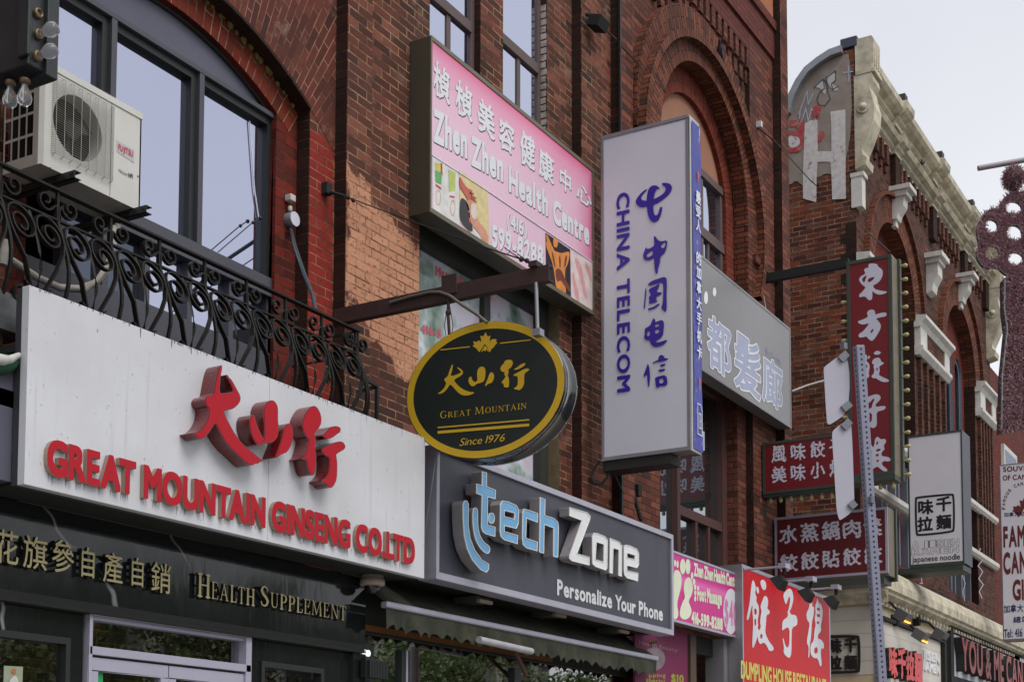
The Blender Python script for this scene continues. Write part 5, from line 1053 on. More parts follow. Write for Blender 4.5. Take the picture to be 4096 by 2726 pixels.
# 風味餃子 sign
WX = VX+.03; wy0 = PX(3050, 1850, WX).y; wz1 = PX(3230, 1748, WX).z; wz0 = PX(3230, 1958, WX).z; wy1 = vy0+.03
wy0 = min(wy0, yr1-.01)
WS = thing('projecting_sign', 'small maroon projecting sign with two rows of white characters, over a row of hanging bulbs', 'sign', (WX, wy0, wz0))
m = MB(); m.box(WX+.01, WX+.2, wy1, wy0, wz0-.03, wz1); m.build('box', M_GRN, WS); m = MB(); m.box(WX+.002, WX+.01, wy1, wy0-.03, wz0+.03, wz1-.03); m.build('face', M_MAR, WS)
m = MB()
for a in ((wy1, wy0, wz1-.03, wz1), (wy1, wy0, wz0, wz0+.03), (wy0-.03, wy0, wz0+.03, wz1-.03)): m.box(WX-.004, WX+.01, a[0], a[1], a[2], a[3])
m.build('frame', M_GRN, WS)
m = MB(); S3 = .4655; q = onX(WX-.001)
for row, y0a, y0b, hpx in (('風味餃子', 1180, 1120, 140), ('美味小炒', 1355, 1300, 140)):
    m = MB()
    for k, ch_ in enumerate(row):
        xa = 185+k*166; yb = y0a+(y0b-y0a)*k/3; A, B, T = q(3000+xa*S3, 1300+yb*S3), q(3000+(xa+128)*S3, 1300+(yb-8)*S3), q(3000+xa*S3, 1300+(yb-hpx)*S3)
        text(m, ch_, A, B, Vector((0, 0, T.z-A.z)), .022, cjk=True, rough=.03, shear=0)
    m.build('characters', paint('lilac_white_print', (204, 202, 218), .5), WS)
bulbs(WS, [PX(3082+k*41, 1985-k*3.5, WX+.08) for k in range(8)], (0, 0, -1), M_BULB)
# 水蒸鍋肉素 sign
UX = 16.1; uy0 = min(PX(3099, 2170, UX).y, yr1-.02); uy1 = PX(3552, 2170, UX).y; uz1 = PX(3326, 2047, UX).z; uz0 = PX(3326, 2307, UX).z
US = thing('projecting_sign', 'wide maroon projecting sign with pale frame and ten white characters in two rows', 'sign', (UX, uy0, uz0))
m = MB(); m.box(UX+.012, UX+.26, uy1, uy0, uz0-.02, uz1); m.build('box', paint('tan_grey_side', (118, 108, 92), .6), US)
m = MB(); m.box(UX+.003, UX+.012, uy1+.03, uy0-.03, uz0+.03, uz1-.03); m.build('face', paint('dark_maroon_face', (96, 24, 30), .4, dirt=.2, dscale=3), US)
m = MB()
for a in ((uy1, uy0, uz1-.03, uz1), (uy1, uy0, uz0, uz0+.03), (uy0-.028, uy0, uz0+.03, uz1-.03), (uy1, uy1+.03, uz0+.03, uz1-.03)): m.box(UX-.004, UX+.012, a[0], a[1], a[2], a[3])
m.build('frame', M_ALU2, US)
m = MB(); m.box(UX+.27, UX+.32, uy1-.02, uy0, uz0-.06, uz1+.02); m.box(UX, UX+.3, uy1+.05, uy0, uz0-.11, uz0-.021); m.build('rear_trim', M_GRN, US)
m = MB(); q = onX(UX-.001)
for row, yl, yr_, hp in (('水蒸鍋肉素', 385, 320, 160), ('餃餃貼餃餃', 625, 555, 150)):
    m = MB()
    for k, ch_ in enumerate(row):
        xa = 255+k*181; yb = yl+(yr_-yl)*k/4; A, B, T = q(3000+xa*S3, 1996+yb*S3), q(3000+(xa+155)*S3, 1996+(yb-10)*S3), q(3000+xa*S3, 1996+(yb-hp)*S3)
        text(m, ch_, A, B, Vector((0, 0, T.z-A.z)), .026, cjk=True, rough=.035)
    m.build('characters', paint('lilac_white_print', (204, 202, 218), .5), US)
# noodle shop's white light box (its mascot drawing is left out)
NX = 21.0; ny0, ny1 = PX(3634, 2000, NX).y, PX(3853, 2000, NX).y; nz1, nz0 = PX(3740, 1730, NX).z, PX(3740, 2258, NX).z
NS = thing('projecting_sign', 'white projecting light box with a black square seal and japanese noodle lettering', 'sign', (NX, ny0, nz0))
m = MB(); m.box(NX+.012, NX+.5, ny1, ny0, nz0, nz1); m.build('box', paint('blue_grey_side', (70, 72, 86), .5, dirt=.4), NS)
m = MB(); m.box(NX+.003, NX+.012, ny1+.015, ny0-.015, nz0+.03, nz1-.01); m.build('face', paint('lit_white_acrylic', (220, 218, 226), .4, dirt=.15, dscale=2, streak=.15), NS)
m = MB()
for a in ((ny1, ny0, nz1-.03, nz1), (ny1, ny0, nz0-.02, nz0+.03), (ny0-.02, ny0, nz0+.03, nz1-.03), (ny1, ny1+.02, nz0+.03, nz1-.03)): m.box(NX-.004, NX+.012, a[0], a[1], a[2], a[3])
m.box(NX, NX+.5, ny1+.02, ny0+.3, nz0-.1, nz0-.021); m.build('frame', M_GRN, NS)
q = onX(NX); m = MB(); zS = lambda p: [(3000+a*S3, 1996+b*S3) for a, b in p]
F1, bb = polyF([zS([(1415, -10), (1425, -25), (1735, -55), (1760, -40), (1762, 260), (1745, 285), (1445, 318), (1420, 300)])], smooth=2); put(m, contour(lambda X, Y: np.maximum(F1(X, Y), -F1(X, Y)-8), bb, 2), q)
for ch_, xa, yb in (('味', 1445, 135), ('千', 1600, 108), ('拉', 1440, 280), ('麵', 1600, 262)):
    A, B, T = q(*zS([(xa, yb)])[0]), q(*zS([(xa+132, yb-12)])[0]), q(*zS([(xa, yb-128)])[0]); text(m, ch_, A, B, Vector((0, 0, T.z-A.z)), .035, cjk=True)
m.build('seal', paint('black_print', (24, 28, 28), .5), NS)
m = MB()
for s, a, b, c, kw in (('JISEN', (1476, 412), (1806, 388), (1476, 360), {}), ('RAMEN', (1390, 480), (1806, 450), (1390, 432), {})):
    A, B, T = q(*zS([a])[0]), q(*zS([b])[0]), q(*zS([c])[0]); x = 0
    for k, ch_ in enumerate(s):
        P0, P1 = A+(B-A)*(k/len(s)), A+(B-A)*((k+.88)/len(s)); gs = CH[ch_]; shp0, bb = glyph(ch_, .05, 44); F_ = lambda X, Y, gs=gs: np.abs(sdist(gs, X, Y)-.05)-.012
        put(m, contour(F_, bb, 1/60), lambda u, v, P0=P0, P1=P1, bb=bb: P0+(P1-P0)*((u-bb[0])/(bb[1]-bb[0]))+Vector((0, 0, T.z-A.z))*(v/CAPH))
P0, P1 = q(*zS([(1390, 418)])[0]), q(*zS([(1455, 412)])[0]); T_ = q(*zS([(1390, 366)])[0]); gs = CH['A']; _, bb = glyph('A', .05, 44)
put(m, contour(lambda X, Y: np.abs(sdist(gs, X, Y)-.05)-.012, bb, 1/60), lambda u, v: P0+(P1-P0)*((u-bb[0])/(bb[1]-bb[0]))+Vector((0, 0, T_.z-P0.z))*(v/CAPH))
m.build('outline_lettering', MATS['black_print'], NS); m = MB(); A, B, T = q(*zS([(1395, 540)])[0]), q(*zS([(1806, 512)])[0]), q(*zS([(1395, 492)])[0]); text(m, 'japanese noodle', A, B, Vector((0, 0, (T.z-A.z)*1.0)), .012, gap=.06)
m.build('lettering', MATS['black_print'], NS)
# Canadian souvenir sign at the right edge
CX = 25.5; cy0, cy1 = PX(3999, 2000, CX).y, PX(4230, 2000, CX).y; cz1, cz0 = PX(4050, 1852, CX).z, PX(4050, 2560, CX).z
CS = thing('projecting_sign', 'white projecting souvenir sign with dark red letters and a red maple leaf', 'sign', (CX, cy0, cz0))
m = MB(); m.box(CX+.01, CX+.3, cy1, cy0, cz0, cz1); m.build('box', M_ALU, CS); m = MB(); m.box(CX, CX+.01, cy1+.01, cy0-.02, cz0+.03, cz1-.03); m.build('face', MATS['lit_white_acrylic'], CS)
m = MB(); q = onX(CX-.003); zR = lambda a, b: (3000+a*S3, 1996+b*S3); zR2 = lambda a, b: (3000+a*S3, 1300+b*S3)
M_DRED = paint('dark_red_print', (104, 34, 34), .5); red, blu = MB(), MB()
def rtext(mb0, s, a, top, w_, fn, **kw):
    mb = MB()
    A = q(*fn(*a)); B = q(*fn(a[0]+w_, a[1]-w_*.06)); T = q(*fn(a[0], top)); text(mb, s, A, B, Vector((0, 0, T.z-A.z)), **kw); mb.build('lettering', M_DRED if mb0 is red else paint('navy_print', (44, 48, 96), .5), CS)
rtext(red, 'SOUVENIRS', (2175, 1258), 1215, 345, zR2, bold=.03); rtext(red, 'OF CANADA', (2172, 1332), 1290, 330, zR2, bold=.03)
rtext(red, 'FAMOUS', (2178, 405), 232, 390, zR, bold=.04); rtext(red, 'CANADIAN', (2178, 635), 455, 520, zR, bold=.04); rtext(red, 'GIFTS', (2258, 860), 690, 280, zR, bold=.04)
rtext(blu, '加拿大紀', (2183, 150), 112, 175, zR, bold=.02, cjk=True); rtext(blu, '加拿大', (2180, 975), 905, 170, zR, bold=.02, cjk=True); rtext(blu, '總站', (2262, 1062), 1005, 140, zR, bold=.02, cjk=True); rtext(blu, 'Tel: 416', (2182, 1185), 1115, 160, zR, bold=.02)
ac = zR2(2360, 1560)
for k, ch_ in enumerate('FAMOUS CANADA'):
    if ch_ == ' ': continue
    an_ = math.radians(183-k*9.5); cx_, cy_ = ac[0]+math.cos(an_)*78, ac[1]-math.sin(an_)*88; tx_, ty_ = math.sin(an_), math.cos(an_)
    A, B = q(cx_-tx_*5, cy_-ty_*5), q(cx_+tx_*5, cy_+ty_*5); T = q(cx_-tx_*5+math.cos(an_)*13, cy_-ty_*5-math.sin(an_)*13); text(red, ch_, A, B, T-A, .03)
traced(red, [[(ac[0]+(a-385)*.55, ac[1]+(b-118)*.6) for a, b in LEAF]], q, smooth=0, h=2)
red.build('emblem', M_DRED, CS)
# ================================================================== far corner building with the painted gable
XF = 20.14; XE = 29.0
S4 = .4655; z4 = lambda a, b: (3000+a*S4, b*S4); z8 = lambda a, b: (3000+a*S4, 650+b*S4); zd = lambda a, b: (3000+a*S4, 1996+b*S4)
FB = thing('corner_building', 'ornate dark red brick corner building with a curved painted gable and cream stone cornices', 'building', (24, 3, 0))
M_FB = brick('old_brick', [(44, 30, 28), (96, 54, 44), (124, 70, 54), (78, 44, 38), (140, 88, 70)], (140, 112, 96), stain=.5, bh=.07)
M_SIDE = brick('side_brick', [(60, 34, 28), (142, 70, 46), (168, 92, 62), (92, 46, 36), (156, 108, 90), (74, 40, 32)], (186, 170, 152), bh=.075, stain=.5, efflo=.3)
M_STONE = paint('cream_stone', (212, 204, 182), .75, dirt=.7, dscale=5, streak=.7, dcol=(96, 84, 58), bump=.004)
M_STONE2 = paint('white_painted_stone', (214, 212, 206), .7, dirt=.35, dscale=6, streak=.25, dcol=(120, 112, 100))
gab = [PX(a, b, XF) for a, b in (z4(330, 985), z4(345, 920), z4(375, 830), z4(430, 720), z4(500, 620), z4(600, 540), z4(700, 475), z4(800, 440), z4(905, 415))]
gl = [(p.y, p.z) for p in gab]; gl[-1] = (0.0, gl[-1][1])
m = MB(); m.sheet([(0, 0), (8, 0), (8, gl[0][1]-.2), (gl[0][0]+.1, gl[0][1]-.2)]+gl, [], lambda a, b: (XF, a, b)); m.build('side_wall', M_SIDE, FB)
# plaster skin with a ragged lower edge
rg = random.Random(5)
zpl = PX(*z8(400, 200), XF).z
edge = [(y, zpl+.1*rg.uniform(-1, 1)+(.35 if y < .16 else 0)) for y in [k*.09 for k in range(2, 16)]]
inset = [(a-.0 if a > .02 else .05, b-.06) for a, b in gl]
pl = [(.035, PX(*z4(880, 1080), XF).z)]+edge+[(1.3, gl[0][1]-.25)]+[(gl[0][0]+.1, gl[0][1]-.25)]+inset
m = MB(); m.sheet(chaikin(pl, 1), [], lambda a, b: (XF-.008, a, b)); m.build('plaster', paint('grey_plaster', (150, 142, 134), .9, dirt=.4, dscale=5, bump=.004, flake=.85, fscale=4, fcut=.66, dcol=(112, 62, 46)), FB)
qx = onX(XF-.014); qx2 = onX(XF-.017); M_WP = paint('peeling_white_paint', (214, 212, 212), .85, dirt=.35, dscale=14, dcol=(134, 90, 72), flake=.9, fscale=7, fcut=.60, bump=.004)
m = MB()
for p in ([z4(470, 1060), z4(520, 1035), z4(580, 1030), z4(582, 1300), z4(700, 1300), z4(698, 1060), z4(690, 960), z4(820, 940), z4(822, 1560), z8(825, 310), z8(706, 318), z8(700, 120), z4(690, 1390), z4(580, 1390), z4(572, 1560), z8(570, 340), z8(455, 310), z8(455, 100)],): traced(m, [p], qx, smooth=0, h=3.2)
m.build('painted_letter', M_WP, FB)
m = MB(); traced(m, [[z4(340, 1020), z4(400, 1040), z4(440, 1000), z4(470, 1040), z4(462, 1140), z4(420, 1130), z4(380, 1080), z4(330, 1100)], [z4(330, 1120), z4(430, 1130), z4(466, 1160), z4(450, 1300), z4(330, 1315), z4(330, 1275), z4(420, 1260), z4(440, 1180), z4(330, 1160)], [z4(530, 920), z4(600, 905), z4(620, 930), z4(590, 960), z4(600, 1010), z4(540, 1030)], [z4(590, 1140), z4(630, 1120), z4(645, 1160), z4(600, 1225), z4(582, 1220)]], qx2, h=3); m.build('red_paint', paint('faded_red_paint', (178, 52, 62), .85, dirt=.35, dscale=12, flake=.8, fscale=9, fcut=.57, dcol=(160, 140, 130)), FB)
m = MB(); traced(m, [[z4(330, 1150), z4(420, 1160), z4(436, 1250), z4(330, 1280)]], qx, h=3); m.build('painted_letter', M_WP, FB)
def scrawl(pts, r, q): st = [[(a, b, r) for a, b in pts]]; F = strokeF(st); mm_ = MB(); put(mm_, contour(*F, 1.6), q); return mm_
M_GRAF = paint('graffiti_dark', (58, 62, 66), .8)
m = MB(); traced(m, [[z4(545, 745), z4(640, 680), z4(660, 770), z4(640, 820), z4(610, 760)], [z4(650, 660), z4(730, 610), z4(735, 700), z4(700, 720), z4(770, 760), z4(730, 790), z4(680, 740)]], qx, h=3); m.build('graffiti_fill', paint('graffiti_white', (190, 188, 188), .85, dirt=.3, dscale=10, flake=.7, fscale=8, fcut=.58), FB)
for pts in ([z4(550, 750), z4(630, 680), z4(640, 760), z4(600, 790), z4(575, 850), z4(590, 900), z4(640, 910), z4(690, 850), z4(660, 760), z4(640, 690)], [z4(650, 670), z4(735, 610), z4(735, 690), z4(700, 720), z4(710, 770), z4(760, 740)], [z4(670, 760), z4(650, 670)]): scrawl(pts, 1.6, qx2).build('graffiti', M_GRAF, FB)
for pts in ([z4(420, 980), z4(490, 780), z4(500, 900), z4(545, 800)], [z4(440, 1050), z4(480, 930), z4(500, 1040), z4(530, 930), z4(560, 1030), z4(590, 960)], [z4(420, 1090), z4(430, 960)]): scrawl(pts, 2.2, qx2).build('graffiti', paint('graffiti_pale_blue', (176, 186, 206), .85), FB)
scrawl([z4(845, 570), z4(850, 700)], 2, qx2).build('graffiti', MATS['graffiti_pale_blue'], FB); scrawl([z4(800, 625), z4(885, 615)], 2, qx2).build('graffiti', MATS['graffiti_pale_blue'], FB)
# dark quoins at the corner
m = MB(); z = 3.5; k = 0
while z < 9.9:
    d_ = .24 if k % 2 else .16; m.box(XF-.004, XF-.0005, .003, d_, z, z+.146); z += .15; k += 1
m.build('corner_quoins', M_SHADE_SOOT, FB)
# coping and slate block
m = MB(); cp = [Vector((XF+.1, a, b)) for a, b in gl[:-1]]; m.strap(cp, (.4, 0, 0), .1); m.build('coping', paint('lead_coping', (150, 154, 160), .5, metal=.2, dirt=.4, dscale=6), FB)
m = MB(); m.strap([p+Vector((.08, -.02, -.09)) for p in cp], (.3, 0, 0), .1); m.build('coping_brick', M_SHADE_SOOT, FB)
b0, b1 = PX(*z4(778, 430), XF), PX(*z4(908, 310), XF); m = MB(); m.box(XF-.02, XF+.75, b1.y-.02, b0.y, b0.z, b1.z); m.build('slate_block', paint('slate_blue', (62, 66, 84), .6, dirt=.4), FB, bev=.01)
m = MB(); m.box(XF+.01, XF+.7, b1.y, b0.y-.02, b0.z-.16, b0.z-.0005); m.build('brick_base', M_SHADE_SOOT, FB)
# street facade
AC = [(22.08, 9.38), (26.42, 9.38)]; RI, RO = 1.16, 1.62
def arch_hole(cx, cz, R, z0): return [(cx-R, z0), (cx+R, z0)]+arc_pts(cx, cz, R, cx+R-1e-6, cx-R+1e-6, 24)
m = MB(); m.sheet(rect(XF, XE, 0, 12.2), [arch_hole(*c, RI, 5.2) for c in AC], lambda a, b: (a, 0, b))
m.build('front_wall', M_FB, FB)
m = MB(); m.box(XF+.02, XE-.02, .9, 8, 0, 11.4); m.build('rear_body', M_DARK, FB)
for cx, cz in AC:
    m = MB(); ring(m, cx, cz, RI, RI+.40, 0, 180, -.03, .22, n=48); ring(m, cx, cz, RI+.41, RO, 0, 180, -.09, .0, n=48); m.build('arch_ring', M_RINGB, FB)
    rv = MB(); reveal(rv, [(cx-RI, 5.2), (cx-RI, cz)], 0, .3); rv.build('arch_reveal', M_SHADE_SOOT, FB); rv = MB(); reveal(rv, [(cx+RI, cz), (cx+RI, 5.2)], 0, .3); rv.build('arch_reveal', M_SHADE_SOOT, FB)
    wh = [arch_hole(cx+dx, 9.55+(.12 if dx == 0 else 0), .26, 6.9) for dx in (-.72, 0, .72)]
    m = MB(); m.sheet([(cx-RI, 5.2), (cx+RI, 5.2)]+arc_pts(cx, cz, RI, cx+RI-1e-6, cx-RI+1e-6, 24), wh, lambda a, b: (a, .2, b)); m.build('arch_infill', brick('infill_brick', [(128, 52, 44), (146, 60, 50), (120, 50, 42)], (120, 74, 62), stain=.35), FB)
    for i, hl in enumerate(wh):
        fr = MB(); vv, tt = tri2d([hl, [(a+(.05 if a < cx+(-.72, 0, .72)[i] else -.05), b-.06 if b > 7 else b) for a, b in hl]]); fr.mesh([(a, .24, b) for a, b in vv], tt); reveal(fr, hl+[hl[0]], .2, .3)
        f = fr.build('window_frame', paint('grey_blue_frame', (110, 118, 132), .5, dirt=.3), FB); p = MB(); p.sheet(hl, [], lambda a, b: (a, .28, b)); p.build('pane', mirror_glass('far_glass', (190, 196, 214), .5), f)
# cornices
def cornice(mb, prof, x0, x1): mb.prof_x(prof, x0, x1)
crown = [(0, 12.1), (-.05, 12.1), (-.05, 12.16), (-.10, 12.19), (-.10, 12.25), (-.19, 12.28), (-.24, 12.34), (-.25, 12.43), (-.22, 12.46), (0, 12.48)]
strg = [(0, 11.66), (-.04, 11.66), (-.04, 11.71), (-.09, 11.74), (-.09, 11.79), (-.17, 11.82), (-.2, 11.88), (-.18, 11.92), (0, 11.94)]
m = MB(); cornice(m, crown, XF+.3, XE); m.build('crown_cornice', M_STONE, FB); m = MB(); cornice(m, strg, XF+.15, XE); m.build('string_cornice', M_STONE, FB)
BLK = (22.12, 24.45, 26.75, 28.5)
for bx in BLK:
    m = MB(); cornice(m, [(y-.07 if y < 0 else y-.001, z+.004) for y, z in crown], bx-.2, bx+.2); cornice(m, [(y-.06 if y < 0 else y-.001, z+.004) for y, z in strg], bx-.18, bx+.18); m.build('cornice_block', M_STONE, FB)
    m = MB(); m.box(bx-.2, bx-.04, -.27, .0, 12.49, 12.58); m.build('lead_cap', paint('dark_lead', (46, 46, 52), .6), FB)
    m = MB(); m.box(bx-.14, bx+.12, -.09, -.001, 11.12, 11.66); m.build('frieze_pilaster', M_SHADE_SOOT, FB); m = MB(); m.box(bx-.14, bx+.12, -.09, -.001, 11.945, 12.1); m.build('frieze_pilaster', M_SHADE_SOOT, FB)
m = MB(); x = XF+.35
while x < XE-.2:
    if min(abs(x+.06-b) for b in BLK) > .28: m = MB(); m.box(x, x+.12, -.07, -.001, 11.36, 11.66); m.box(x+.02, x+.10, -.04, -.001, 11.24, 11.36); m.build('corbel', M_FB, FB)
    x += .27
m = MB(); m.box(XF+.3, XE, -.03, -.001, 11.95, 12.1); m.build('frieze_tiles', paint('terracotta_relief', (128, 64, 54), .85, dirt=.6, dscale=16, dcol=(190, 170, 160)), FB)
# scroll consoles: at the corner and at the far end
def console(x0, x1, zt, k=1):
    k = k*.78
    pr = [(0, zt-.0), (-.34*k, zt-.0), (-.36*k, zt-.12), (-.30*k, zt-.22), (-.33*k, zt-.36), (-.38*k, zt-.52), (-.36*k, zt-.72), (-.24*k, zt-.95), (-.14*k, zt-1.12), (-.14*k, zt-1.2), (-.22*k, zt-1.26), (-.2*k, zt-1.36), (0, zt-1.4)]
    m = MB(); m.prof_x(pr, x0, x1); m.lathe((x0-.02, -.17*k, zt-.5), (1, 0, 0), [(.12*k, 0), (.12*k, .03), (.08*k, .03), (.08*k, .0), (.04*k, -.02), (.01, -.03)], 16)
    m.prof_x([(-.02, zt+.0), (-.36*k, zt+.0), (-.38*k, zt+.5), (-.34*k, zt+.55), (-.02, zt+.55)], x0+.01, x1-.01); m.prof_x([(-.03, zt-.001), (-.4*k, zt-.001), (-.4*k, zt+.06), (-.03, zt+.06)], x0-.01, x1+.02)
    for d in (.06, .16, .26): m.box(x0+d*(x1-x0)/.34, x0+(d+.04)*(x1-x0)/.34, -.385*k, -.35*k, zt+.12, zt+.44)
    return m
console(XF-.02, XF+.34, 12.12).build('scroll_console', M_STONE, FB); console(XE-.3, XE+.05, 11.6, 1).build('scroll_console', M_STONE, FB)
m = MB(); m.box(XF-.03, XF+.14, -.1, .06, 10.15, 10.6); m.box(XF-.04, XF+.16, -.13, .07, 10.6, 10.66); m.build('corner_block', M_STONE2, FB)
# keystones, brackets and pier capitals
def keystone(x, zt, zb, drop):
    m = MB(); m.box(x-.2, x+.2, -.33, -.001, zt-.07, zt); m.box(x-.16, x+.16, -.27, -.001, zt-.16, zt-.071); m.prof_x([(0, zt-.161), (-.22, zt-.161), (-.2, zt-.3), (-.12, zt-.42), (-.1, zt-.5), (0, zt-.5)], x-.12, x+.12); m.box(x-.08, x+.07, -.07, -.001, zb, zt-.501)
    return m
keystone(22.08, 11.12, 10.52, 1).build('keystone', M_STONE2, FB); keystone(26.42, 11.12, 10.52, 1).build('keystone', M_STONE2, FB)
m = MB(); x = 24.25; zt = 10.76; m.box(x-.26, x+.26, -.3, -.001, zt-.08, zt); m.box(x-.2, x+.2, -.24, -.001, zt-.16, zt-.081); m.prof_x([(0, zt-.161), (-.2, zt-.161), (-.2, zt-.36), (-.12, zt-.5), (-.1, zt-.62), (0, zt-.66)], x-.15, x+.15); m.build('bracket', M_STONE2, FB)
for x0, x1 in ((20.16, 20.95), (23.3, 25.2), (27.65, 28.95)):
    m = MB(); m.prof_x([(0, 9.28), (-.1, 9.28), (-.14, 9.36), (-.2, 9.4), (-.2, 9.46), (0, 9.48)], x0-.05, x1+.05); m.box(x0-.02, x0+.4, -.1, -.001, 8.98, 9.28); m.box(x1-.3, x1+.02, -.1, -.001, 8.98, 9.28); m.prof_x([(0, 8.82), (-.08, 8.82), (-.14, 8.9), (-.14, 8.96), (0, 8.98)], x0-.04, x1+.04); m.build('pier_capital', M_STONE2, FB)
    m = MB(); m.box(x0+.41, x1-.31, -.08, -.001, 8.985, 9.275)
    n = 5
    for k in range(n): xx = x0+.12+(x1-x0-.3)*k/(n-1); m.box(xx, xx+.1, -.06, -.001, 6.2, 8.81)
    m.build('ribbed_pier', M_FB, FB)
for zs in (6.95, 6.05): m = MB(); m.prof_x([(0, zs), (-.06, zs), (-.1, zs+.05), (-.1, zs+.12), (0, zs+.14)], XF+.02, XE); m.build('string_course', M_STONE2, FB)
for cx, cz in AC:
    for dx in (-.75, .02, .72):
        m = MB(); m.box(cx+dx-.28, cx+dx-.22, .1, .2, 4.7, 6.9); m.box(cx+dx+.22, cx+dx+.28, .1, .2, 4.7, 6.9); m.box(cx+dx-.219, cx+dx+.219, .1, .2, 6.8, 6.9); m.build('lower_window_frame', paint('grey_blue_frame', (110, 118, 132), .5), FB)
for k, (a, b, r) in enumerate(((1985, 430, 1), (1985, 520, 1), (1985, 600, 1), (1990, 700, 1))):
    pass
M_TAG = paint('graffiti_white_line', (196, 184, 200), .8); qf = onY(-.07)
scrawl([zd(1980, 420), zd(1960, 480), zd(2000, 520), zd(1960, 570), zd(2000, 620), zd(1965, 680), zd(2005, 730), zd(1970, 790), zd(1995, 850)], 1.5, qf).build('graffiti', M_TAG, FB); scrawl([zd(1825, 650), zd(1850, 720), zd(1830, 790), zd(1845, 870)], 1.5, qf).build('graffiti', M_TAG, FB)
scrawl([zd(1470, 650), zd(1480, 720), zd(1460, 720)], 1.4, qf).build('graffiti', M_TAG, FB)
# --- its ground floor shop front: cream cladding and cornice wrapping the corner
GF = thing('shopfront', 'cream clad noodle shop front wrapping the corner under the ornate brick building', 'shopfront', (22, -.3, 0))
GX = 19.55; GYf = -.34
M_CREAM = paint('cream_cladding', (206, 190, 156), .6, dirt=.35, dscale=3, streak=.3); M_CREAM2 = paint('cream_boards', (212, 206, 196), .5, dirt=.2, dscale=3)
m = MB(); m.box(GX, XF+.1, GYf, 4.5, 0, 4.4); m.box(GX+.001, 29.0, GYf+.001, -.001, 0, 4.4); m.build('cladding', M_CREAM, GF)
cpz = PY(*zd(1110, 750), -.5).z
pr = [(0, -.18), (-.06, -.18), (-.06, -.1), (-.16, -.04), (-.16, .0), (-.2, .02), (-.2, .14), (-.14, .28), (-.08, .34), (0, .34)]
m = MB(); m.prof_x([(GYf+a, cpz+b) for a, b in pr], GX-.18, 29.2); n = len(pr)
vs = [(GX+a, y, cpz+b) for y in (GYf-.2, 4.5) for a, b in pr]; m.mesh(vs, [(i, (i+1) % n, n+(i+1) % n, n+i) for i in range(n)]); m.build('cornice', M_STONE, GF)
for k in range(46): m = MB(); m.box(GX-.12+k*.2, GX-.05+k*.2, GYf-.1, GYf-.055, cpz-.16, cpz-.11); m.build('dentil', M_STONE, GF)
for k in range(5): m = MB(); z = 3.3+k*.19; m.box(GX-.006, GX-.0005, GYf, 4.0, z, z+.183); m.build('side_board', M_CREAM2, GF)
sx0, sx1, szt, szb = PY(*zd(1075, 1000), GYf-.02).x, PY(*zd(1630, 1230), GYf-.02).x, PY(*zd(1630, 1225), GYf-.02).z, 2.5
NSB = thing('shop_sign', 'cream boarded fascia sign with thick red characters and small white letters', 'sign', ((sx0+sx1)/2, GYf, 3))
for k in range(9): m = MB(); z = szt-.17*(k+1); m.box(sx0, sx1, GYf-.03, GYf-.004, z, z+.167); m.build('board', M_CREAM2, NSB)
m = MB(); m.box(sx0, sx1+.04, GYf-.08, GYf-.004, szt, szt+.05); m.box(sx1, sx1+.12, GYf-.1, GYf-.004, szb, szt); m.build('frame', M_DARK, NSB)
q = onY(GYf-.14); cf, cs_ = MB(), MB(); zP = lambda a, b: (3400+a*.5313, 2250+b*.5313)
for ch_, xa, xb, zt_px, zb_px in (('味', 296, 360, 620, 850), ('千', 362, 424, 625, 865), ('拉', 424, 486, 650, 880), ('麵', 488, 548, 660, 900)):
    A, B, T = q(*zP(xa, zb_px)), q(*zP(xb, zb_px+12)), q(*zP(xa, zt_px)); B.z = A.z
    text(cf, ch_, A, B, Vector((0, 0, T.z-A.z)), .05, cjk=True, rough=.03, lift=(0, -.002, 0)); text(cs_, ch_, A, B, Vector((0, 0, T.z-A.z)), .055, cjk=True, rough=.03, back=(0, .11, 0))
c = cs_.build('character', paint('black_letter_side', (34, 30, 30), .6, dirt=.4), NSB); cf.build('character_face', paint('vivid_red_face', (208, 20, 30), .4, dirt=.15), c)
q = onY(GYf-.05)
for s, a, b, t_ in (('JISEN', (553, 715), (678, 750), 648), ('RAMEN', (553, 800), (678, 836), 735)):
    A, B, T = q(*zP(*a)), q(*zP(*b)), q(*zP(a[0], t_)); B.z = A.z; m = MB(); text(m, s, A, B, Vector((0, 0, T.z-A.z)), .05, back=(0, .018, 0)); m.build('lettering', M_WHT, NSB)
SE = thing('wall_sign', 'black framed square seal of four Chinese characters on the cream side wall', 'sign', (GX, .1, 3.6))
q = onX(GX-.03); m = MB(); F1, bb = polyF([[zd(640, 1165), zd(690, 1165), zd(920, 1160), zd(945, 1180), zd(948, 1465), zd(925, 1490), zd(700, 1495), zd(640, 1500)]], smooth=2); put(m, contour(lambda X, Y: np.maximum(F1(X, Y), -F1(X, Y)-10), bb, 2), q, (.024, 0, 0))
for ch_, xa, yb in (('味', 680, 1320), ('千', 810, 1310), ('拉', 680, 1465), ('麵', 810, 1460)):
    A, B, T = q(*zd(xa, yb)), q(*zd(xa+108, yb-4)), q(*zd(xa, yb-125)); text(m, ch_, A, B, Vector((0, 0, T.z-A.z)), .04, cjk=True, back=(.02, 0, 0))
m.build('seal', paint('black_metal', (36, 34, 34), .5, dirt=.3), SE)
YM = thing('shop_sign', 'grey white fascia sign with thick black sided red letters under the souvenir sign', 'sign', (26, GYf, 3.4))
yx0 = PY(*zd(1728, 1095), GYf-.06).x; yzt = PY(*zd(1735, 1105), GYf-.06).z; yzb = PY(*zd(1740, 1515), GYf-.06).z
m = MB(); m.box(yx0, 31, GYf-.06, GYf-.005, yzb, yzt); m.build('board', paint('grey_white_board', (186, 186, 196), .5, dirt=.2), YM)
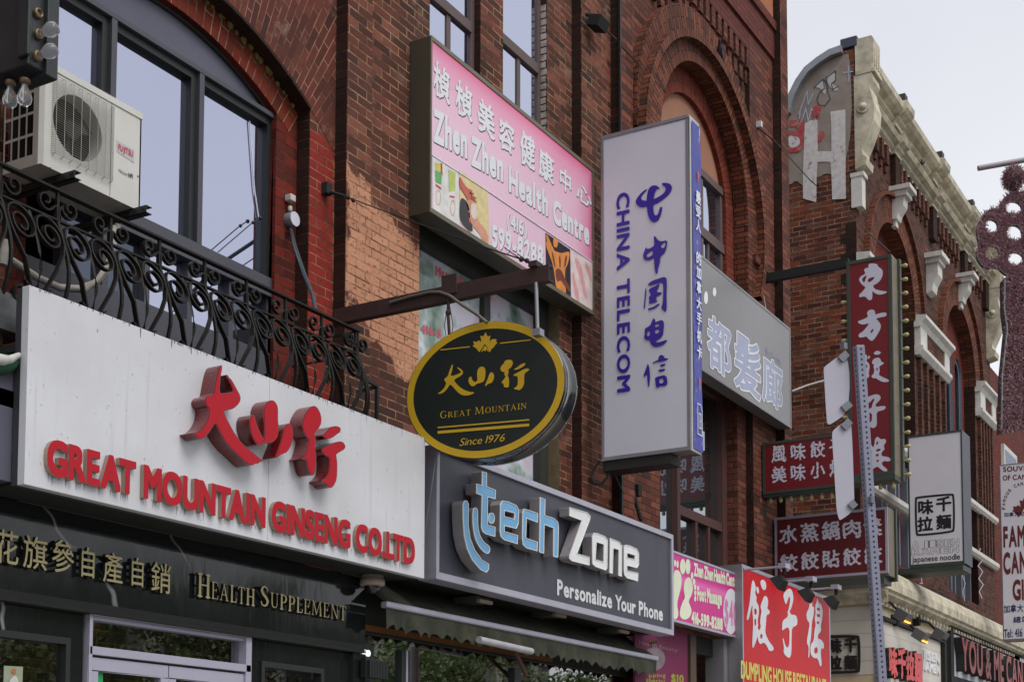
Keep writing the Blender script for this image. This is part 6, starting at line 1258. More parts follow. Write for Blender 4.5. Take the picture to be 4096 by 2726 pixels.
m = MB(); m.box(yx0-.2, 31, GYf-.1, GYf-.005, yzt+.001, yzt+.12); m.box(yx0-.2, yx0-.001, GYf-.1, GYf-.005, yzb-.4, yzt); m.box(yx0, 31, GYf-.09, GYf-.005, yzb-.4, yzb-.001); m.build('frame', M_DARK, YM)
qd = GYf-.2; q = onY(qd); A, B, T = q(*zP(846, 795)), q(*zP(1420, 985)), q(*zP(846, 555)); B.z = A.z; cf, cs_ = MB(), MB()
text(cf, 'YOU & ME CANADA', A, B, Vector((0, 0, T.z-A.z)), .03, lift=(0, -.002, 0), gap=.1); text(cs_, 'YOU & ME CANADA', A, B, Vector((0, 0, T.z-A.z)), .034, back=(0, .13, 0), gap=.1)
cs_.build('letter_edge', MATS['black_letter_side'], YM); cf.build('lettering', paint('brick_red_face', (138, 52, 48), .5, dirt=.3, dscale=5), YM)
# spot lamps over the noodle sign
def spot(px_, py_, lab, lit):
    p = PY(px_, py_, GYf-.35); o = thing('spotlight', lab, 'lamp', (p.x, GYf, p.z), 'spotlights over the noodle shop sign')
    m = MB(); m.box(p.x-.3, p.x-.2, GYf-.1, GYf, p.z+.16, p.z+.32); m.tube([(p.x-.25, GYf-.1, p.z+.24), (p.x-.05, GYf-.18, p.z+.22), (p.x, GYf-.3, p.z+.08)], .02, 6); m.build('arm', M_DARK, o)
    m = MB(); m.obox((p.x, GYf-.34, p.z+.03), Vector((.13, 0, 0)), Vector((0, .07, .05)), Vector((0, -.04, .06))); m.build('housing', paint('grey_lamp_housing', (96, 96, 98), .5), o)
    m = MB(); m.obox((p.x, GYf-.355, p.z-.035), Vector((.12, 0, 0)), Vector((0, .055, .03)), Vector((0, -.006, .01))); m.build('lens', emit('warm_lamp', (255, 176, 60), 1.6) if lit else M_DARK, o)
spot(3615, 2470, 'warm lit spotlight on a black arm, nearer one over the red noodle characters', True); spot(3685, 2548, 'warm lit spotlight hanging low over the white noodle lettering', True); spot(3765, 2545, 'unlit dark spotlight beside the dark frame of the noodle sign', False)
# next house beyond: plain red brick
NBd = thing('brick_house', 'plain red brick house beyond the ornate corner building', 'building', (34, 3, 0))
m = MB(); m.box(29.1, 40, .12, 9, 0, 10.3); m.build('wall', brick('plain_brick', [(120, 50, 42), (140, 60, 50), (110, 46, 40)], (130, 90, 80)), NBd)
for x in (30.5, 33, 35.5):
    m = MB(); m.box(x-.06, x+1.26, .05, .119, 6.4, 8.9); f = m.build('window_frame', M_STONE2, NBd); m = MB(); m.face([(x+.05, .045, 6.5), (x+1.15, .045, 6.5), (x+1.15, .045, 8.8), (x+.05, .045, 8.8)]); m.build('pane', MATS['far_glass'], f)
# ================================================================== wrought iron balcony railing
RY = -.45
M_IRON = paint('black_wrought_iron', (22, 23, 22), .6, dirt=.4, dscale=14, dcol=(44, 32, 26), spec=.3)
RL = thing('balcony_railing', 'black wrought iron balcony railing with scrolls standing above the white ginseng board', 'railing', (6, RY, 3.95))
zT, zM, zBt = 4.642, 4.488, 3.92
posts = [4.23+.3585*k for k in range(10)]; x_end = PY(1432, 1350, RY).x
def belly(z):     # the lower panel swells towards the street
    t = (zM-z)/(zM-zBt); return RY-.10*math.sin(max(0, min(1, t))*math.pi*.8)*(1 if t > 0 else 0)+(.12*max(0, t-.55) if t > 0 else 0)
m = MB(); m.box(4.0, x_end, RY-.02, RY+.02, zT-.008, zT+.004); m.build('top_rail', M_IRON, RL); m = MB(); m.box(4.0, x_end, RY-.012, RY+.012, zM-.006, zM+.004); m.build('mid_rail', M_IRON, RL)
m = MB()
for z, y in ((4.35, RY), (3.75, RY)): m.box(x_end-.01, x_end, RY, .09, zT-.008 if z > 4 else zM-.006, zT+.004 if z > 4 else zM+.004)
m.build('return_rail', M_IRON, RL)
def spiral(cx, cz, r0, turns, a0, sgn, n=26): return [(cx+sgn*r0*(1-.82*k/n)*math.cos(a0+turns*2*math.pi*k/n), cz+r0*(1-.82*k/n)*math.sin(a0+turns*2*math.pi*k/n)) for k in range(n+1)]
def iron(name, xz, wd=.014, th=.009):
    wd *= 1.45
    mm_ = MB(); mm_.strap([(a, belly(b), b) for a, b in xz], (0, wd, 0), th); return mm_.build(name, M_IRON, RL)
for k, x in enumerate(posts+[x_end-.006]):
    if x > x_end: continue
    m = MB(); zs = [zT]+[zM-(zM-zBt)*j/10 for j in range(11)]
    m.strap([(x, belly(z) if z <= zM else RY, z) for z in zs], (.014, 0, 0), .012) if False else m.tube([(x, belly(z) if z <= zM else RY, z) for z in zs], .011, 4, sm=False); m.build('post', M_IRON, RL)
    for s in (-1, 1):
        if k == len(posts) and s > 0: continue
        # small C scroll under the top rail
        sp = spiral(x+s*.078, zT-.075, .056, 1.35, math.pi, s); st = [(x+s*.006, zM+.004), (x+s*.008, zM+.06)]
        iron('scroll', st+[(x+s*.012, zT-.085)]+sp[1:], .016)
for x in posts:
    xm = x+.179
    if xm > x_end: continue
    tw = MB(); pts = [(xm, belly(zM-.004-j*.02), zM-.004-j*.02) for j in range(28)]
    vs = []
    for j, p in enumerate(pts):
        a = j*.55 if j > 12 else 0; c_, s__ = math.cos(a)*.009, math.sin(a)*.009; q_ = .003
        vs += [Vector(p)+Vector((c_, s__, 0)), Vector(p)+Vector((-s__*.35, c_*.35, 0)), Vector(p)-Vector((c_, s__, 0)), Vector(p)+Vector((s__*.35, -c_*.35, 0))]
    tw.mesh(vs, [(i*4+q, i*4+(q+1) % 4, i*4+4+(q+1) % 4, i*4+4+q) for i in range(len(pts)-1) for q in range(4)]); tw.build('twisted_baluster', M_IRON, RL)
    for s in (-1, 1):
        # large heart scroll hanging under the mid rail, tails meeting at the foot
        R_ = .080; cx, cz = xm+s*.088, zM-.105; sp = []
        for k in range(43):
            t = k/42; an = t*1.95*2*math.pi; r = R_*(1 if t < .28 else 1-.80*((t-.28)/.72)**.8); dn = .022*max(0, t-.28)/.72; sp.append((cx+s*(r*math.cos(an)), cz-dn+1.15*r*math.sin(an)))
        up = [(cx+s*R_*math.cos(a), cz+R_*math.sin(a)) for a in [0]]
        tail = [(xm+s*.008, zBt+.08), (xm+s*.05, zBt+.16), (xm+s*.10, zM-.30), (xm+s*.148, zM-.21), (xm+s*.166, zM-.15)]
        iron('heart_scroll', tail+sp, .02)
        iron('foot_scroll', [(xm+s*.012, zBt+.07), (xm+s*.05, zBt+.15)]+spiral(xm+s*.1, zBt+.11, .055, 1.3, math.pi*.6, s, 20), .018)
# balcony slab hidden behind the board
m = MB(); m.box(3.6, 7.65, -.6, .3, 3.42, 3.5); m.build('balcony_floor', MATS['soffit_black'], RL)

# ================================================================== air conditioner on its bracket rails
AY = -.30; aw0, aw1 = PY(161, 654, AY).x, PY(567, 455, AY).x; az1, az0 = PY(567, 455, AY).z, PY(561, 844, AY).z-.002
AC_ = thing('air_conditioner', 'white air conditioner outdoor unit with a round fan grille standing on rails behind the railing', 'air conditioner', ((aw0+aw1)/2, AY+.14, az0))
M_AC = paint('ac_white_enamel', (206, 206, 200), .4, dirt=.15, dscale=4, streak=.15, dcol=(130, 122, 106))
fcx, fcz, fr_ = PY(388, 515, AY).x, PY(388, 515, AY).z, .218
fcx, fcz = PY(400, 520, AY).x, PY(345, 516, AY).z
fcx, fcz = PY(312, 513, AY).x, PY(312, 513, AY).z; fr_ = PY(408, 560, AY).x-fcx
hole = [(fcx+fr_*math.cos(a), fcz+fr_*math.sin(a)) for a in [2*math.pi*k/40 for k in range(40)]]
m = MB(); m.sheet(rect(aw0+.02, aw1, az0, az1-.035), [hole], lambda a, b: (a, AY, b))
for i in range(40):
    (a, b), (c, d) = hole[i], hole[(i+1) % 40]; m.face([(a, AY, b), (c, AY, d), (c, AY+.09, d), (a, AY+.09, b)])
m.box(aw0, aw1+.004, AY-.006, AY+.29, az1-.035, az1); m.box(aw1-.01, aw1, AY+.0, AY+.28, az0, az1-.035); m.face([(aw0+.02, AY, az0), (aw0, AY+.02, az0), (aw0, AY+.02, az1-.035), (aw0+.02, AY, az1-.035)]); m.face([(aw0, AY, az0), (aw1, AY, az0), (aw1, AY+.28, az0), (aw0, AY+.28, az0)])
m.sheet([(AY+.02, az0), (AY+.28, az0), (AY+.28, az1-.035), (AY+.02, az1-.035)], [rect(AY+.06+j*.055, AY+.103+j*.055, az0+.06+k*.115, az0+.16+k*.115) for j in range(4) for k in range(4)], lambda a, b: (aw0, a, b))
m.build('casing', M_AC, AC_)
m = MB(); m.box(aw0+.03, aw1-.02, AY+.1, AY+.27, az0+.02, az1-.04); m.build('coil', paint('dark_coil', (24, 28, 28), .7), AC_)
m = MB(); m.lathe((fcx, AY+.04, fcz), (0, 1, 0), [(.05, 0), (.055, .05)], 16)
for k in range(3):
    a0 = k*2*math.pi/3; ps = []
    for r, da in ((.05, 0), (.11, .12), (.16, .3), (.16, .95), (.11, .8), (.05, .6)): ps.append((fcx+r*math.cos(a0+da), AY+.04+.05*da, fcz+r*math.sin(a0+da)))
    m.face(ps)
m.build('fan', paint('dark_fan', (38, 42, 42), .5), AC_)
m = MB(); gx0_, gx1_, gzb, gzt = PY(212, 450, AY).x, PY(440, 600, AY).x, fcz-fr_-.035, fcz+fr_+.035
nr = 34
for k in range(nr+1): z = gzb+(gzt-gzb)*k/nr; m.tube([(gx0_-.012, AY+.01, z), (gx0_, AY-.022, z), (gx1_, AY-.022, z), (gx1_+.006, AY-.002, z)], .0015, 4, sm=False)
for k in range(8): x = gx0_+(gx1_-gx0_)*k/7; m.tube([(x, AY-.002, gzb-.008), (x, AY-.026, gzb), (x, AY-.026, gzt), (x, AY-.002, gzt+.008)], .002, 4, sm=False)
m.build('fan_grille', paint('grille_wire', (150, 146, 138), .5, metal=.3), AC_)
m = MB(); q = onY(AY-.002); m.face([q(468, 560), q(537, 601), q(537, 652), q(468, 606)]); bd = m.build('badge', paint('badge_silver', (186, 186, 194), .4), AC_)
m = MB(); q = onY(AY-.005); A, B, T = q(474, 598), q(532, 628), q(474, 574); text(m, 'FUJITSU', A, B, Vector((0, 0, T.z-A.z)), .02); m.build('badge_lettering', paint('badge_red', (196, 50, 44), .5), bd)
m = MB(); q = onY(AY-.003); A, B, T = q(474, 686), q(508, 704), q(474, 668); text(m, 'Halcyon', A, B, Vector((0, 0, (T.z-A.z)*.8)), .0, italic=.2); A, B, T = q(513, 707), q(532, 714), q(513, 690); text(m, 'HFI', A, B, Vector((0, 0, T.z-A.z)), .03); m.build('model_lettering', paint('badge_navy', (48, 56, 84), .5), AC_)
for xr in (PY(300, 730, AY-.08).x, PY(585, 868, AY-.08).x):
    y0_ = AY-.1; zr = az0-.045; m = MB()
    for (a, b, c, d) in ((-.022, -.018, zr, zr+.042), (-.022, .022, zr, zr+.004), (-.022, .022, zr+.038, zr+.042)): m.box(xr+a, xr+b, y0_, .2, c, d)
    rails = m.build('bracket_rail', paint('strut_channel', (58, 60, 60), .5, metal=.3, dirt=.4), AC_)
    for k in range(4): y = AY-.09+k*.06; m = MB(); m.box(xr-.0235, xr-.0222, y, y+.03, az0-.03, az0-.016); m.build('slot', M_DARK, rails)
m = MB(); xs__ = PY(443, 600, AY).x; m.box(xs__-.001, xs__+.001, AY-.0012, AY-.0004, az0+.002, az1-.036); m.build('panel_seam', M_DARK, AC_)
for a, b in ((476, 812), (200, 672), (430, 372), (508, 422), (552, 705)): m = MB(); m.lathe(PY(a, b, AY-.001), (0, -1, 0), [(.005, 0), (.004, .003)], 8); m.build('screw', paint('rusty_screw', (96, 72, 54), .7), AC_)
M_HOSE = paint('white_pipe_wrap', (184, 180, 172), .8, dirt=.5, dscale=12)
m = MB(); hy = -.2
m.tube([PY(a, b, hy) for a, b in ((470, 900), (455, 960), (440, 1020), (425, 1080), (385, 1130), (320, 1155), (240, 1150), (150, 1110), (60, 1050), (0, 1010))], .02, 8); m.tube([PY(a, b, hy-.03) for a, b in ((455, 905), (448, 980), (430, 1060), (390, 1120), (330, 1165))], .016, 8); m.tube([PY(a, b, hy-.02) for a, b in ((28, 965), (18, 1010), (10, 1060))], .024, 8); m.build('refrigerant_pipe', M_HOSE, AC_)

# ================================================================== black bulb sign at the top left
kx0, kx1 = PY(110, 290, -1.05).x, PY(216, 308, -1.05).x; kz = PY(173, 305, -1.05).z
KS = thing('bulb_sign', 'black metal projecting sign box with clear bulbs on its edge, beside the air conditioner', 'sign', (kx0, -.6, kz))
M_KS = paint('black_sign_metal', (34, 40, 44), .4, dirt=.5, dscale=6, dcol=(54, 56, 58))
m = MB(); m.box(kx0, kx1-.05, -1.05, -.1, kz+.02, 7.5); m.build('box', M_KS, KS, bev=.006); m = MB(); m.box(kx1-.065, kx1, -1.075, -.1, kz, 7.5); m.box(kx0-.02, kx0-.0005, -1.07, -1.0, kz+.05, 7.5); m.build('flange', M_KS, KS, bev=.004)
m = MB(); c = PY(45, 110, -1.05); m.box(kx0-.012, kx0-.001, -.84, -.74, PX(45, 140, kx0).z-.02, PX(45, 90, kx0).z); m.build('patch_plate', paint('scuffed_plate', (150, 144, 144), .5, dirt=.6, dscale=20), KS)
gb = bpy.data.materials.new('clear_bulb_glass'); t, b_, N, L = nodes(gb); b_.inputs['Transmission Weight'].default_value = .9; b_.inputs['Roughness'].default_value = .02; b_.inputs['IOR'].default_value = 1.3; b_.inputs['Base Color'].default_value = (.9, .92, .95, 1)
for (a, b), dirv, on in (((148, 56), (0, -1, 0), 0), ((150, 140), (0, -1, 0), 1), ((146, 226), (0, -1, 0), 1), ((42, 326), (0, 0, -1), 1), ((100, 318), (0, 0, -1), 1)):
    p = PY(a, b, -1.05) if dirv[1] else PX(a, b, kx0+.05)
    m = MB(); m.lathe(p, dirv, [(.024, 0), (.024, .015), (.016, .022), (.012, .01)], 14); sk = m.build('socket', paint('worn_brass', (128, 108, 84), .4, metal=.5, dirt=.5, dscale=30), KS)
    if on: m = MB(); m.lathe(p, dirv, [(.010, .012), (.014, .035), (.026, .06), (.034, .085), (.03, .108), (.016, .12), (.002, .123)], 16); m.build('bulb', gb, sk)
# neighbour's fascia end at the far left, with a rolled torn awning over it
LF = thing('shop_sign', 'grey metal fascia end with a torn green and white awning rolled above it', 'sign', (4.2, -.6, 3))
lz0, lz1 = PY(60, 1930, -.6).z, PY(60, 1475, -.6).z; lx = PY(72, 1800, -.6).x
m = MB(); m.box(3.2, lx, -.6, -.1, lz0, lz1); m.build('fascia', paint('blue_grey_metal', (86, 88, 102), .5, dirt=.35, streak=.2), LF)
m = MB(); pts = [PY(a, b, -.62) for a, b in ((-30, 1462), (10, 1455), (40, 1450), (78, 1430))]; m.tube(pts, [.045, .05, .04, .02], 10); m.build('torn_awning', paint('green_canvas', (34, 78, 58), .9, dirt=.5, dscale=10), LF)
m = MB(); pts = [PY(a, b, -.66) for a, b in ((-30, 1430), (10, 1440), (40, 1438), (78, 1418))]; m.tube(pts, [.03, .028, .02, .012], 8); m.build('torn_edge', paint('white_canvas', (200, 200, 196), .9, dirt=.6, dscale=20), LF)
m = MB(); m.box(3.2, lx+.02, -.45, -.1, PY(60, 1400, -.45).z, PY(60, 1335, -.45).z); m.build('timber', paint('brown_timber', (84, 66, 36), .8, dirt=.5), LF)
m = MB(); m.box(3.2, lx+.15, -.5, -.3, PY(60, 1330, -.5).z, PY(60, 1180, -.5).z); m.build('tarp', paint('slate_tarp', (58, 62, 68), .6, dirt=.5, speck=.7, dscale=8, dcol=(150, 150, 150)), LF)

# ================================================================== ginseng shop front: black marble, door, lettering
GF2 = thing('shopfront', 'black marble shop front with gold characters and a silver double door', 'shopfront', (6, -.35, 0))
mm = bpy.data.materials.new('black_marble'); t, b_, N, L = nodes(mm)
v1 = N('ShaderNodeTexWave'); v1.inputs['Scale'].default_value = .5; v1.inputs['Distortion'].default_value = 9; v1.inputs['Detail'].default_value = 4; v1.inputs['Detail Scale'].default_value = 1.2
mpn = N('ShaderNodeMapping'); mpn.inputs['Rotation'].default_value = (0, .7, .3); L(N('ShaderNodeNewGeometry').outputs['Position'], mpn.inputs[0]); L(mpn.outputs[0], v1.inputs['Vector'])
rv_ = ramp(t, [(.0, (1, 1, 1)), (.0009, (.4, .4, .4)), (.0022, (0, 0, 0))]); L(v1.outputs['Fac'], rv_.inputs[0])
msk = noise(t, 1.7, 2); rm = ramp(t, [(.5, (0, 0, 0)), (.6, (1, 1, 1))]); L(msk, rm.inputs[0])
L(mixc(t, math_(t, 'MULTIPLY', rv_.outputs[0], math_(t, 'MULTIPLY', rm.outputs[0], .8)), lin((30, 33, 34)), lin((150, 150, 150))), b_.inputs['Base Color'])
L(math_(t, 'MULTIPLY_ADD', noise(t, 9, 4), .12, .01), b_.inputs['Roughness']); b_.inputs['IOR'].default_value = 1.55
bp = N('ShaderNodeBump'); bp.inputs['Distance'].default_value = .004; bp.inputs['Strength'].default_value = .35; L(noise(t, 2.2, 3, stretch=(3, 3, .6)), bp.inputs['Height']); L(bp.outputs[0], b_.inputs['Normal'])
MB_ = mm; mz0, mz1 = 2.605, 3.05; mx0, mx1_ = 3.4, PY(1462, 2450, -.35).x
m = MB(); m.box(mx0, mx1_, -.35, -.2, mz0, mz1); m.build('fascia', MB_, GF2); m = MB(); m.box(mx0, mx1_, -.36, -.351, mz0-.03, mz0-.001); m.box(mx0, mx1_, -.36, -.2, mz0-.055, mz0-.0305); m.build('fascia_lip', M_DARK, GF2)
GOLD = paint('gold_leaf_letter', (186, 174, 128), .4, metal=.25, dirt=.2, dscale=8); GSD = paint('letter_side_dark', (36, 34, 28), .6)
fc_, sd_ = MB(), MB(); q = onY(-.385); sz = .4669; zL = lambda a, b: (a*sz, 1996+b*sz)
for ch_, xa, xb, yb, yt in (('花', -45, 155, 552, 262), ('旗', 195, 402, 598, 315), ('參', 440, 632, 630, 345), ('自', 695, 805, 668, 408), ('產', 880, 1048, 718, 455), ('自', 1125, 1225, 745, 497), ('銷', 1292, 1458, 800, 540)):
    A, B, T = q(*zL(xa, yb)), q(*zL(xb, yb)), q(*zL((xa+xb)/2, yt)); zb = q(*zL((xa+xb)/2, yb)).z; A.z = B.z = zb
    for mb, kw in ((fc_, dict(lift=(0, -.0015, 0))), (sd_, dict(back=(0, .02, 0)))): text(mb, ch_, A, B, Vector((0, 0, T.z-zb)), .004, cjk=True, res=44, **kw)
sd_.build('letter_edge', GSD, GF2); fc_.build('character', GOLD, GF2); fc_, sd_ = MB(), MB()
zL2 = lambda a, b: (1000+a*sz, 1996+b*sz)
for s, a, b, t_ in (('HEALTH', zL(1690, 822), zL(2182, 905), zL(1690, 632)), ('SUPPLEMENT', zL2(88, 905), zL2(822, 1040), zL2(88, 738))):
    A, B, T = q(*a), q(*b), q(*t_); zb = A.z; B.z = zb
    for mb, kw in ((fc_, dict(lift=(0, -.0015, 0))), (sd_, dict(back=(0, .02, 0)))): serif_text(mb, s, A, B, Vector((0, 0, T.z-zb)), k=.9, small=.74, **kw)
sd_.build('letter_edge', GSD, GF2); fc_.build('lettering', GOLD, GF2)
# marble panels and door below the band
dx0_, dx1_ = PY(343, 2600, -.3).x, PY(990, 2640, -.3).x; pzb = 1.2
wi = (PY(0, 2600, -.3).x-.6, PY(255, 2650, -.3).x, pzb, PY(255, 2575, -.3).z); wr = (PY(1052, 2680, -.3).x, PY(1278, 2700, -.3).x, pzb-.01, PY(1052, 2665, -.3).z)

m = MB(); m.sheet(rect(mx0, dx0_-.02, 0, mz0-.05), [rect(wi[0], wi[1], pzb, wi[3])], lambda a, b: (a, -.3, b)); m.build('marble_panel', MB_, GF2); m = MB(); m.sheet(rect(dx1_+.02, mx1_, 0, mz0-.05), [rect(wr[0], wr[1], pzb, wr[3])], lambda a, b: (a, -.3, b)); m.box(mx1_-.12, mx1_, -.34, -.301, 0, mz0-.05); m.build('marble_panel', MB_, GF2)
m = MB()
for w_ in (wi, wr):
    m.box(w_[0]-.03, w_[1]+.03, -.315, -.25, w_[3], w_[3]+.035); m.box(w_[1], w_[1]+.03, -.315, -.25, pzb, w_[3]); m.box(w_[0]-.03, w_[0], -.315, -.25, pzb, w_[3])
wf = m.build('display_frame', MATS['window_frame_dark'], GF2)
gc = clear_glass('shop_clear_glass', .24)
for w_ in (wi, wr): m = MB(); m.face([(w_[0], -.28, pzb), (w_[1], -.28, pzb), (w_[1], -.28, w_[3]), (w_[0], -.28, w_[3])]); m.build('pane', gc, wf)
M_DOOR = paint('silver_door_frame', (180, 178, 196), .4, metal=.2, dirt=.12, dscale=4)
dz1_, dzt, dzh = PY(346, 2436, -.3).z, PY(346, 2585, -.3).z, PY(346, 2615, -.3).z
dm = (PY(668, 2660, -.3).x)
m = MB(); m.box(dx0_, dx1_, -.33, -.24, dz1_-.028, dz1_); m.box(dx0_, dx1_, -.33, -.24, dzh, dzt+.005); m.box(dx1_-.045, dx1_, -.33, -.24, 0, dz1_-.028); m.box(dx0_, dx0_+.02, -.33, -.24, 0, dz1_-.028); m.box(dx0_, dx1_, -.31, -.24, dz1_-.05, dz1_-.0285); m.build('door_frame', M_DOOR, GF2, bev=.003)
for a, b in ((dx0_+.022, dm-.004), (dm+.004, dx1_-.047)):
    m = MB(); tz_ = dzh-.012; m.box(a, b, -.315, -.27, tz_-.07, tz_); m.box(a, a+.055, -.315, -.27, 0, tz_-.07); m.box(b-.055, b, -.315, -.27, 0, tz_-.07); d_ = m.build('door', M_DOOR, GF2, bev=.003)
    m = MB(); m.face([(a+.055, -.29, .1), (b-.055, -.29, .1), (b-.055, -.29, tz_-.07), (a+.055, -.29, tz_-.07)]); m.build('pane', gc, d_)
m = MB(); m.face([(dx0_+.02, -.27, dzt), (dx1_-.045, -.27, dzt), (dx1_-.045, -.27, dz1_-.05), (dx0_+.02, -.27, dz1_-.05)]); m.build('transom_pane', gc, GF2)
# room behind, kept shallow
m = MB(); m.face([(mx0, 2.6, 0), (mx1_, 2.6, 0), (mx1_, 2.6, 3), (mx0, 2.6, 3)]); m.face([(mx0, -.19, 2.62), (mx1_, -.19, 2.62), (mx1_, 2.6, 2.62), (mx0, 2.6, 2.62)]); m.face([(mx1_, -.2, 0), (mx1_, 2.6, 0), (mx1_, 2.6, 3), (mx1_, -.2, 3)]); m.build('interior', paint('interior_dark', (62, 54, 46), .8, dirt=.4), GF2)
m = MB(); pa, pb = PY(425, 2520, .5), PY(360, 2520, .5); m.box(pb.x-.3, pa.x, .5, .6, 0, 2.6); pa = PY(180, 2640, .3); m.box(pa.x-.55, pa.x, .3, .4, 0, 2.5); m.build('timber_panel', paint('orange_timber', (176, 104, 52), .6, dirt=.2), GF2)
m = MB(); p = PY(371, 2494, .1); m.lathe((p.x, p.y, 2.6), (0, 0, -1), [(.03, 0), (.03, .012)], 16); m.build('downlight', emit('warm_downlight', (255, 214, 130), 6), GF2)
m = MB(); q = onY(-.282); p0, p1, p2, p3 = q(370, 2676), q(405, 2682), q(405, 2780), q(370, 2775); m.face([p0+Vector((0, -.012, 0)), p1+Vector((0, -.012, 0)), p2+Vector((0, -.012, 0)), p3+Vector((0, -.012, 0))]); m.build('payment_sticker', paint('sticker_green', (30, 156, 92), .5), GF2)
m = MB(); q = onY(-.286)
p0, p1, p2, p3 = q(16, 2660), q(92, 2664), q(88, 2790), q(12, 2790); m.face([p0, p1, p2, p3]); po = m.build('poster', paint('poster_sage', (150, 160, 136), .5, dirt=.2, dscale=12), GF2)
q = onY(-.290)
flat('poster_sun', ell(56, 2682, 10, 10), q, paint('poster_orange', (190, 110, 60), .5), po, 0); flat('poster_bird', [(36, 2720), (60, 2695), (75, 2715), (70, 2760), (40, 2745)], q, paint('poster_white', (206, 204, 196), .5), po)
# security camera under the white board
SCm = thing('security_camera', 'beige dome security camera hanging under the white board beside the awning', 'camera', (PY(1490, 2310, -.45).x, -.45, 2.9))
p = PY(1490, 2282, -.45); top_ = gz0+.021
m = MB(); c = Vector((p.x, -.45, top_)); sc_ = .078
zb_ = PY(1490, 2345, -.45).z; h_ = top_-zb_; m.lathe(c, (0, 0, -1), [(sc_*.96, 0), (sc_*.96, h_*.45), (sc_*1.06, h_*.46), (sc_*1.06, h_*.86), (sc_*.98, h_*.92), (sc_*.7, h_*.96)], 24); m.build('housing', paint('beige_plastic', (176, 164, 148), .5, dirt=.25), SCm)
m = MB(); m.lathe(c-Vector((0, 0, h_*.95)), (0, 0, -1), [(sc_*.7, 0), (sc_*.66, .02), (sc_*.45, .042), (.004, .05)], 20); m.build('lens_dome', paint('smoked_dome', (22, 22, 22), .08, coat=1), SCm)

# ================================================================== phone shop front below the techZone sign
PFt = thing('shopfront', 'phone shop front with dark framed glass and lit ceiling panels under the dark grey board', 'shopfront', (10, -.3, 0))
fx0_, fx1_ = mx1_+.01, PY(2480, 2640, -.3).x
fxe = max(fx1_, 12.0)
m = MB(); zh = PY(1694, 2572, -.28).z; m.box(fx0_, fxe, -.3, -.268, zh, 2.98); m.build('header', paint('black_header', (26, 28, 26), .7, dirt=.4), PFt)
m = MB(); m.box(fx0_+.0, 10.4, -.305, -.3005, zh+.02, zh+.06); m.build('amber_stripe', paint('amber_stripe', (120, 76, 22), .6, dirt=.5), PFt)
ga = clear_glass('phone_shop_glass', .5)
m = MB(); m.face([(fx0_, -.28, .3), (fxe, -.28, .3), (fxe, -.28, zh), (fx0_, -.28, zh)]); m.build('pane', ga, PFt)
m = MB()
for px_ in (1450, 1598, 2050, 2500):
    x = PY(px_, 2650, -.29).x; m.box(x, x+.1, -.31, -.2, 0, 2.62)
m.build('mullion', M_FRAME_D, PFt); m = MB(); x = PY(1618, 2650, -.3).x; m.box(x, x+.02, -.316, -.2, 0, 2.62); m.build('mullion_trim', M_ALU2, PFt)
m = MB(); m.face([(fx0_, 4.5, 0), (fxe, 4.5, 0), (fxe, 4.5, 2.9), (fx0_, 4.5, 2.9)]); m.face([(fx0_, -.1, 2.9), (fxe, -.1, 2.9), (fxe, 4.5, 2.9), (fx0_, 4.5, 2.9)]); m.face([(fxe, -.1, 0), (fxe, 4.5, 0), (fxe, 4.5, 2.9), (fxe, -.1, 2.9)]); m.face([(fx0_, -.1, 0), (fx0_, 4.5, 0), (fx0_, 4.5, 2.9), (fx0_, -.1, 2.9)]); m.build('interior', paint('interior_black', (36, 38, 36), .8), PFt)
def onZ(px_, py_, z): d = ray(px_, py_); return CAM+d*((z-CAM.z)/d.z)
for quad_ in (((1655, 2602), (1692, 2587), (1731, 2597), (1694, 2609)), ((1808, 2628), (1850, 2612), (1884, 2620), (1840, 2634)), ((2217, 2680), (2262, 2648), (2310, 2655), (2262, 2676))):
    m = MB(); m.face([onZ(*p, 2.88) for p in quad_]); m.build('ceiling_panel', emit('cool_panel', (236, 248, 240), 1.6), PFt)
for a, b, r in ((1558, 2607, .17), (1686, 2669, .2), (1925, 2666, .2), (2030, 2662, .22), (2400, 2675, .2)):
    p = onZ(a, b, 2.8); m = MB(); m.lathe(p, (0, 0, 1), [(r*.6, 0), (r*.6, .01)], 20); m.build('ceiling_lamp', MATS['cool_panel'], PFt)
m = MB(); p = PY(1460, 2605, -.33); 
for a, b in ((1452, 2602), (1468, 2611)): p = PY(a, b, -.34); m.lathe(p, (0, -1, 0), [(.02, 0), (.022, .014), (.012, .02)], 14)
m.build('twin_spotlight', emit('soft_spot', (230, 240, 232), .9), PFt)
m = MB(); p0 = PY(1470, 2632, -.4); p1 = PY(1540, 2648, -.4); zb_ = PY(1500, 2710, -.4).z
for k in range(12): x = p0.x+(p1.x-p0.x)*k/11; m.box(x, x+(p1.x-p0.x)/18, -.42, -.38, zb_, p0.z-.01)
m.box(p0.x-.02, p1.x+.02, -.4, -.36, zb_, p0.z); m.build('vent_grille', M_FRAME_D, PFt)
m = MB(); p = PY(2160, 2680, .6); m.box(p.x-.09, p.x+.12, .6, .62, 1.2, 2.72); m.build('red_banner', paint('red_banner', (150, 44, 36), .7, dirt=.3), PFt)
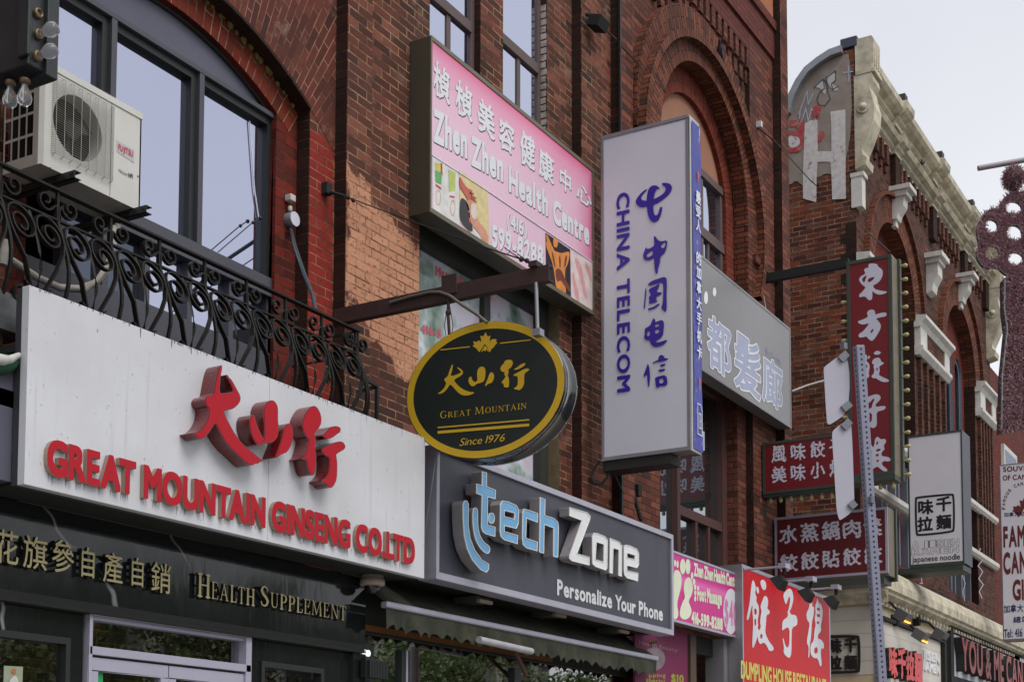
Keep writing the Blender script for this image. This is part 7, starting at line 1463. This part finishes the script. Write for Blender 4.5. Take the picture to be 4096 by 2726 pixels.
# soffit floodlights of the techZone sign
for k, (a, b) in enumerate(((1875, 2400), (2180, 2455), (2440, 2520))):
    p = PY(a, b, -.42); o = thing('soffit_light', ('square grey floodlight under the dark grey board, on the white board side', 'square grey floodlight under the middle of the dark grey board', 'square grey floodlight under the dark grey board, on the magenta sign side')[k], 'lamp', (p.x, -.42, p.z), 'floodlights under the dark grey board')
    m = MB(); m.box(p.x-.02, p.x+.16, -.5, -.3, p.z-.015, p.z+.03); m.build('housing', paint('dull_lamp_grey', (86, 88, 82), .5, dirt=.4), o); m = MB(); m.box(p.x-.02, p.x+.16, -.53, -.501, p.z-.02, p.z+.005); m.build('rim', paint('worn_rim', (168, 150, 136), .6, dirt=.4), o); m = MB(); m.tube([(p.x+.07, -.4, p.z+.03), (p.x+.07, -.4, tz0_+.03)], .012, 6); m.build('stem', M_DARK, o)
# awning
AW = thing('awning', 'half retracted dark green awning with a dirty scalloped valance and silver bar', 'awning', (10, -.5, 2.6))
ay = -.5; a0, a1 = PY(1535, 2410, ay), PY(2624, 2636, ay); zbar = (a0.z+a1.z)/2
m = MB(); m.box(a0.x, a1.x, ay-.03, ay+.03, zbar-.022, zbar+.022); m.build('front_bar', M_ALU2, AW, bev=.012)
M_CAN = paint('green_canvas_dirty', (40, 46, 34), .85, dirt=.6, dscale=5, streak=.6, dcol=(92, 88, 70), bump=.003)
m = MB(); nx = 150; zval = PY(1570, 2522, ay).z
for k in range(nx):
    xa, xb = a0.x+.01+(a1.x-a0.x-.02)*k/nx, a0.x+.01+(a1.x-a0.x-.02)*(k+1)/nx
    sc = lambda x: zval-.012+.046*abs(math.sin((x-a0.x)*math.pi/.135))+.006*math.sin(x*9); wv = lambda x, t_: ay-.012+.016*math.sin(x*19+1)*t_+.008*math.sin(x*41)*t_
    for j in range(4):
        ta, tb = j/4, (j+1)/4; pt_ = lambda x, t_: (x, wv(x, t_), zbar-.025+(sc(x)-zbar+.025)*t_)
        m.face([pt_(xa, ta), pt_(xb, ta), pt_(xb, tb), pt_(xa, tb)], sm=True)
m.build('valance', M_CAN, AW, weld=True)
m = MB()
for k in range(30):
    xa, xb = a0.x+.01+(a1.x-a0.x-.02)*k/30, a0.x+.01+(a1.x-a0.x-.02)*(k+1)/30
    m.face([(xa, ay+.02, zbar+.034), (xb, ay+.02, zbar+.034), (xb, -.16, zbar+.26), (xa, -.16, zbar+.26)])
m.build('canopy', M_CAN, AW)
m = MB(); m.tube([PY(1915, 2556, ay-.07), PY(2125, 2603, ay-.07)], .026, 14); m.build('roller_tube', paint('worn_tube_white', (176, 176, 182), .5, dirt=.5, dscale=9), AW)
m = MB(); m.tube([PY(2060, 2600, -.42), PY(2105, 2700, -.36)], .016, 8); m.tube([PY(2545, 2585, -.3), PY(2625, 2560, -.45)], .02, 8); m.build('folding_arm', paint('rust_arm', (92, 56, 46), .6, dirt=.5), AW)
# entrance with the magenta health and beauty banner
HB = thing('banner', 'dim magenta health and beauty banner behind the awning, beside a dark doorway', 'banner', (12.6, -.4, 2.4))
hx0_, hx1_ = PY(2540, 2600, -.4).x, PY(2750, 2640, -.4).x
m = MB(); m.box(hx0_, hx1_, -.4, -.38, .6, fz0-.02); m.build('cloth', paint('magenta_cloth', (116, 26, 74), .7, dirt=.35), HB)
q = onY(-.403); m = MB(); A, B, T = q(*z7(1190, 1235)), q(*z7(1520, 1280)), q(*z7(1190, 1205)); B.z = A.z; text(m, 'Health Beauty', A, B, Vector((0, 0, (T.z-A.z)*1.1)), .02); m.build('lettering', paint('grey_print', (132, 104, 118), .6), HB)
m = MB(); A, B, T = q(*z7(1465, 1560)), q(*z7(1575, 1572)), q(*z7(1465, 1490)); text(m, '$10', A, B, Vector((0, 0, T.z-A.z)), .05); A, B, T = q(*z7(1250, 1560)), q(*z7(1410, 1578)), q(*z7(1250, 1520)); text(m, 'special', A, B, Vector((0, 0, T.z-A.z)), .03); A, B, T = q(*z7(1275, 1520)), q(*z7(1420, 1520)), q(*z7(1275, 1488)); text(m, 'pping', A, B, Vector((0, 0, T.z-A.z)), .02); m.build('lettering', paint('olive_yellow_print', (150, 146, 50), .6), HB)
m = MB(); traced(m, [E7(ell(1320, 1365, 95, 100, 28))], q, smooth=0); m.build('picture', paint('grey_disc', (130, 116, 122), .6, dirt=.6, dscale=12), HB)
DE = thing('doorway', 'dark entrance doorway with a brown timber post below the small magenta sign', 'doorway', (13.3, -.3, 0))
ex = PY(2755, 2600, -.38).x; ex1 = dx0
m = MB(); m.box(ex, ex+.14, -.4, -.2, 0, fz0-.03); m.build('post', paint('brown_post', (92, 72, 62), .7, dirt=.5), DE); m = MB(); m.box(ex+.15, ex1, -.1, .0, 0, fz0); m.build('door', paint('door_shadow_grey', (44, 46, 46), .6, dirt=.4, streak=.3), DE); m = MB(); m.box(ex+.15, ex1, -.38, -.11, fz0-.2, fz0-.02); m.build('lintel', M_DARK, DE); m = MB(); m.box(ex1-.12, ex1-.02, -.5, -.3, 0, fz0-.02); m.build('door_jamb', M_ALU, DE)

# ================================================================== leaning street sign pole
d0, d1 = ray(3434, 1383), ray(3536, 2900); Zd = 7.05
P1, P0 = CAM+d0*Zd, CAM+d1*Zd; ax = (P1-P0).normalized(); P0 = P0+ax*((0-P0.z)/ax.z)
PO = thing('sign_post', 'leaning perforated square steel pole with the blank backs of two traffic signs', 'sign post', P0)
fx_ = Vector((.93, -.37, 0)).normalized(); fy_ = ax.cross(fx_).normalized(); hw_ = .0225; Lp = (P1-P0).length
fa = fx_.rotation_difference(fx_)
vw = (CAM-P1); vw.z = 0; vw.normalize(); rtv = Vector((-vw.y, vw.x, 0))
rotq = Matrix.Rotation(math.radians(27), 3, 'Z'); fA = (rotq @ vw).normalized()         # normal of the broad visible face
fA = (fA-ax*fA.dot(ax)).normalized(); fB = ax.cross(fA).normalized()
if fB.dot(vw) < 0: fB = -fB
m = MB(); m.obox((P0+P1)/2, fA*hw_, fB*hw_, ax*(Lp/2)); post = m.build('post', paint('galvanised_post', (138, 140, 160), .5, metal=.25, dirt=.3, dscale=7), PO, bev=.004)
mA_, mB_ = MB(), MB()
nh = int(Lp/.0254)
for k in range(nh):
    c = P1-ax*(.02+k*.0254)
    if c.z < 1.3: break
    for nrm, tan_, m in ((fA, fB, mA_), (fB, fA, mB_)):
        o_ = c+nrm*(hw_+.0006); m.mesh([o_+(tan_*math.cos(a)+ax*math.sin(a))*.0055 for a in [2*math.pi*i/10 for i in range(10)]], [tuple(range(10))])
mA_.build('perforation', M_DARK, post); mB_.build('perforation', M_DARK, post)
M_SB = paint('aluminium_sign_back', (170, 168, 180), .42, metal=.25, dirt=.12, dscale=5)
def plate(corners, yoff, name='sign_plate'):
    """rounded sign sheet whose plane passes just beside the post"""
    n_ = Vector((-.80, -.60, 0)).normalized(); p_ = P1+n_*-.03
    q = lambda a, b: PP(a, b, p_, n_)
    pl = [q(*c) for c in chaikin(corners, 2)]; m = MB(); n = len(pl); bk = n_*-.003
    vv, tt = tri2d([chaikin(corners, 2)]); m.mesh([q(*p) for p in vv], tt); m.mesh([q(*p)+bk for p in vv], tt); m.mesh(pl+[p+bk for p in pl], [(i, (i+1) % n, n+(i+1) % n, n+i) for i in range(n)])
    return m.build(name, M_SB, PO)
zc = lambda a, b: (3000+a*S4, 1300+b*S4)
plate([zc(850, 200), zc(660, 340), zc(632, 365), zc(636, 420), zc(660, 830), zc(672, 852), zc(700, 848), zc(860, 735)], 0)
plate([zc(865, 790), zc(725, 890), zc(705, 920), zc(708, 1000), zc(740, 1500), (3000+745*S4, 1996+90*S4), (3000+765*S4, 1996+175*S4), (3000+785*S4, 1996+175*S4), (3000+900*S4, 1996+90*S4), zc(890, 1300), zc(880, 1000)], 0)
m = MB(); n_ = Vector((-.80, -.60, 0)).normalized(); q = lambda a, b: PP(a, b, P1+n_*-.02, n_)
for a, b in (((775, 295), (835, 240)), ((800, 720), (862, 670)), ((860, 1560), (905, 1520)), ((800, 880), (860, 820))): m = MB(); m.bar(q(*zc(*a)), q(*zc(*b)), .012, .035); m.build('clamp', paint('clamp_zinc', (120, 122, 130), .5, metal=.4), PO)
for a, b in ((805, 180), (995, 770), (1040, 1500)): p = q(*zc(a, b)); m = MB(); m.obox(p, Vector((.012, -.005, 0)), Vector((.006, .012, 0)), Vector((0, 0, .016))); m.build('bracket', paint('clamp_zinc', (120, 122, 130), .5, metal=.4), PO)

# ================================================================== brown tinsel ornament on its pole, street side
OZ = 13.0
op = lambda a, b: CAM+ray(a, b)*OZ
ON = thing('street_ornament', 'brown tinsel covered ornament of looped rings topped by a ball, under a grey pipe', 'street decoration', op(4062, 2100))
sO = .781; zO = lambda a, b: (3400+a*sO, 600+b*sO)
fwd = (op(4062, 1200)-CAM).normalized(); oR = (op(4080, 1200)-op(4062, 1200)).normalized(); oU = Vector((0, 0, 1)); oN = oR.cross(oU).normalized()
KN = [[(655, 390), (680, 330), (730, 300), (762, 305), (772, 270), (800, 235), (840, 215), (900, 215), (960, 235), (995, 280), (1000, 330), (1040, 300), (1090, 330), (1110, 400), (1090, 470), (1110, 540), (1090, 600), (1030, 610), (990, 600), (950, 640), (890, 655), (830, 648), (790, 630), (760, 595), (700, 605), (660, 570), (650, 520), (665, 480), (655, 440)]]
HO = [ell(725, 390, 37, 39), ell(838, 295, 46, 36), ell(842, 425, 44, 44), ell(848, 555, 44, 36), ell(730, 525, 38, 40), ell(960, 390, 38, 38), ell(965, 530, 38, 38)]
F, bb = polyF([[zO(*p) for p in KN[0]]], [[zO(*p) for p in h] for h in HO], 1)
M_TIN = paint('brown_tinsel', (72, 50, 52), .6, dirt=.7, dscale=25, dcol=(60, 38, 42)); M_TIN2 = paint('brown_tinsel_light', (176, 138, 146), .45, dirt=.5, dscale=40)
shp = contour(F, bb, 3.0); m = MB(); put(m, shp, lambda a, b: op(a, b), -oN*.05); kn = m.build('knot', M_TIN, ON)
rt_ = random.Random(11)
def tinsel(region, n, name, par):
    m = MB(); v, t_, lps = region
    P_ = [op(*p) for p in v]; tris = [(P_[a], P_[b], P_[c]) for a, b, c in t_]; ar = [((b-a).cross(c-a)).length for a, b, c in tris]
    for tri in rt_.choices(tris, ar, k=n):
        u, w_ = rt_.random(), rt_.random(); 
        if u+w_ > 1: u, w_ = 1-u, 1-w_
        p = tri[0]+(tri[1]-tri[0])*u+(tri[2]-tri[0])*w_; sgn = -1 if oN.dot(CAM-p) < 0 else 1
        d = (oN*sgn*rt_.uniform(.3, 1)+oR*rt_.uniform(-1, 1)+oU*rt_.uniform(-1, 1)).normalized()*rt_.uniform(.025, .055); s = d.cross(Vector((rt_.random(), rt_.random(), rt_.random()))).normalized()*.0042
        m.face([p-s, p+s, p+d+s*.6, p+d-s*.6])
    for lp in lps:
        for i in range(0, len(lp)):
            a, b = op(*lp[i]), op(*lp[(i+1) % len(lp)])
            for _ in range(2):
                p = a+(b-a)*rt_.random(); d = (oR*rt_.uniform(-1, 1)+oU*rt_.uniform(-1, 1)+oN*rt_.uniform(-.5, .5)).normalized()*rt_.uniform(.015, .035); s = d.cross(oN).normalized()*.003; m.face([p-s, p+s, p+d+s*.5, p+d-s*.5])
    o = m.build(name, M_TIN2, par); o['kind'] = 'stuff'; return o
tinsel(shp, 7500, 'tinsel', kn)
m = MB()
for lp in shp[2]: q_ = [op(*p)+(-oN*.004 if oN.dot(CAM-op(*p)) < 0 else oN*.004) for p in lp]; m.tube(q_+[q_[0]], .006, 5)
m.build('rope_light', paint('pale_tube', (150, 156, 156), .4, dirt=.3), kn)
F, bb = polyF([[zO(*p) for p in [(790, 650), (980, 650), (985, 760), (1010, 900), (1010, 1180), (790, 1180), (805, 900), (790, 800)]]], (), 1); cs = contour(F, bb, 5); F, bb = polyF([[(4016, 1110), (4170, 1110), (4175, 1690), (4004, 1728), (4010, 1500), (4028, 1320), (4018, 1240)]], (), 0)
cs = contour(F, bb, 5); m = MB(); put(m, cs, op, -oN*.12); cl = m.build('column', M_TIN, ON); tinsel(cs, 4200, 'tinsel', cl)
m = MB(); e_ = [Vector(op(*p))-oN*(.01 if oN.dot(CAM-op(*p)) < 0 else -.01) for p in ((4018, 1120), (4016, 1230), (4028, 1320), (4008, 1500), (4005, 1720))]; m.tube(e_, .008, 6); m.build('rope_light', paint('pale_tube', (150, 156, 156), .4), cl)
bc = op(*zO(838, 145)); m = MB(); rb = (op(*zO(888, 145))-bc).length; m.ball(bc, rb, 20, 14, (1, 1, 1.15)); bo = m.build('ball', M_TIN, ON)
m = MB()
for _ in range(900):
    d = Vector((rt_.gauss(0, 1), rt_.gauss(0, 1), rt_.gauss(0, 1))).normalized(); p = bc+Vector((d.x*rb, d.y*rb, d.z*rb*1.15)); dd_ = (d+Vector((rt_.uniform(-.8, .8), rt_.uniform(-.8, .8), rt_.uniform(-.8, .8)))).normalized()*rt_.uniform(.015, .04); s = dd_.cross(Vector((.3, .5, .8))).normalized()*.003; m.face([p-s, p+s, p+dd_+s*.5, p+dd_-s*.5])
for _ in range(120):
    p = op(*zO(845+rt_.uniform(-10, 10), rt_.uniform(185, 222))); dd_ = Vector((rt_.uniform(-1, 1), rt_.uniform(-1, 1), rt_.uniform(-1, 1))).normalized()*.04; s = dd_.cross(Vector((.3, .5, .8))).normalized()*.003; m.face([p-s, p+s, p+dd_+s*.5, p+dd_-s*.5])
tt_ = m.build('tinsel', M_TIN2, bo); tt_['kind'] = 'stuff'
m = MB(); m.tube([op(*zO(845, 180)), op(*zO(848, 230))], .02, 6); m.tube([op(*zO(830, 85)), op(*zO(845, 70)), op(*zO(880, 50))], .004, 4); m.build('hook', M_DARK, ON)
m = MB(); a, b = op(*zO(656, 94)), op(*zO(1150, 5)); m.tube([a, b], .024, 10); m.build('hanging_pipe', paint('weathered_pipe', (150, 140, 146), .5, metal=.2, dirt=.4), ON)
m = MB(); bp = op(4215, 1726); m.tube([(bp.x, bp.y, 0), (bp.x, bp.y, op(4110, 300).z)], .06, 12); m.build('pole', paint('grey_pole', (120, 120, 124), .5, dirt=.3), ON)

# ================================================================== small fittings on the brick
CB = thing('conduit_box', 'white round electrical box with a photocell and black cable on the red brick pier', 'electrical box', (PY(1160, 880, y2).x, y2, 5.5))
yy = y2-.0; m = MB(); c = PY(1163, 880, yy-.02); cb = (.052); m.lathe(c, (0, -1, 0), [(cb, -.02), (cb, .03), (cb*.96, .034)], 24); m.build('box', paint('grey_cast_box', (132, 134, 142), .45, metal=.2, dirt=.3), CB); m = MB(); m.lathe(c+Vector((0, -.0345, 0)), (0, -1, 0), [(cb*.95, 0), (cb*.95, .006)], 24); m.build('cover', paint('white_cover', (206, 208, 222), .4), CB)
m = MB(); m.tube([PY(1160, 845, yy-.03), PY(1160, 825, yy-.03)], .016, 10); zq_ = PY(1160, 818, yy).z; xq = PY(1160, 800, yy-.03).x; m.box(xq-.028, xq+.028, yy-.06, yy-.005, PY(1160, 818, yy).z, PY(1160, 792, yy).z); m.build('photocell', paint('cream_plastic', (196, 188, 178), .5), CB, bev=.006)
m = MB(); m.tube([PY(1162, 915, yy-.03), PY(1180, 985, -.02), PY(1215, 1090, -.2), PY(1250, 1180, -.3), PY(1262, 1240, -.36)], .014, 8); m.build('cable', paint('dark_teal_cable', (40, 52, 62), .5), CB)
FL = thing('floodlight', 'small black floodlight on the brick pier above the pink sign', 'lamp', (PY(2390, 90, ys1).x, ys1, 8.4))
p = PY(2392, 95, ys1-.1); m = MB(); m.obox(p, Vector((.09, 0, 0)), Vector((0, .06, .02)), Vector((0, -.02, .045))); m.tube([p+Vector((-.03, .02, .03)), Vector((p.x-.05, ys1, p.z+.1))], .015, 6); m.build('housing', M_DARK, FL); m = MB(); m.tube([p, PY(2465, 158, ys2-.05)], .009, 5); m.tube([PY(2485, 185, ys2-.03), PY(2525, 225, ys2-.03), PY(2665, 372, YB-.1)], .006, 5); m.build('stay_rod', paint('rusty_wire', (70, 46, 38), .8), FL)
WP = thing('guy_wire', 'thin dark wire running from the corner pier across the painted gable wall', 'wire', (16.3, -.3, 9.5))
m = MB(); m.tube([PY(3030, 510, yr1-.03), PY(3095, 560, yr2-.05)], .009, 5); m.tube([PY(3095, 560, yr2-.05), PX(3240, 720, 18.2), PX(3420, 880, 17.6), PX(3563, 1010, VX+.2)], .008, 5); m.build('cable', MATS['black_cable'], WP); m = MB(); p = PY(3027, 505, yr1); m.box(p.x-.02, p.x+.03, yr1-.06, yr1, p.z-.02, p.z+.05); m.build('anchor', paint('white_anchor', (206, 206, 206), .5), WP)
PW = thing('cable', 'pale sagging cable from the hair salon sign towards the leaning pole', 'cable', (16.5, -.3, 6)); m = MB(); m.tube([PY(3166, 1564, HY), PX(3230, 1540, 17.0), PX(3300, 1520, 17.2), PX(3392, 1478, 17.5)], .014, 6); m.build('cable', paint('pale_cable', (170, 166, 160), .6), PW)
# pigeon and sparrow
def bird(name, lab, cat, c, L, up, fw, wings, cols):
    o = thing(name, lab, cat, c); c = Vector(c); f = Vector(fw).normalized(); u = Vector(up).normalized(); s = f.cross(u).normalized()
    m = MB(); rings = [(-.62, .012, .0), (-.5, .05, .0), (-.3, .13, .0), (0, .18, .02), (.22, .15, .06), (.36, .095, .12), (.44, .1, .17), (.53, .085, .19), (.6, .03, .18), (.66, .008, .17)]
    n = 12; vs = [c+f*(t_*L)+u*(dz_*L)+(s*math.cos(2*math.pi*k/n)*.9+u*math.sin(2*math.pi*k/n))*(r*L) for t_, r, dz_ in rings for k in range(n)]
    m.mesh(vs, [(i*n+k, i*n+(k+1) % n, (i+1)*n+(k+1) % n, (i+1)*n+k) for i in range(len(rings)-1) for k in range(n)], True)
    m.mesh([c+f*(-.5*L)+s*(.05*L), c+f*(-.5*L)-s*(.05*L), c+f*(-.95*L)-s*(.12*L), c+f*(-.95*L)+s*(.12*L)], [(0, 1, 2, 3)])
    for sd in (-1, 1): m.tube([c+s*(sd*.06*L)-u*(.15*L), c+s*(sd*.06*L)-u*(.28*L)], .012*L, 5)
    m.build('body', cols[0], o)
    for sd in (-1, 1):
        m = MB(); r = c+u*(.1*L)+s*(sd*.12*L)
        if wings: ps = [r+f*(.25*L), r+f*(.3*L)+s*(sd*.5*L)+u*(.2*L), r+s*(sd*.95*L)+u*(.3*L), r-f*(.15*L)+s*(sd*.8*L)+u*(.24*L), r-f*(.3*L)+s*(sd*.35*L)+u*(.1*L), r-f*(.28*L)]
        else: ps = [r+f*(.25*L)+s*(sd*.05*L), r+f*(.1*L)+s*(sd*.08*L)-u*(.1*L), r-f*(.4*L)+s*(sd*.02*L)-u*(.08*L), r-f*(.75*L), r-f*(.3*L)+u*(.05*L), r+f*(.15*L)+u*(.05*L)]
        m.face(ps); m.face([p+u*.004 for p in ps]); m.build('wing', cols[1], o)
    m = MB(); m.ball(c+f*(.54*L)+u*(.22*L)+s*(.07*L), .015*L, 6, 4); m.ball(c+f*(.54*L)+u*(.22*L)-s*(.07*L), .015*L, 6, 4); m.build('eye', paint('eye_black', (10, 10, 10), .2), o)
    return o
pc = PY(2878, 214, -.2); bird('pigeon', 'dark grey pigeon perched on the hood of the round brick arch', 'pigeon', pc, .22, (.3, -.5, .8), (-.75, -.1, .66), False, (paint('pigeon_slate', (44, 48, 54), .7, dirt=.4, dscale=20), paint('pigeon_wing', (58, 62, 68), .7)))
sp_ = PY(1305, 1505, -.5); bird('sparrow', 'small brown sparrow in flight beside the end of the iron balcony railing', 'sparrow', sp_, .10, (.3, -.9, .3), (-.55, -.1, .8), True, (paint('sparrow_brown', (120, 106, 76), .8, dirt=.5, dscale=60), paint('sparrow_wing', (128, 120, 90), .8, dirt=.5, dscale=60)))
pc = PY(3690, 657, -.25); bird('pigeon', 'black pigeon silhouette on the cream cornice of the far corner building', 'pigeon', pc+Vector((0, 0, .02)), .22, (0, 0, 1), (.6, .2, .3), False, (MATS['pigeon_slate'], MATS['pigeon_wing']))
# steel frame standing at the railing's end
SF = thing('tube_stand', 'black square steel tube stand behind the end of the balcony railing', 'frame', (7.6, -.3, 4)); m = MB()
a, b, c, d = PY(1432, 1560, -.2), PY(1520, 1545, -.38), PY(1520, 1680, -.38), PY(1432, 1512, -.2)
a = PY(1430, 1570, -.2); b = PY(1508, 1543, -.42); m.tube([PX(1430, 1568, b.x), b], .014, 4, sm=False); m.build('crossbar', paint('frame_black', (34, 36, 38), .5, dirt=.4), SF); m = MB(); m.tube([b, (b.x, b.y, 3.6)], .016, 4, sm=False); e_ = PY(1430, 1500, -.42); m.tube([b, e_], .014, 4, sm=False); m.build('tube', paint('frame_black', (34, 36, 38), .5, dirt=.4), SF)

# ================================================================== across the street: what the glass and marble reflect
OB = thing('stone_building', 'grey stone building with tall columns across the street', 'building', (52, -38, 0))
m = MB(); m.box(30, 78, -50, -37.5, 0, 10.5); m.build('wall', paint('grey_limestone', (150, 148, 142), .9, dirt=.4, dscale=.8), OB)
m = MB()
for k in range(12): m.box(31+k*4, 31.9+k*4, -37.49, -37.1, 0, 9.6)
m.box(30, 78, -37.49, -36.9, 9.61, 10.4); m.build('column', paint('pale_stone', (190, 186, 176), .9, dirt=.3), OB)
m = MB()
for k in range(11):
    for z in (1.2, 5.4): m.box(32.6+k*4, 34.4+k*4, -37.48, -37.45, z, z+3)
m.build('window', M_FRAME_D, OB)
leafm = bpy.data.materials.new('leaf_green'); t, b_, N, L = nodes(leafm); rl = ramp(t, [(.3, lin((56, 76, 38))), (.55, lin((88, 114, 54))), (.8, lin((128, 148, 78)))]); L(noise(t, 1.1, 4), rl.inputs[0]); L(rl.outputs[0], b_.inputs['Base Color']); b_.inputs['Roughness'].default_value = .6
barkm = paint('bark', (72, 60, 50), .95, dirt=.5)
def tree(x, y, h, r, seed, lab):
    rr = random.Random(seed); o = thing('street_tree', lab, 'tree', (x, y, 0), 'street trees across the road'); m = MB(); m.tube([(x, y, 0), (x+.1, y, h*.3), (x, y+.1, h*.55), (x+.1, y, h*.85)], [.16, .13, .09, .04], 8)
    lb = []
    for k in range(9):
        a = k*2.4; z0 = h*(.32+.05*k); e = Vector((x+math.cos(a)*r*.7, y+math.sin(a)*r*.7, z0+h*.22)); m.tube([(x, y, z0), tuple(Vector((x, y, z0)).lerp(e, .5)+Vector((0, 0, .1))), tuple(e)], [.06, .045, .015], 6); lb.append(e)
    m.build('trunk', barkm, o); m = MB(); cl = [(b+Vector((rr.uniform(-.7, .7), rr.uniform(-.7, .7), rr.uniform(-.3, .9))), rr.uniform(.6, 1.1)) for b in lb for _ in range(3)]+[(Vector((x+rr.uniform(-.6, .6), y+rr.uniform(-.6, .6), h*.85)), .9) for _ in range(3)]
    for _ in range(3600):
        c, R_ = rr.choice(cl); d = Vector((rr.gauss(0, 1), rr.gauss(0, 1), rr.gauss(0, 1))).normalized(); p = c+d*R_*rr.random()**.4; u = Vector((rr.gauss(0, 1), rr.gauss(0, 1), rr.gauss(0, 1))).normalized()*rr.uniform(.07, .13); v = u.cross(d).normalized()*u.length*.6
        m.face([p-u, p+v, p+u, p-v])
    m.build('crown', leafm, o)
for k, (x, y, h, r) in enumerate(((24, -21, 6.6, 2.2), (30.5, -22, 7.4, 2.6), (37, -21, 6.4, 2.3), (43.5, -22.5, 7.2, 2.6), (51, -21.5, 6.9, 2.4))): tree(x, y, h, r, 20+k, ('leafy green street tree across the road', 'leafy green street tree across the road', 'leafy green street tree across the road', 'leafy green street tree across the road', 'leafy green street tree across the road')[k])
